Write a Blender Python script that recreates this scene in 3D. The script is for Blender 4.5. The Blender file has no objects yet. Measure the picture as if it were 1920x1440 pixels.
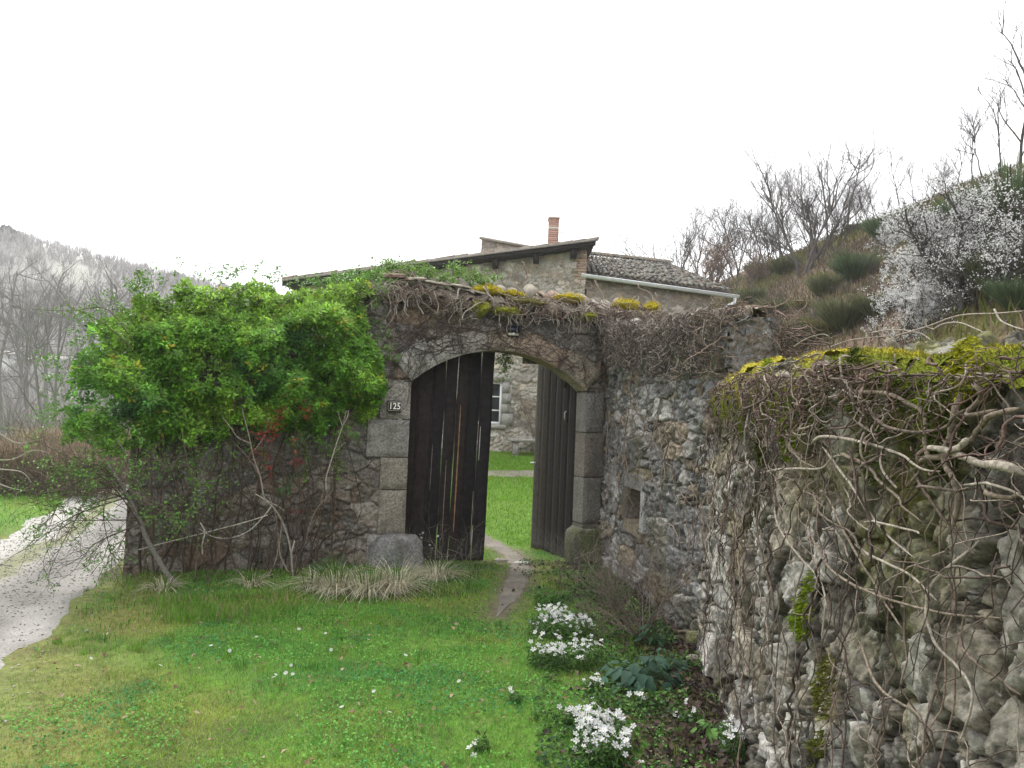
import bpy, math, numpy as np
from mathutils import Matrix, Vector
R = math.radians
sc = bpy.context.scene
# ---------------------------------------------------------------- camera
PITCH, ROLL, CAMZ, F = 2.78, 2.2, 1.83, 1440.0
cam_d = bpy.data.cameras.new('camera'); cam = bpy.data.objects.new('camera', cam_d); sc.collection.objects.link(cam)
cam_d.lens = 27.0; cam_d.sensor_width = 36.0; cam_d.clip_start = 0.05; cam_d.clip_end = 3000
ROT = (Matrix.Rotation(R(90 + PITCH), 4, 'X') @ Matrix.Rotation(R(ROLL), 4, 'Z'))
cam.matrix_world = Matrix.Translation((0, 0, CAMZ)) @ ROT
sc.camera = cam
# ---------------------------------------------------------------- world, sun, exposure
SUN_EL, SUN_AZ = 48, -28      # the bright part of the cloud is ahead and to the left
w = bpy.data.worlds.new('World'); sc.world = w; w.use_nodes = True
nt = w.node_tree; nt.nodes.clear()
sky = nt.nodes.new('ShaderNodeTexSky'); sky.sky_type = 'NISHITA'; sky.sun_disc = False
sky.sun_elevation = R(SUN_EL); sky.sun_rotation = R(SUN_AZ); sky.air_density = 1.0; sky.dust_density = 5.0; sky.ozone_density = 1.0
hs = nt.nodes.new('ShaderNodeHueSaturation'); hs.inputs['Saturation'].default_value = 0.08
mixc = nt.nodes.new('ShaderNodeMixRGB'); mixc.inputs[0].default_value = 0.75; mixc.inputs[2].default_value = (9.0, 9.1, 9.3, 1)
bg = nt.nodes.new('ShaderNodeBackground'); bg.inputs['Strength'].default_value = 0.12
out = nt.nodes.new('ShaderNodeOutputWorld')
nt.links.new(sky.outputs[0], hs.inputs['Color']); nt.links.new(hs.outputs[0], mixc.inputs[1])
nt.links.new(mixc.outputs[0], bg.inputs['Color']); nt.links.new(bg.outputs[0], out.inputs['Surface'])
sd = bpy.data.lights.new('sun', 'SUN'); sd.energy = 1.5; sd.angle = R(14); sd.color = (1, 0.97, 0.92)
so = bpy.data.objects.new('sun', sd); sc.collection.objects.link(so)
dv = Vector((math.sin(R(SUN_AZ)) * math.cos(R(SUN_EL)), math.cos(R(SUN_AZ)) * math.cos(R(SUN_EL)), math.sin(R(SUN_EL))))
so.rotation_euler = dv.to_track_quat('Z', 'Y').to_euler()
sc.view_settings.view_transform = 'Standard'; sc.view_settings.look = 'None'
sc.view_settings.exposure = 1.08; sc.view_settings.gamma = 1.0
sc.cycles.max_bounces = 5; sc.cycles.diffuse_bounces = 3; sc.cycles.transmission_bounces = 3
sc.cycles.transparent_max_bounces = 6; sc.cycles.volume_bounces = 1; sc.cycles.caustics_reflective = False
sc.cycles.caustics_refractive = False; sc.cycles.use_denoising = True
HAZE = 0.0008
# ---------------------------------------------------------------- numeric helpers
RM = np.array(ROT.to_3x3())
CAM = np.array([0, 0, CAMZ])
def ray(px, py):
    d = RM @ np.array([(px - 960) / F, -(py - 720) / F, -1.0]); return d
def at(px, py, Y):
    d = ray(px, py); return CAM + d * (Y / d[1])
def project(P):
    q = (np.asarray(P, float) - CAM) @ RM
    return 960 + F * q[..., 0] / -q[..., 2], 720 - F * q[..., 1] / -q[..., 2]
def hsh(i, j, k, seed=0):
    with np.errstate(over='ignore'):
        h = (i.astype(np.int64) * 374761393 + j.astype(np.int64) * 668265263 + k.astype(np.int64) * 2147483647 + seed * 974634777) & 0xffffffff
        h = ((h ^ (h >> 13)) * 1274126177) & 0xffffffff
        h = ((h ^ (h >> 16)) * 2246822519) & 0xffffffff
        h = (h ^ (h >> 15)) & 0xffffff
    return h / float(0xffffff)
def vnoise(x, y, z=0.0, seed=0):
    x, y, z = np.broadcast_arrays(np.asarray(x, float), np.asarray(y, float), np.asarray(z, float))
    i, j, k = np.floor(x), np.floor(y), np.floor(z)
    fx, fy, fz = x - i, y - j, z - k
    fx, fy, fz = [f * f * (3 - 2 * f) for f in (fx, fy, fz)]
    r = 0
    for a in (0, 1):
        for b in (0, 1):
            for c in (0, 1):
                r = r + (fx if a else 1 - fx) * (fy if b else 1 - fy) * (fz if c else 1 - fz) * hsh(i + a, j + b, k + c, seed)
    return r
def fbm(x, y, z=0.0, seed=0, o=4):
    s, a, t = 0, 1.0, 0
    for n in range(o):
        s = s + a * (vnoise(np.asarray(x) * 2**n, np.asarray(y) * 2**n, np.asarray(z) * 2**n, seed + n) - .5); t += a; a *= .5
    return s / t * 2     # about -1..1
def sstep(a, b, x):
    t = np.clip((np.asarray(x, float) - a) / (b - a), 0, 1); return t * t * (3 - 2 * t)
def norm(v): return v / (np.linalg.norm(v, axis=-1, keepdims=True) + 1e-12)
# ---------------------------------------------------------------- terrain
def x0f(y): return 3.5 - 0.2 * np.clip(y - 26, 0, 60)
EL_X = [-1.6, -1.0, -.667, -.53, -.42, -.32, -.2, 0, .3, 2]
EL_Z = [.28, .25, .222, .192, .168, .152, .12, .08, .06, .05]
def H(x, y):
    x = np.asarray(x, float); y = np.asarray(y, float)
    z = 0.023 * np.clip(10 - y, -0, 12) - 0.06 * sstep(9.5, 11, y)
    z = z + 0.105 * np.clip(y - 12, 0, 14) * sstep(-7.0, -3.5, x + 0.12*(y-12))
    s = np.clip(x - x0f(y), 0, 200)
    s2 = np.minimum(s, 50)
    hill = (0.79 * s2 - 0.0088 * s2 ** 2) * sstep(0, 3, s) * sstep(95, 60, y) * sstep(-30, 0, y)
    z = z + hill + fbm(x * .25, y * .25, seed=5) * .5 * sstep(2, 8, s)
    z = z + fbm(x * .6, y * .6, seed=7, o=3) * .05 * sstep(12, 6, np.abs(x) + 0) + fbm(x*.12, y*.12, seed=9) * .5 * sstep(20, 50, y)
    # bank beyond the lane and the valley behind
    z = z - 1.6 * sstep(19, 60, y) * sstep(-5, -14, x)
    # bank sloping up to the wall's foot from the lane
    yy = np.maximum(y, 1)
    el = np.interp(x / yy, EL_X, EL_Z)
    z = z + el * 225 * sstep(75, 225, y) * (1 + .03 * fbm(x * .05, y * .05, seed=11)) * sstep(900, 500, y)
    return z
def ground_at(px, py):
    d = ray(px, py); t = 1.0
    for _ in range(4000):
        p = CAM + d * t
        if p[2] < H(p[0], p[1]): break
        t += 0.01 * max(1, t * .1)
    return p
# ---------------------------------------------------------------- object helpers
COL = sc.collection
def tag(o, label=None, cat=None, group=None, kind=None):
    if label: o['label'] = label
    if cat: o['category'] = cat
    if group: o['group'] = group
    if kind: o['kind'] = kind
    return o
def empty(name, loc, label, cat, group=None):
    o = bpy.data.objects.new(name, None); COL.objects.link(o); o.location = tuple(float(c) for c in loc); o.empty_display_size = .2
    bpy.context.view_layer.update()
    return tag(o, label, cat, group)
class Geo:
    def __init__(s): s.v = []; s.f = {}; s.c = []; s.n = 0
    def add(s, v, f, col=(1, 1, 1)):
        v = np.asarray(v, float).reshape(-1, 3)
        for ff in (f if isinstance(f, list) and any(isinstance(q, np.ndarray) for q in f) else [f]):
            ff = np.asarray(ff, np.int64)
            if ff.size: s.f.setdefault(ff.shape[1], []).append(ff + s.n)
        c = np.asarray(col, float)
        if c.ndim == 1: c = np.tile(c, (len(v), 1))
        s.v.append(v); s.c.append(c); s.n += len(v); return s
    def box(s, lo, hi, col=(1, 1, 1), M=None, jit=0, rng=None):
        x0, y0, z0 = lo; x1, y1, z1 = hi
        v = np.array([[x0,y0,z0],[x1,y0,z0],[x1,y1,z0],[x0,y1,z0],[x0,y0,z1],[x1,y0,z1],[x1,y1,z1],[x0,y1,z1]], float)
        if jit: v += rng.uniform(-jit, jit, v.shape)
        if M is not None: v = M(v)
        s.add(v, [[0,3,2,1],[4,5,6,7],[0,1,5,4],[1,2,6,5],[2,3,7,6],[3,0,4,7]], col); return s
    def tube(s, P, r, n=6, col=(1, 1, 1), cap=True):
        P = np.asarray(P, float); m = len(P)
        r = np.broadcast_to(np.asarray(r, float), (m,))
        T = np.empty_like(P); T[1:-1] = P[2:] - P[:-2]; T[0] = P[1] - P[0]; T[-1] = P[-1] - P[-2]
        T = norm(T); mt = np.abs(P[-1] - P[0]); ref = np.zeros(3); ref[int(np.argmin(mt))] = 1
        A = norm(np.cross(T, ref)); B = np.cross(T, A)
        a = np.arange(n) * 2 * math.pi / n
        V = P[:, None] + r[:, None, None] * (np.cos(a)[None, :, None] * A[:, None] + np.sin(a)[None, :, None] * B[:, None])
        i = np.arange(m - 1)[:, None] * n; j = np.arange(n)[None]; k = (j + 1) % n
        q = np.stack([i + j, i + k, i + n + k, i + n + j], -1).reshape(-1, 4)
        c = np.asarray(col, float)
        if c.ndim == 2: c = np.repeat(c, n, 0)
        fs = [q]
        if cap and n > 3: s.add(V.reshape(-1, 3), fs + [np.arange(n)[::-1][None], (np.arange(n) + (m - 1) * n)[None]], c)
        else: s.add(V.reshape(-1, 3), fs, c)
        return s
    def build(s, name, mat, parent=None, smooth=False):
        me = bpy.data.meshes.new(name)
        V = np.concatenate(s.v) if s.v else np.zeros((0, 3)); C = np.concatenate(s.c)
        if parent is not None:
            V = V - np.array(parent.matrix_world.translation)
            assert parent.rotation_euler.to_quaternion().angle < 1e-6
        me.vertices.add(len(V)); me.vertices.foreach_set('co', V.astype(np.float32).ravel())
        loops, starts, tot = [], [], 0
        for k, fl in s.f.items():
            ff = np.concatenate(fl); loops.append(ff.ravel()); starts.append(tot + np.arange(len(ff)) * k); tot += ff.size
        loops = np.concatenate(loops); starts = np.concatenate(starts)
        me.loops.add(len(loops)); me.loops.foreach_set('vertex_index', loops.astype(np.int32))
        me.polygons.add(len(starts)); me.polygons.foreach_set('loop_start', starts.astype(np.int32))
        if smooth: me.polygons.foreach_set('use_smooth', np.ones(len(starts), bool))
        me.update(calc_edges=True)
        at_ = me.color_attributes.new('Col', 'FLOAT_COLOR', 'POINT')
        at_.data.foreach_set('color', np.c_[C, np.ones(len(C))].astype(np.float32).ravel())
        me.materials.append(mat)
        o = bpy.data.objects.new(name, me); COL.objects.link(o)
        if parent is not None: o.parent = parent
        return o
# ---------------------------------------------------------------- materials
def vc(name, rough=.9, lo=.7, hi=1.3, scale=30, bump=.4, bscale=60, bdist=.01, spec=.2, transl=0.0, stain=None, stain_scale=6, stain_lo=.55, stain_hi=.7, detail=5, metal=0.0):
    """painted by the mesh's own colour attribute, broken up by procedural noise"""
    m = bpy.data.materials.new(name); m.use_nodes = True; t = m.node_tree; t.nodes.clear(); L = t.links.new
    o = t.nodes.new('ShaderNodeOutputMaterial'); p = t.nodes.new('ShaderNodeBsdfPrincipled')
    a = t.nodes.new('ShaderNodeAttribute'); a.attribute_name = 'Col'
    tc = t.nodes.new('ShaderNodeTexCoord'); col = a.outputs['Color']
    if hi != lo:
        n = t.nodes.new('ShaderNodeTexNoise'); n.inputs['Scale'].default_value = scale; n.inputs['Detail'].default_value = detail; n.inputs['Roughness'].default_value = .65
        L(tc.outputs['Object'], n.inputs['Vector'])
        mr = t.nodes.new('ShaderNodeMapRange'); mr.inputs[1].default_value = .3; mr.inputs[2].default_value = .7; mr.inputs[3].default_value = lo; mr.inputs[4].default_value = hi
        L(n.outputs['Fac'], mr.inputs[0])
        mx = t.nodes.new('ShaderNodeMixRGB'); mx.blend_type = 'MULTIPLY'; mx.inputs[0].default_value = 1
        L(col, mx.inputs[1]); L(mr.outputs[0], mx.inputs[2]); col = mx.outputs[0]
    if stain:
        n2 = t.nodes.new('ShaderNodeTexNoise'); n2.inputs['Scale'].default_value = stain_scale; n2.inputs['Detail'].default_value = 8; n2.inputs['Roughness'].default_value = .7
        L(tc.outputs['Object'], n2.inputs['Vector'])
        m2 = t.nodes.new('ShaderNodeMapRange'); m2.inputs[1].default_value = stain_lo; m2.inputs[2].default_value = stain_hi; L(n2.outputs['Fac'], m2.inputs[0])
        x2 = t.nodes.new('ShaderNodeMixRGB'); x2.inputs[2].default_value = (*stain, 1); L(m2.outputs[0], x2.inputs[0]); L(col, x2.inputs[1]); col = x2.outputs[0]
    L(col, p.inputs['Base Color']); p.inputs['Roughness'].default_value = rough; p.inputs['Specular IOR Level'].default_value = spec; p.inputs['Metallic'].default_value = metal
    if bump:
        nb = t.nodes.new('ShaderNodeTexNoise'); nb.inputs['Scale'].default_value = bscale; nb.inputs['Detail'].default_value = 6; L(tc.outputs['Object'], nb.inputs['Vector'])
        b = t.nodes.new('ShaderNodeBump'); b.inputs['Strength'].default_value = bump; b.inputs['Distance'].default_value = bdist; L(nb.outputs['Fac'], b.inputs['Height']); L(b.outputs[0], p.inputs['Normal'])
    if transl:
        tr = t.nodes.new('ShaderNodeBsdfTranslucent'); L(col, tr.inputs['Color']); ms = t.nodes.new('ShaderNodeMixShader'); ms.inputs[0].default_value = transl
        L(p.outputs[0], ms.inputs[1]); L(tr.outputs[0], ms.inputs[2]); L(ms.outputs[0], o.inputs['Surface'])
    else: L(p.outputs[0], o.inputs['Surface'])
    return m
M_stone = vc('granite_rubble', lo=.4, hi=1.5, scale=32, bump=.7, bscale=55, bdist=.012, stain=(.40, .39, .35), stain_scale=9, stain_lo=.56, stain_hi=.68)
M_stone_near = vc('lichened_rubble', lo=.28, hi=1.65, scale=26, bump=1, bscale=42, bdist=.014, stain=(.36, .35, .31), stain_scale=16, stain_lo=.60, stain_hi=.70, detail=9)
M_dressed = vc('dressed_granite', lo=.35, hi=1.5, scale=42, bump=1, bscale=60, bdist=.012, stain=(.10, .09, .075), stain_scale=3.5, stain_lo=.48, stain_hi=.72)
M_house = vc('farmhouse_stone', lo=.6, hi=1.35, scale=25, bump=.5, bscale=30, bdist=.02)
M_ground = vc('turf_soil', lo=.6, hi=1.35, scale=14, bump=.6, bscale=30, bdist=.03, detail=8)
M_gravel = vc('gravel', lo=.65, hi=1.3, scale=60, bump=.8, bscale=60, bdist=.015, detail=8)
M_leaf = vc('leaf', rough=.42, lo=1, hi=1, bump=0, spec=.3, transl=.3)
M_leaf_matt = vc('matt_leaf', rough=.7, lo=1, hi=1, bump=0, spec=.2, transl=.25)
M_blade = vc('grass_blade', rough=.6, lo=1, hi=1, bump=0, spec=.25, transl=.3)
M_petal = vc('petal', rough=.7, lo=1, hi=1, bump=0, spec=.1, transl=.4)
M_bark = vc('bark', lo=.45, hi=1.4, scale=70, bump=1, bscale=90, bdist=.006)
M_bark_far = vc('distant_bark', lo=1, hi=1, bump=0)
M_wood = vc('weathered_planks', rough=.85, lo=.6, hi=1.35, scale=16, bump=.5, bscale=30, bdist=.004)
M_moss = vc('moss', rough=1, lo=.6, hi=1.35, scale=40, bump=.9, bscale=70, bdist=.015, spec=.05)
M_tile = vc('clay_tile', lo=.55, hi=1.35, scale=22, bump=.5, bscale=40, bdist=.01, stain=(.22, .21, .17), stain_scale=11, stain_lo=.5, stain_hi=.62)
M_zinc = vc('zinc', rough=.45, lo=.9, hi=1.08, scale=8, bump=0, spec=.5, metal=.15)
M_metal = vc('dark_iron', rough=.5, lo=.8, hi=1.1, scale=30, bump=0, spec=.5)
M_paint = vc('white_paint', rough=.5, lo=.93, hi=1.04, scale=20, bump=0, spec=.4)
M_glass = vc('window_glass', rough=.08, lo=1, hi=1, bump=0, spec=.6)
M_plastic = vc('black_plastic', rough=.35, lo=1, hi=1, bump=0, spec=.5)
# ---------------------------------------------------------------- stones
def stones(u, v, su, sv, seed, warp=.25, wvar=.35):
    """weighted voronoi: edge distance, id hashes, local coordinates"""
    a = u / su + warp * fbm(u / su * .9, v / sv * .9, seed=seed + 1, o=3); b = v / sv + warp * fbm(u / su * .9, v / sv * .9, seed=seed + 21, o=3)
    ia, ib = np.floor(a), np.floor(b)
    F1 = np.full(a.shape, 9.0); F2 = F1.copy(); ci = np.zeros(a.shape); cj = ci.copy(); du = ci.copy(); dw = ci.copy()
    z0 = np.zeros(a.shape)
    for di in range(-2, 3):
        for dj in range(-2, 3):
            gi, gj = ia + di, ib + dj
            sx = gi + .5 + (hsh(gi, gj, z0, seed) - .5) * .9; sy = gj + .5 + (hsh(gi, gj, z0 + 1, seed) - .5) * .9
            w_ = hsh(gi, gj, z0 + 2, seed) ** 3 * wvar
            d = np.sqrt((a - sx) ** 2 + (b - sy) ** 2) - w_
            c = d < F1
            F2 = np.where(c, F1, np.minimum(F2, d)); ci = np.where(c, gi, ci); cj = np.where(c, gj, cj)
            du = np.where(c, a - sx, du); dw = np.where(c, b - sy, dw); F1 = np.where(c, d, F1)
    r = [hsh(ci, cj, z0 + 10 + q, seed) for q in range(5)]
    return F2 - F1, r, du, dw
PAL = np.array([[.25,.235,.21],[.30,.27,.225],[.13,.12,.11],[.36,.34,.30],[.27,.19,.14],[.20,.19,.18],[.31,.27,.20],[.24,.235,.23]])
def stone_col(r, pal=PAL, var=.25):
    c = pal[np.minimum((r[0] * len(pal)).astype(int), len(pal) - 1)]
    return c * (1 - var + 2 * var * r[1])[..., None]
def rubble(B, UV, su, sv, seed, depth=.035, gap=.16, mortar=(.17,.145,.115), pal=PAL, recess=1.0, rough=.006, var=.25, keep=None, tint=None, gapcol=None, flip=False, extra=None, split=.4, face=1.0, mstr=.85, warp=.38, facet=.6, pits=0):
    """displaced stone surface over a grid B (n,m,3) with lengths UV (n,m,2)"""
    gu = np.gradient(B, axis=0); gv = np.gradient(B, axis=1); N = norm(np.cross(gu, gv))
    if flip: N = -N
    e, r, du, dw = stones(UV[..., 0], UV[..., 1], su, sv, seed, warp=warp, wvar=.55)
    e2, r2, du2, dw2 = stones(UV[..., 0], UV[..., 1], su * .42, sv * .46, seed + 7, warp=.3)
    sm = (hsh(np.floor(r[0] * 9999), np.floor(r[1] * 9999), np.zeros_like(e), seed) < split) & True
    eb = e; e = np.where(sm, np.minimum(e, e2 * .6), e); r = [np.where(sm, b_ , a_) for a_, b_ in zip(r, r2)]; du = np.where(sm, du2 * .5, du); dw = np.where(sm, dw2 * .5, dw)
    hs_ = np.where(sm, .72, 1.0)
    prof = sstep(0, gap, e)
    h = hs_ * prof * depth * (.55 + .6 * r[2] * recess) + depth * prof * (du * (r[3] - .5) * 1.6 + dw * (r[4] - .5) * 1.6)
    if facet:
        e3_, r3, du3, dw3 = stones(UV[..., 0], UV[..., 1], su * .36, sv * .36, seed + 13, warp=.35)
        h = h + depth * facet * prof * (du3 * (r3[3] - .5) * 1.5 + dw3 * (r3[4] - .5) * 1.5 + (r3[2] - .5) * .35)
    h = h - depth * .35 * sstep(gap * .5, 0, e) - rough * np.abs(fbm(UV[..., 0] * 13, UV[..., 1] * 13, seed=seed + 43, o=4)) * 1.5 + rough * fbm(UV[..., 0] * 22, UV[..., 1] * 22, seed=seed + 40, o=4) * 1.4 + depth * .45 * prof * face * (np.abs(fbm(UV[..., 0] * 6, UV[..., 1] * 6, seed=seed + 60, o=3)) * 2 - .5)
    pit_ = sstep(.22, .42, fbm(UV[..., 0] * 15, UV[..., 1] * 15, seed=seed + 91, o=4)) if pits else 0
    h = h - pits * pit_
    if extra is not None: h = h + extra
    C = stone_col(r, pal, var); mo = np.asarray(mortar) * (1 + .25 * fbm(UV[..., 0] * 5, UV[..., 1] * 5, seed=seed + 77)[..., None])
    mk = (sstep(gap * .75, gap * .2, e + .05 * fbm(UV[..., 0] * 9, UV[..., 1] * 9, seed=seed + 78)) * mstr)[..., None]; C = C * (1 - mk) + mo * mk
    if tint is not None: C = tint(C, B, UV, e, r)
    if pits: C = C * (1 - .6 * pit_[..., None])
    V = B + N * h[..., None]
    n, m = B.shape[:2]; idx = np.arange(n * m).reshape(n, m)
    q = np.stack([idx[:-1, :-1], idx[1:, :-1], idx[1:, 1:], idx[:-1, 1:]], -1)
    if flip: q = q[..., ::-1]
    if keep is not None: q = q[keep(B[:-1, :-1] * .25 + B[1:, :-1] * .25 + B[1:, 1:] * .25 + B[:-1, 1:] * .25)]
    return V.reshape(-1, 3), q.reshape(-1, 4), np.clip(C, .01, .9).reshape(-1, 3)
class Wall:
    """a wall following a plan path; profile = front face, top, back face"""
    def __init__(s, path, top, thick, batter=0.0, zb=-.25, round_=.07):
        p = np.array(path, float); s.p = p; seg = np.linalg.norm(np.diff(p, axis=0), axis=1); s.s = np.r_[0, np.cumsum(seg)]; s.L = s.s[-1]
        s.top = top; s.th = thick; s.bat = batter; s.zb = zb; s.r = round_
    def pos(s, u): return np.stack([np.interp(u, s.s, s.p[:, 0]), np.interp(u, s.s, s.p[:, 1])], -1)
    def nrm(s, u):
        d = norm(s.pos(np.clip(u + .15, 0, s.L)) - s.pos(np.clip(u - .15, 0, s.L))); return np.stack([d[..., 1], -d[..., 0]], -1)
    def front(s, u, z, off=0.0):
        u = np.asarray(u, float); z = np.asarray(z, float); n = s.nrm(u); q = s.pos(u) + n * (off - s.bat * np.clip(z, 0, 9) / 2.2)[..., None]
        return np.concatenate([q, z[..., None]], -1)
    def grid(s, du, dz, back=True):
        nu = int(s.L / du) + 1; u = np.linspace(0, s.L, nu); tp = s.top(u)
        zm = float(tp.max()); nf = int((zm - s.zb) / dz); nc = int(s.th / dz / 1.0); nb = 12 if back else 2
        n = s.nrm(u); cols = []; vv = []
        a = np.linspace(0, 1, nf)
        for k in a:
            z = s.zb + (tp - s.zb) * k; off = -s.bat * np.clip(z, 0, 9) / 2.2 - s.r * np.clip((z - tp + s.r) / s.r, 0, 1) ** 2
            cols.append(np.c_[s.pos(u) + n * off[:, None], z]); vv.append(z)
        for k in np.linspace(0, 1, nc + 1)[1:]:
            w_ = k * s.th; off = -s.bat * tp / 2.2 - s.r - w_ * (1 - 2 * s.r / s.th)
            cols.append(np.c_[s.pos(u) + n * off[:, None], tp + .05 * math.sin(k * math.pi)]); vv.append(tp + w_)
        for k in np.linspace(1, 0, nb + 1)[1:]:
            z = s.zb + (tp - s.zb) * k; off = -s.bat * tp / 2.2 * 1 - s.th + 0 * z
            cols.append(np.c_[s.pos(u) + n * off[:, None], z]); vv.append(tp + s.th + (tp - z))
        B = np.stack(cols, 1); V2 = np.stack(vv, 1); U2 = np.repeat(u[:, None], B.shape[1], 1)
        return B, np.stack([U2, V2], -1)
    def end(s, u, dz, inset=.01, sign=1):
        """closing face at one end"""
        tp = float(s.top(np.array([u]))[0]); n = s.nrm(np.array([u]))[0]; d = np.array([-n[1], n[0]]) * sign
        ws = np.linspace(-.03, s.th + .03, max(3, int(s.th / dz))); zs = np.linspace(s.zb, tp + .045, int((tp - s.zb) / dz))
        W, Z = np.meshgrid(ws, zs, indexing='ij')
        q = s.pos(np.array([u]))[0] + d * (-inset) - n * 0 + (-n) * (W + s.bat * np.clip(Z, 0, 9) / 2.2)[..., None]
        return np.concatenate([q, Z[..., None]], -1), np.stack([W + 37, Z], -1)
    def inv(s, px, py, off=.04):
        if not hasattr(s, '_gs'): s._gs = {}
        if off not in s._gs:
            u = np.linspace(0, s.L, int(s.L / .015)); z = np.arange(0, 3.8, .015); U, Z = np.meshgrid(u, z, indexing='ij')
            s._gs[off] = (U, Z, *project(s.front(U, Z, off)))
        U, Z, X, Y = s._gs[off]; k = np.argmin((X - px) ** 2 + (Y - py) ** 2); return U.flat[k], Z.flat[k]
# ---------------------------------------------------------------- GROUND
def pdist(x, y, pts):
    """distance to a polyline and arc position 0..1"""
    P = np.asarray(pts, float); best = np.full(np.shape(x), 1e9); side = np.zeros(np.shape(x)); s0 = 0; arc = np.zeros(np.shape(x))
    for a, b in zip(P[:-1], P[1:]):
        d = b - a; L = np.hypot(*d); t = np.clip(((x - a[0]) * d[0] + (y - a[1]) * d[1]) / L**2, 0, 1)
        qx, qy = a[0] + t * d[0], a[1] + t * d[1]; dd = np.hypot(x - qx, y - qy); c = dd < best
        sd = np.sign((x - a[0]) * d[1] - (y - a[1]) * d[0]); best = np.where(c, dd, best); side = np.where(c, sd, side); arc = np.where(c, s0 + t * L, arc); s0 += L
    return best, side, arc
LANE = [(-1.8, -2), (-2.9, 1.2), (-3.85, 4.4), (-4.7, 7.0), (-6.0, 10.8), (-7.4, 14.6), (-9.2, 18.5), (-13, 24), (-20, 30), (-40, 40)]
LANE_W = 1.0
g1, g2, g3, g4, g5 = [ground_at(*p) for p in ((955, 1035), (984, 1062), (968, 1105), (930, 1160), (885, 1230))]
PATH = [(-2.2, 13.6), (-.9, 13.0), (-.25, 12.0), (g1[0], g1[1]), (g2[0] - .03, g2[1]), (g3[0] - .03, g3[1]), (g4[0], g4[1])]
PARC = np.r_[0, np.cumsum(np.linalg.norm(np.diff(np.array(PATH), axis=0), axis=1))]
DRIVE = [(-8, 17.0), (-2, 18.0), (2, 18.3), (6, 18.2)]
def lane_d(x, y): return pdist(x, y, LANE)
def path_w(arc): return np.interp(arc, PARC, [.3, .28, .24, .17, .13, .12, .05])
W1, W2, W3 = (1.28, 10.47), (1.60, 6.05), (1.22, 3.7)
def ground_col(x, y):
    n1 = fbm(x * .9, y * .9, seed=31); n2 = fbm(x * 3.1, y * 3.1, seed=32); n3 = fbm(x * 9, y * 9, seed=33)
    g = np.array([.095, .17, .025]); C = np.ones(x.shape + (3,)) * g
    def mix(col, k):
        nonlocal C; k = np.clip(k, 0, 1)[..., None]; C = C * (1 - k) + np.array(col) * k
    mix((.14, .16, .035), sstep(-.1, .5, n1)); mix((.04, .055, .02), sstep(.1, .6, n2) * .6); mix((.15, .12, .06), sstep(.25, .7, n3) * .5)
    ld, sd, _ = lane_d(x, y)
    mix((.21, .16, .075), sstep(1.0, .1, ld - LANE_W + n2 * .4) * (sd > 0) * sstep(12, 8, y) * .4)
    pd_, _, arc_ = pdist(x, y, PATH); mix((.15, .12, .09), sstep(.22, .0, pd_ - path_w(arc_) + n3 * .1) * (y < 12) * .8)
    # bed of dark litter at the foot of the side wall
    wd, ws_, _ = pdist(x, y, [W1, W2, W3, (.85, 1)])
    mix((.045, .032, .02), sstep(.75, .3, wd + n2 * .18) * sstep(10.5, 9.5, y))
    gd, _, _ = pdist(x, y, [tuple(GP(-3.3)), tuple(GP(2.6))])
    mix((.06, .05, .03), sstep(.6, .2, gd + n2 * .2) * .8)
    # courtyard
    mix((.10, .19, .02), sstep(11.2, 12.2, y) * (np.abs(x) < 12) * sstep(40, 25, y) * .8)
    # hillside: dead bracken, gorse, earth
    s = sstep(1.0, 3, x - x0f(y)); m4 = fbm(x * .35, y * .35, seed=41); m5 = fbm(x * 1.5, y * 1.5, seed=42)
    hc = np.array([.12, .082, .055]) * (1 + .35 * m5[..., None]); k = s[..., None]; C = C * (1 - k) + hc * k
    mix((.13, .12, .028), s * sstep(.1, .5, m4) * .75); mix((.05, .07, .025), s * sstep(.1, .55, fbm(x * .5, y * .5, seed=43)) * .7)
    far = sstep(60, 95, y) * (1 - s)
    fm = fbm(x * .06, y * .06, seed=51); mix((.24, .225, .21), far); mix((.32, .31, .27), far * sstep(.05, .35, fm) * sstep(120, 160, y));  # far ground paled, part of the distance haze is put into its colour
    mix((.09, .16, .03), sstep(35, 50, y) * sstep(-6, -14, x) * (1 - sstep(60, 80, y)) * .7)
    return np.clip(C, .01, .9)
# gate wall frame
GA = R(22); GE = np.array([math.cos(GA), math.sin(GA)]); GN = np.array([math.sin(GA), -math.cos(GA)]); G0 = np.array([-1.25, 9.45])
def GP(t, off=0.0): return G0 + GE * t + GN * off
def G3(t, off, z):
    t, off, z = np.broadcast_arrays(np.asarray(t, float), np.asarray(off, float), np.asarray(z, float))
    return np.concatenate([G0 + GE * t[..., None] + GN * off[..., None], z[..., None]], -1)
def on_gate(px, py, off=0.0):
    d = ray(px, py); p0 = np.array([*GP(0, off), 0]); n = np.array([*GN, 0.0]); k = np.dot(p0 - CAM, n) / np.dot(d, n); p = CAM + d * k
    return float(np.dot(p[:2] - G0, GE)), float(p[2])
SPAN, SPR, RISE = 2.41, 2.27, .46
AR = ((SPAN / 2) ** 2 + RISE ** 2) / (2 * RISE); AC = (SPAN / 2, SPR + RISE - AR)
def graded(a, b, c, d, fine, coarse_ratio=1.12):
    """fine between b and c, widening to a and d"""
    m = list(np.arange(b, c, fine)); s = fine; x = m[-1]
    while x < d: s *= coarse_ratio; x += s; m.append(x)
    s = fine; x = b; l = []
    while x > a: s *= coarse_ratio; x -= s; l.append(x)
    return np.array(l[::-1] + m)
xs = graded(-600, -9, 5, 600, .11, 1.07); ys = graded(-25, 2.5, 19, 900, .11, 1.05)
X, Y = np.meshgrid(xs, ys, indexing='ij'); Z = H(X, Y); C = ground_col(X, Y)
V = np.stack([X, Y, Z], -1); idx = np.arange(X.size).reshape(X.shape)
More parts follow.
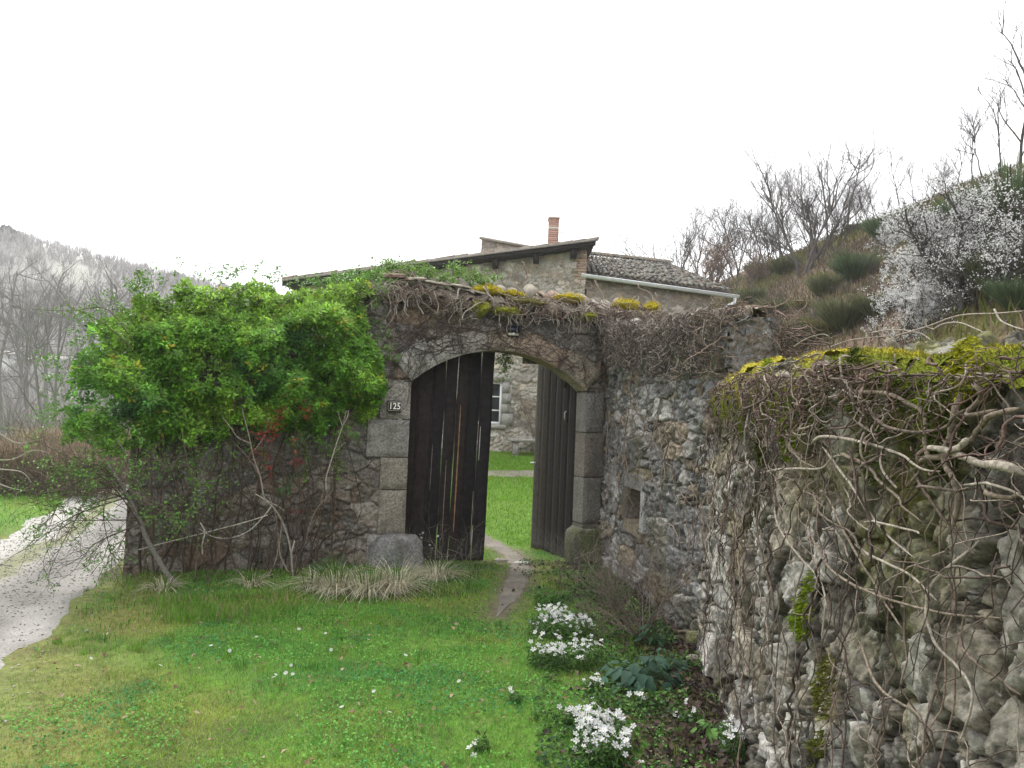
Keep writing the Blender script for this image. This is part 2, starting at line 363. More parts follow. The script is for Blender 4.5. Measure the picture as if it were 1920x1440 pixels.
Q = np.stack([idx[:-1, :-1], idx[1:, :-1], idx[1:, 1:], idx[:-1, 1:]], -1)
cx, cy = X[:-1, :-1], Y[:-1, :-1]
mh = (cx > x0f(cy) + 1.8) & (cy < 95); mf = (cy > 62) & ~mh
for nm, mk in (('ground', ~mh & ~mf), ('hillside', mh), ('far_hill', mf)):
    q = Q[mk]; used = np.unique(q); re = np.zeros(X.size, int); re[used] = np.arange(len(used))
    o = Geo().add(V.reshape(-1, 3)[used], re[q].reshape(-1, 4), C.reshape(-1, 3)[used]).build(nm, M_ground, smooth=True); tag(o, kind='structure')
def strip(name, line, wl, wr, colf, mat, lift, nw=24, ds=.12, zfun=H):
    P = np.array(line, float); s = np.r_[0, np.cumsum(np.linalg.norm(np.diff(P, axis=0), axis=1))]; u = np.arange(0, s[-1], ds)
    px = np.interp(u, s, P[:, 0]); py = np.interp(u, s, P[:, 1])
    k = np.ones(9) / 9; ex = np.r_[[px[0]] * 4, px, [px[-1]] * 4]; ey = np.r_[[py[0]] * 4, py, [py[-1]] * 4]; px = np.convolve(ex, k, 'valid'); py = np.convolve(ey, k, 'valid')
    tx = np.gradient(px); ty = np.gradient(py); L = np.hypot(tx, ty); nx, ny = ty / L, -tx / L
    a = np.linspace(-1, 1, nw); wl_ = wl(u) if callable(wl) else np.full(u.shape, wl); wr_ = wr(u) if callable(wr) else np.full(u.shape, wr)
    o = np.where(a[None] < 0, a[None] * wl_[:, None], a[None] * wr_[:, None]); XX = px[:, None] + nx[:, None] * o; YY = py[:, None] + ny[:, None] * o
    ZZ = H(XX, YY) + lift * np.where(np.abs(a[None]) > .97, -2.5, 1); idx = np.arange(XX.size).reshape(XX.shape)
    q = np.stack([idx[:-1, :-1], idx[:-1, 1:], idx[1:, 1:], idx[1:, :-1]], -1).reshape(-1, 4)
    ob = Geo().add(np.stack([XX, YY, ZZ], -1), q, np.clip(colf(XX, YY, o, u[:, None] + 0 * o), .01, .9).reshape(-1, 3)).build(name, mat, smooth=True); tag(ob, kind='structure'); return ob
def lane_col(x, y, o, u):
    n = fbm(x * 2, y * 2, seed=61)[..., None]; n2 = fbm(x * 8, y * 8, seed=62)[..., None]
    c = np.array([.31, .295, .27]) * (1 + .25 * n + .2 * n2)
    rut = sstep(.35, .1, np.abs(o - .3 + .1 * n[..., 0]))[..., None]; c = c * (1 - .35 * rut) 
    m = sstep(.22, .08, np.abs(o + .18) + .12 * n[..., 0])[..., None] * .75; c = c * (1 - m) + np.array([.16, .17, .06]) * m
    pale = sstep(-.25, -.5, o)[..., None] * sstep(6.5, 8, y)[..., None]; c = c * (1 - pale * .8) + np.array([.40, .385, .355]) * pale * .8  # sunlit strip along the lane's left side, painted as paler gravel
    return c
rag = lambda sd: (lambda u: LANE_W + .14 * fbm(u * 1.5, u * 0, seed=sd) + .07 * fbm(u * 6, u * 0, seed=sd + 5))
strip('gravel_road', LANE, rag(71), (lambda u: rag(72)(u) - .12), lane_col, M_gravel, .012)
pr = lambda sd: (lambda u: path_w(u) * (1 + .6 * fbm(u * 3, u * 0, seed=sd) + .35 * fbm(u * 11, u * 0, seed=sd + 9)) * np.clip((PARC[-1] - u) / .9, .02, 1) ** .7)
strip('footpath', PATH, pr(73), pr(74), lambda x, y, o, u: np.array([.20, .178, .15]) * (1 + .35 * fbm(x * 6, y * 6, seed=75)[..., None]) * np.ones(x.shape + (3,)), M_gravel, .008, nw=14, ds=.06)
strip('courtyard_drive', DRIVE, .42, .42, lambda x, y, o, u: np.array([.27, .235, .20]) * (1 + .25 * fbm(x * 3, y * 3, seed=76)[..., None]) * np.ones(x.shape + (3,)), M_gravel, .02, nw=10)
# ---------------------------------------------------------------- GATE WALL
rng = np.random.default_rng(3)
gw = empty('gateway_wall', (*GP(0), 0), 'rough granite rubble wall pierced by a segmental arched gateway, tiles along its top', 'wall')
OPEN_PAD = .13
def gate_top(u):   # u measured from the left end
    return np.interp(u, [0, 1.0, 2.3], [2.75, 3.0, 3.24]) + .04 * fbm(u * .8, u * 0, seed=81)
GT0, GT1 = -3.05, 3.62
gwall = Wall([tuple(GP(GT0)), tuple(GP(GT1))], gate_top, .55, 0.0, zb=-.4)
# path direction is left to right so its normal faces the camera
def in_open(P, pad):
    t = (P[..., :2] - G0) @ GE; z = P[..., 2]
    return ((t > -pad) & (t < SPAN + pad) & (z < SPR)) | ((np.hypot(t - AC[0], z - AC[1]) < AR + pad) & (t > -pad * 1.6) & (t < SPAN + pad * 1.6) & (z >= SPR) & ((np.abs(np.arctan2(t - AC[0], z - AC[1])) < math.asin(SPAN / 2 / AR)) | ((t > 0) & (t < SPAN))))
def gate_tint(C, B, UV, e, r):
    n = fbm(UV[..., 0] * 1.3, UV[..., 1] * 1.3, seed=85)
    k = sstep(0, .5, n)[..., None] * .5; return C * (1 - k) + C * np.array([.80, .66, .55]) * k
PALG = np.array([[.17,.16,.14],[.21,.19,.165],[.14,.13,.115],[.27,.25,.22],[.20,.155,.12],[.16,.15,.14],[.22,.19,.15]])
B, UV = gwall.grid(.016, .016)
V, q, C = rubble(B, UV, .31, .19, 91, depth=.04, gap=.13, pal=PALG, mstr=.6, var=.18, tint=gate_tint, keep=lambda P: ~in_open(P, OPEN_PAD), mortar=(.12,.10,.08))
g = Geo().add(V, q, C)
for u_, sg in ((0, -1), (gwall.L, 1)):
    B, UV = gwall.end(u_, .04, sign=sg); V, q, C = rubble(B, UV, .3, .2, 92, flip=(sg > 0)); g.add(V, q, C)
g.build('rubble_face', M_stone, gw, smooth=True)
def block(t0, t1, z0, z1, o0, o1, seed, col, bev=.025, n=9, quad=None, amp=.012):
    """a dressed stone with worn arrises; quad gives four (t,z) corners for a voussoir"""
    g = Geo(); rg = np.random.default_rng(seed)
    cs = np.array(quad if quad is not None else [(t0, z0), (t1, z0), (t1, z1), (t0, z1)], float); cen = cs.mean(0)
    a = np.linspace(0, 1, n)
    def bil(A, Bq): return ((1-A)*(1-Bq))[..., None]*cs[0] + (A*(1-Bq))[..., None]*cs[1] + (A*Bq)[..., None]*cs[2] + ((1-A)*Bq)[..., None]*cs[3]
    def put(P, Cc):
        idx = np.arange(P.shape[0] * P.shape[1]).reshape(P.shape[:2]); q = np.stack([idx[:-1,:-1], idx[1:,:-1], idx[1:,1:], idx[:-1,1:]], -1).reshape(-1, 4)
        g.add(P.reshape(-1, 3), q, Cc)
    # front face, rounded towards its border
    n2 = n * 2 + 1; A, Bq = np.meshgrid(np.linspace(0, 1, n2), np.linspace(0, 1, n2), indexing='ij')
    T = bil(A, Bq); size = np.linalg.norm(cs[1] - cs[0]), np.linalg.norm(cs[3] - cs[0])
    ed = np.minimum(np.minimum(A, 1 - A) * size[0], np.minimum(Bq, 1 - Bq) * size[1]); fall = bev * (1 - sstep(0, bev * 2.2, ed)) 
    sh = (T - cen) * (1 - .012 / max(size)); T = cen + sh
    off = o1 - fall + amp * fbm(T[..., 0] * 5, T[..., 1] * 5, seed=seed) + amp * .6 * fbm(T[..., 0] * 20, T[..., 1] * 20, seed=seed + 1)
    cc = np.array(col) * (1 + .12 * fbm(T[..., 0] * 4, T[..., 1] * 4, seed=seed + 2)[..., None])
    put(G3(T[..., 0], off, T[..., 1]), np.clip(cc, .02, .9).reshape(-1, 3))
    # four sides run back through the wall
    rim = [T[:, 0], T[-1, :], T[::-1, -1], T[0, ::-1]]; ro = [off[:, 0], off[-1, :], off[::-1, -1], off[0, ::-1]]
    for Rm, Ro in zip(rim, ro):
        ks = np.linspace(0, 1, 14); P = np.stack([G3(Rm[:, 0] + 0, Ro * (1 - k) + o0 * k, Rm[:, 1]) for k in ks], 0)
        d = norm(np.array([*(G3(*[cen[0]], 0, cen[1]).reshape(-1, 3)[0] * 0)]) + 0) if False else 0
        put(P, np.tile(np.array(col), (P.shape[0] * P.shape[1], 1)))
    bf = G3(T[::-1, :, 0], np.full(T.shape[:2], o0), T[::-1, :, 1]); put(bf, np.tile(np.array(col), (bf.shape[0] * bf.shape[1], 1)))
    return g
GREY, WARM, PINK, DK = (.27, .255, .235), (.275, .25, .205), (.33, .25, .185), (.20, .185, .165)
def zg(px, py): return on_gate(px, py)[1]
# left jamb blocks, from the photograph's joints
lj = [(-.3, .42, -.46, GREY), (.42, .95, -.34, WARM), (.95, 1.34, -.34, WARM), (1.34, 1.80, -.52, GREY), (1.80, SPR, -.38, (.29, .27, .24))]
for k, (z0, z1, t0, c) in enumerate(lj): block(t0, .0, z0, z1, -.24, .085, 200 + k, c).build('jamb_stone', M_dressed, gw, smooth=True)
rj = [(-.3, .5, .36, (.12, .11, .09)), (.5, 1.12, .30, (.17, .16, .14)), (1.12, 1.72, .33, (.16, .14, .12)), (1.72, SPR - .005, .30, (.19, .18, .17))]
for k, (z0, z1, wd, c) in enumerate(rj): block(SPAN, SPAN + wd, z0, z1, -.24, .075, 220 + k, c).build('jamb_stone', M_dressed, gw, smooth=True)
# voussoirs
half = math.asin(SPAN / 2 / AR); cuts = [-1, -.70, -.44, -.16, .12, .36, .62, 1]
for k in range(len(cuts) - 1):
    a0, a1 = cuts[k] * half, cuts[k + 1] * half; ro0 = .30 + .05 * rng.random(); ro0 = [.36, .30, .27, .27, .30, .25, .34][k]
    dn = lambda a, rr: (AC[0] + rr * math.sin(a), AC[1] + rr * math.cos(a))
    # two slices keep the soffit curved
    am = (a0 + a1) / 2; col = [(.33, .32, .29), (.31, .29, .26), (.28, .26, .23), (.32, .265, .2), PINK, (.32, .24, .175), (.31, .26, .2)][k]
    gg = Geo(); ns = 14; nr = 10; fr = np.linspace(0, 1, ns); rr = np.linspace(0, 1, nr)
    A = a0 + (a1 - a0) * (fr * .976 + .012); RR = AR + ro0 * rr; AA, RG = np.meshgrid(A, RR, indexing='ij')
    T, Zz = AC[0] + RG * np.sin(AA), AC[1] + RG * np.cos(AA)
    ed = np.minimum(np.minimum(AA - a0, a1 - AA) * AR, np.minimum(RG - AR, AR + ro0 - RG)); fall = .028 * (1 - sstep(0, .06, ed))
    off = .08 - fall + .014 * fbm(T * 5, Zz * 5, seed=240 + k)
    P = G3(T, off, Zz); idx = np.arange(ns * nr).reshape(ns, nr); q = np.stack([idx[:-1,:-1], idx[1:,:-1], idx[1:,1:], idx[:-1,1:]], -1).reshape(-1, 4)
    cc = np.clip(np.array(col) * (1 + .18 * fbm(T * 4, Zz * 4, seed=250 + k)[..., None]), .02, .9).reshape(-1, 3); gg.add(P, q[:, ::-1], cc)
    def side(Tl, Zl, Ol):
        P = np.stack([G3(Tl, Ol * (1 - kk) - .24 * kk, Zl) for kk in np.linspace(0, 1, 8)], 0); i2 = np.arange(P.shape[0] * P.shape[1]).reshape(P.shape[:2])
        gg.add(P, np.stack([i2[:-1,:-1], i2[1:,:-1], i2[1:,1:], i2[:-1,1:]], -1).reshape(-1, 4), col)
    side(T[:, 0], Zz[:, 0], off[:, 0]); side(T[-1, :], Zz[-1, :], off[-1, :]); side(T[::-1, -1], Zz[::-1, -1], off[::-1, -1]); side(T[0, ::-1], Zz[0, ::-1], off[0, ::-1])
    gg.add(G3(T, -.24, Zz), q, col)
    gg.build('voussoir', M_dressed, gw, smooth=True)
# rebated rear reveal, a hand wider than the dressed front
rt = [(SPAN + .10, z_) for z_ in np.linspace(-.3, SPR, 24)] + [(AC[0] + (AR + .10) * math.sin(a_), AC[1] + (AR + .10) * math.cos(a_)) for a_ in np.linspace(half * 1.03, -half * 1.03, 50)] + [(-.10, z_) for z_ in np.linspace(SPR, -.3, 24)]
rt = np.array(rt); ks = np.linspace(-.235, -.60, 12); P = np.stack([G3(rt[:, 0], k_ + .0 * rt[:, 0], rt[:, 1]) for k_ in ks], 1); nz3 = fbm(P[..., 0] * 4, P[..., 1] * 4, P[..., 2] * 4, seed=305); P[..., 2] += .012 * nz3; i2 = np.arange(P.shape[0] * P.shape[1]).reshape(P.shape[:2])
Geo().add(P, np.stack([i2[:-1,:-1], i2[1:,:-1], i2[1:,1:], i2[:-1,1:]], -1).reshape(-1, 4), np.clip(np.array([.19, .17, .145]) * (1 + .3 * nz3[..., None]), .02, .9).reshape(-1, 3)).build('rear_reveal', M_stone, gw, smooth=True)
# springer fillers close the corner between voussoir and rubble
# canal tile coping
def half_tile(c, axis, side, up, r0, r1, L, th=.014, n=9):
    a = np.linspace(0, math.pi, n); g = []
    for (k, rr) in ((0, r0), (1, r1)):
        for d in (0, -th):
            g.append(c + axis * (k * L) + side * ((rr + d) * np.cos(a))[:, None] + up * ((rr + d) * np.sin(a))[:, None])
    V = np.concatenate(g); i = np.arange(n - 1)
    f = np.concatenate([np.stack([i, i + 1, 2*n + i + 1, 2*n + i], 1), np.stack([n + i + 1, n + i, 3*n + i, 3*n + i + 1], 1), np.stack([i + 1, i, n + i, n + i + 1], 1), np.stack([2*n + i, 2*n + i + 1, 3*n + i + 1, 3*n + i], 1)])
    return V, f
tcols = [(.24, .17, .125), (.24, .21, .17), (.16, .14, .115), (.25, .23, .20), (.20, .175, .14)]
e3 = np.array([*GE, 0]); n3 = np.array([*GN, 0]); up = np.array([0, 0, 1.0])
for k, t in enumerate(np.arange(-.52, 3.55, .205)):
    tp = float(gate_top(np.array([t - GT0]))[0]); j = rng.normal(0, .02, 3)
    dirv = norm(-n3 + up * (.52 + rng.normal(0, .05)) + e3 * rng.normal(0, .05)); side = norm(np.cross(dirv, up)); upv = np.cross(side, dirv)
    gt = Geo(); V, f = half_tile(np.array([*GP(t, .11 + j[0]), tp + .0 + j[1] * .6]), dirv, side, upv, .098, .08, .42); gt.add(V, f, tcols[rng.integers(5)])
    V, f = half_tile(np.array([*GP(t + .1, .09 + j[0]), tp + .06]), dirv, side, -upv, .085, .095, .42); gt.add(V, f, tcols[rng.integers(5)])
    if t > -.2: V, f = half_tile(np.array([*GP(t, -.20 + j[2]), tp + .20 + j[2]]), dirv, side, upv, .098, .085, .38)
    if t > -.2: gt.add(V, f, tcols[rng.integers(5)])
    gt.build('coping_tile', M_tile, gw, smooth=True)
# rounded mortar bed below tiles, visible on top
bd = Geo(); uu = np.linspace(0, GT1 - GT0, 200); prof = [(.04, -.02), (.05, .03), (-.1, .11), (-.3, .25), (-.5, .17), (-.58, .0)]
P = np.stack([G3(uu + GT0, o + .02 * fbm(uu * 4, uu * 0 + k, seed=301), gate_top(uu) + z * (.35 + .65 * sstep(2.2, 2.6, uu)) + .03 * fbm(uu * 3, uu * 0 + k * 3, seed=302)) for k, (o, z) in enumerate(prof)], 1)
i2 = np.arange(P.shape[0] * P.shape[1]).reshape(P.shape[:2]); bd.add(P, np.stack([i2[:-1,:-1], i2[1:,:-1], i2[1:,1:], i2[:-1,1:]], -1).reshape(-1, 4), (.15, .125, .10)); bd.build('coping_bed', M_stone, gw, smooth=True)
# loose slabs
slabs = [(735, 522, .30, .07, (.17, .10, .075), 'reddish brown weathered slab lying on the coping beside the leafy climber', -4), (778, 527, .22, .035, (.42, .35, .28), 'short pale flat slab beside the reddish brown slab on the coping', -8), (815, 535, .30, .035, (.40, .35, .29), 'longest pale flat slab in the row on the coping', 3), (862, 541, .24, .03, (.44, .39, .33), 'pale flat slab near the first moss cushion on the coping', 4), (892, 552, .2, .03, (.34, .30, .25), 'rightmost and smallest pale slab of the row on the coping', 7)]
for px, py, L, th, c, lb, rot in slabs:
    t, z = on_gate(px, py, -.0); z += .03; o = empty('loose_slab', (*GP(t, -.1), z), lb, 'slab', 'loose slabs on the coping')
    COL.objects.unlink(o); bpy.data.objects.remove(o)
    gs = Geo(); rg = np.random.default_rng(px); cs, sn = math.cos(R(rot)), math.sin(R(rot)); a = np.linspace(0, 1, 10); b = np.linspace(0, 1, 7)
    A, Bq = np.meshgrid(a, b, indexing='ij'); rim = (np.minimum(np.minimum(A, 1 - A), np.minimum(Bq, 1 - Bq)) < .01)
    for sgn in (1, -1):
        tt = (A - .5) * L * (1 + .05 * fbm(Bq * 4, A * 0, seed=px)); oo = (Bq - .5) * .26 * (1 + .12 * fbm(A * 5, Bq * 0, seed=px + 1)); zz = sgn * th / 2 * (1 - .5 * rim) + .006 * fbm(A * 5, Bq * 5, seed=px + 2 + sgn)
        P = G3(t + tt * cs, .0 + oo, z + zz - tt * sn * 1.0 + oo * -.15); i2 = np.arange(70).reshape(10, 7); q = np.stack([i2[:-1,:-1], i2[1:,:-1], i2[1:,1:], i2[:-1,1:]], -1).reshape(-1, 4)
        gs.add(P, q if sgn < 0 else q[:, ::-1], c)
    r_ = np.r_[i2[:, 0], i2[-1, 1:], i2[-2::-1, -1], i2[0, -2:0:-1]]; r2 = np.roll(r_, -1); gs.add(np.concatenate(gs.v), np.stack([r_, r2, r2 + 70, r_ + 70], 1), c)
    tag(gs.build('loose_slab', M_tile, smooth=False), lb, 'slab', 'loose slabs on the coping')
# ---------------------------------------------------------------- guard stones
BP = .8
def boulder(name, c, s, seed, col, label, cat='boulder', group=None, mat=M_dressed, rot=0, mossy=0, flat=0):
    n1, n2 = 34, 22; th = np.linspace(0, 2 * math.pi, n1, endpoint=False); ph = np.linspace(0.02, math.pi - .02, n2); T, Pp = np.meshgrid(th, ph, indexing='ij')
    D = np.stack([np.cos(T) * np.sin(Pp), np.sin(T) * np.sin(Pp), np.cos(Pp)], -1)
    D2 = np.sign(D) * np.abs(D) ** BP; r = 1 + .24 * fbm(D[..., 0] * 1.6, D[..., 1] * 1.6, D[..., 2] * 1.6, seed=seed) + .05 * fbm(D[..., 0] * 6, D[..., 1] * 6, D[..., 2] * 6, seed=seed + 1)
    P = D2 * r[..., None] * np.array(s); cr, sr = math.cos(rot), math.sin(rot); P = np.stack([P[..., 0] * cr - P[..., 1] * sr, P[..., 0] * sr + P[..., 1] * cr, P[..., 2]], -1) + np.array(c)
    C = np.ones(P.shape) * np.array(col) * (1 + .2 * fbm(D[..., 0] * 3, D[..., 1] * 3, D[..., 2] * 3, seed=seed + 3)[..., None])
    if mossy: k = (sstep(-.1, .3, fbm(D[..., 0] * 2, D[..., 1] * 2, D[..., 2] * 2, seed=seed + 5)) * mossy)[..., None]; C = C * (1 - k) + np.array([.06, .08, .02]) * k
    i = np.arange(n1)[:, None] * n2; j = np.arange(n2 - 1)[None]; i2 = ((np.arange(n1) + 1) % n1)[:, None] * n2
    q = np.stack([i + j, i + j + 1, i2 + j + 1, i2 + j], -1).reshape(-1, 4); g = Geo().add(P, q, np.clip(C, .01, .9).reshape(-1, 3))
    g.f.setdefault(n1, []).append((np.arange(n1) * n2)[None]); g.f[n1].append((np.arange(n1)[::-1] * n2 + n2 - 1)[None])
    return tag(g.build(name, mat, smooth=True), label, cat, group)
BP = .55; t, z = on_gate(752, 1022, .16); boulder('guard_stone', (*GP(-.13, .16), .12), (.30, .20, .33), 401, (.24, .235, .23), 'rounded grey granite guard stone at the foot of the left gate jamb', group='guard stones of the gateway', rot=GA)
boulder('guard_stone', (*GP(SPAN + .08, .14), .08), (.30, .24, .40), 405, (.10, .095, .075), 'dark mossy guard stone at the foot of the right gate jamb', group='guard stones of the gateway', rot=GA, mossy=.8); BP = .8
# ---------------------------------------------------------------- gate leaves
def leaf(name, hinge, ang, width, mirror, cols, label, gaps, zb, lean, seed):
    """planks hung from a hinge point; ang = plan direction from the hinge to the free edge"""
    rg = np.random.default_rng(seed); o = empty(name, (*hinge, zb), label, 'gate', 'gate leaves'); d = np.array([math.cos(ang), math.sin(ang)]); nn = np.array([d[1], -d[0]])
    if nn[1] > 0: nn = -nn
    np_ = len(cols); ws = rg.uniform(.85, 1.15, np_); ws = ws / ws.sum() * width; s = 0
    def Mz(s_, off, z_): return np.array([hinge[0] + d[0] * (s_ + lean * (z_ - 1.3)) + nn[0] * off, hinge[1] + d[1] * (s_ + lean * (z_ - 1.3)) + nn[1] * off, z_])
    for k in range(np_):
        a, b = s + .002, s + ws[k] - gaps[k]; s += ws[k]; g = Geo(); nz = 34; m = 5
        def topz(x):
            q = (SPAN / 2 - x) if not mirror else (SPAN / 2 - x); return AC[1] + math.sqrt(max((AR + .07) ** 2 - q * q, .01)) if True else 2.7
        zbm = zb + rg.uniform(-.015, .02); wav = rg.uniform(-.004, .004); oo = rg.uniform(0, .006); F_, Bk = [], []; cc = []
        for iz in range(nz):
            for ix in range(m):
                x = a + (b - a) * ix / (m - 1); zt = topz(x); z_ = zbm + (zt - zbm) * iz / (nz - 1)
                edge = .004 if ix in (0, m - 1) else 0; xx = x + (.003 * math.sin(z_ * 5 + k * 2) if ix in (0, m - 1) else 0)
                F_.append(Mz(xx, .018 - edge + oo, z_)); Bk.append(Mz(xx, -.018 + oo, z_))
                wz = max(0, 1 - (z_ - zbm) / .55); cc.append(np.array(cols[k]) * (1 - .25 * wz) + np.array([.20, .19, .185]) * .22 * wz * wz)
        V = np.array(F_ + Bk); N_ = nz * m; i2 = np.arange(N_).reshape(nz, m); q = np.stack([i2[:-1,:-1], i2[:-1,1:], i2[1:,1:], i2[1:,:-1]], -1).reshape(-1, 4)
        rim = np.r_[i2[0, :], i2[1:, -1], i2[-1, -2::-1], i2[-2:0:-1, 0]]; r2 = np.roll(rim, -1)
        g.add(V, [q, q[:, ::-1] + N_, np.stack([r2, rim, rim + N_, r2 + N_], 1)], np.array(cc + cc)); g.build('plank', M_wood, o)
    for zr in (.45, 1.95):
        g = Geo(); P = np.array([Mz(x, off, z_) for x in (.03, width - .03) for off in (-.03, -.075) for z_ in (zr, zr + .14)])
        g.add(P, [[0,2,6,4],[1,5,7,3],[0,4,5,1],[2,3,7,6],[0,1,3,2],[4,6,7,5]], (.05, .04, .035))
        g.build('ledge', M_wood, o)
    return o, Mz
dk = [(.020,.014,.013),(.026,.019,.018),(.016,.013,.014),(.022,.017,.017),(.024,.018,.017),(.014,.012,.013),(.018,.015,.016)]
hl = GP(.0, -.27) + GE * (-.03); lo, Ml = leaf('gate_leaf', hl, GA + R(3), 1.22, False, dk, 'nearly closed dark plank gate leaf on the left with light showing between planks', [.002, .003, .013, .015, .004, .013, 0], -.02, .018, 5)
hr = GP(SPAN, -.27) + GE * .03; br = [(.050,.043,.036),(.028,.021,.017),(.015,.011,.010),(.018,.013,.011),(.011,.008,.007),(.013,.010,.009)][::-1]
ro, Mr = leaf('gate_leaf', hr, math.pi - R(65), 1.22, True, br, 'half open weathered grey brown gate leaf on the right swung into the courtyard', [0, .001, .001, .001, .001, 0], -.05, -.008, 6)
g = Geo(); p = Mr(1.20, .05, 1.2); g.tube([Mr(1.12, .03, 1.22), Mr(1.13, .06, 1.22), Mr(1.235, .065, 1.215)], .012, 6, (.45, .45, .45)); g.build('latch', M_zinc, ro, True)
g = Geo(); g.tube([Mr(.25, .03, 1.86), Mr(.25, .055, 1.90), Mr(.25, .055, 1.98), Mr(.25, .03, 2.0)], .011, 6, (.3, .3, .3)); g.build('handle', M_zinc, ro, True)
for zz in (.75, 2.15):
    g = Geo(); g.tube([Mr(-.06, -.01, zz - .08), Mr(-.06, -.01, zz + .08)], .022, 8, (.06, .035, .025)); g.tube([Mr(-.06, -.03, zz), Mr(.5, -.085, zz)], .015, 6, (.05, .03, .025)); g.build('hinge', M_metal, ro, True)
    g = Geo(); g.tube([Ml(-.05, -.01, zz - .08), Ml(-.05, -.01, zz + .08)], .022, 8, (.06, .035, .025)); g.tube([Ml(-.05, -.03, zz), Ml(.5, -.085, zz)], .015, 6, (.05, .03, .025)); g.build('hinge', M_metal, lo, True)
# ---------------------------------------------------------------- house number plate 125
t, z = on_gate(740, 762, .14); pl = empty('house_number_plate', (*GP(t, .14), z), 'small enamel plate with white number 125 screwed to the left jamb', 'house number')
def rrect(w_, h_, r_, n=5):
    pts = []
    for cx_, cy_, a0 in ((w_/2-r_, h_/2-r_, 0), (-w_/2+r_, h_/2-r_, 90), (-w_/2+r_, -h_/2+r_, 180), (w_/2-r_, -h_/2+r_, 270)):
        for k in range(n): a = R(a0 + 90 * k / (n - 1)); pts.append((cx_ + r_ * math.cos(a), cy_ + r_ * math.sin(a)))
    return np.array(pts)
def plate(pts, o0, o1, col, t_=None, z_=None):
    n = len(pts); A = G3(t + pts[:, 0], .14 + o1, z + pts[:, 1]); Bk = G3(t + pts[:, 0], .14 + o0, z + pts[:, 1]); g = Geo(); i = np.arange(n); j = (i + 1) % n
    g.add(np.r_[A, Bk], [np.arange(n)[None], np.stack([j, i, i + n, j + n], 1)], col); return g
plate(rrect(.172, .14, .02), -.05, .0, (.03, .022, .02)).build('backplate', M_plastic, pl)
rim = Geo()
r_ = rrect(.160, .104, .016); P = G3(t + r_[:, 0], .143, z + r_[:, 1]); rim.tube(np.r_[P, P[:1]], .0022, 4, (.62, .58, .5), cap=False); rim.build('border_line', M_paint, pl)
def text_mesh(txt, size, bold=.0):
    cu = bpy.data.curves.new('digits', 'FONT'); cu.body = txt; cu.size = size; cu.extrude = .002; cu.align_x = 'CENTER'; cu.align_y = 'CENTER'; cu.offset = bold; cu.space_character = 1.08
    ob = bpy.data.objects.new('tmp', cu); COL.objects.link(ob); dg = bpy.context.evaluated_depsgraph_get(); me = bpy.data.meshes.new_from_object(ob.evaluated_get(dg))
    vs = np.array([v.co[:] for v in me.vertices]); fs = [list(p_.vertices) for p_ in me.polygons]; bpy.data.objects.remove(ob); bpy.data.meshes.remove(me); return vs, fs
vs, fs = text_mesh('125', .105, .0022); g = Geo(); g.add(G3(t + vs[:, 0] * .86, .145 + vs[:, 2], z + vs[:, 1] * 1.02), [], (.78, .75, .66))
for f in fs: g.f.setdefault(len(f), []).append(np.array([f]))
g.build('digits', M_paint, pl)
# ---------------------------------------------------------------- solar wall light
t, z = on_gate(963, 621, .1); sl = empty('wall_light', (*GP(t, .1), z), 'small black solar wall light with pale led strip above the arch', 'lamp')
def gbox(g, a0, a1, o0, o1, z0, z1, col, tilt=0):
    v = np.array([[t + a, o + tilt * (zz - z) , zz] for a in (a0, a1) for o in (o0, o1) for zz in (z0, z1)]); P = G3(v[:, 0], v[:, 1], v[:, 2]); g.add(P, [[0,2,3,1],[4,5,7,6],[0,1,5,4],[2,6,7,3],[0,4,6,2],[1,3,7,5]], col); return g
g = gbox(Geo(), -.088, .088, .03, .12, z - .02, z + .062, (.012, .016, .03)); gbox(g, -.08, .08, .03, .095, z - .072, z - .0201, (.015, .018, .028)); g.build('housing', M_plastic, sl)
gbox(Geo(), -.07, .07, .0951, .101, z - .055, z - .022, (.62, .58, .46)).build('led_panel', M_plastic, sl)
g = Geo(); g.tube(G3(np.full(4, t), np.array([.10, .108, .116, .119]), np.full(4, z - .034)), [.016, .016, .011, .004], 12, (.75, .78, .75)); g.build('motion_sensor', M_plastic, sl, True)
g = gbox(Geo(), -.085, .085, .028, .14, z + .0625, z + .067, (.02, .03, .07)); g.build('solar_cell', M_glass, sl)
# left leaf: split board's bare edge, and pale strips painted as slits of light
g = Geo(); st_ = [(.775, .38, 2.02, .014, (.30, .17, .08)), (.62, .3, 1.3, .006, (.22, .19, .15)), (1.02, .2, .9, .007, (.24, .23, .19)), (.42, .9, 1.5, .005, (.20, .18, .15)), (1.07, 1.3, 1.75, .006, (.5, .5, .5))]
for (x_, za, zb_, w_, c_) in st_:
    gs_ = Geo(); ks = np.linspace(0, 1, 14); zz_ = za + (zb_ - za) * ks; A_ = np.array([Ml(x_ - w_ / 2 * (1 - abs(2 * k - 1) ** 3) - .001, .0265, q_) for k, q_ in zip(ks, zz_)]); B_ = np.array([Ml(x_ + w_ / 2 * (1 - abs(2 * k - 1) ** 3) + .001, .0265, q_) for k, q_ in zip(ks, zz_)])
    A2 = np.array([Ml(x_ - w_ / 2, .01, q_) for q_ in zz_]); B2 = np.array([Ml(x_ + w_ / 2, .01, q_) for q_ in zz_]); i_ = np.arange(13); V_ = np.r_[A_, B_, A2, B2]; gs_.add(V_, [np.stack([i_, i_ + 14, i_ + 15, i_ + 1], 1), np.stack([i_ + 1, i_ + 29, i_ + 28, i_], 1), np.stack([i_ + 14, i_ + 42, i_ + 43, i_ + 15], 1)], c_); gs_.build('split_edge_and_painted_slit', M_wood, lo)
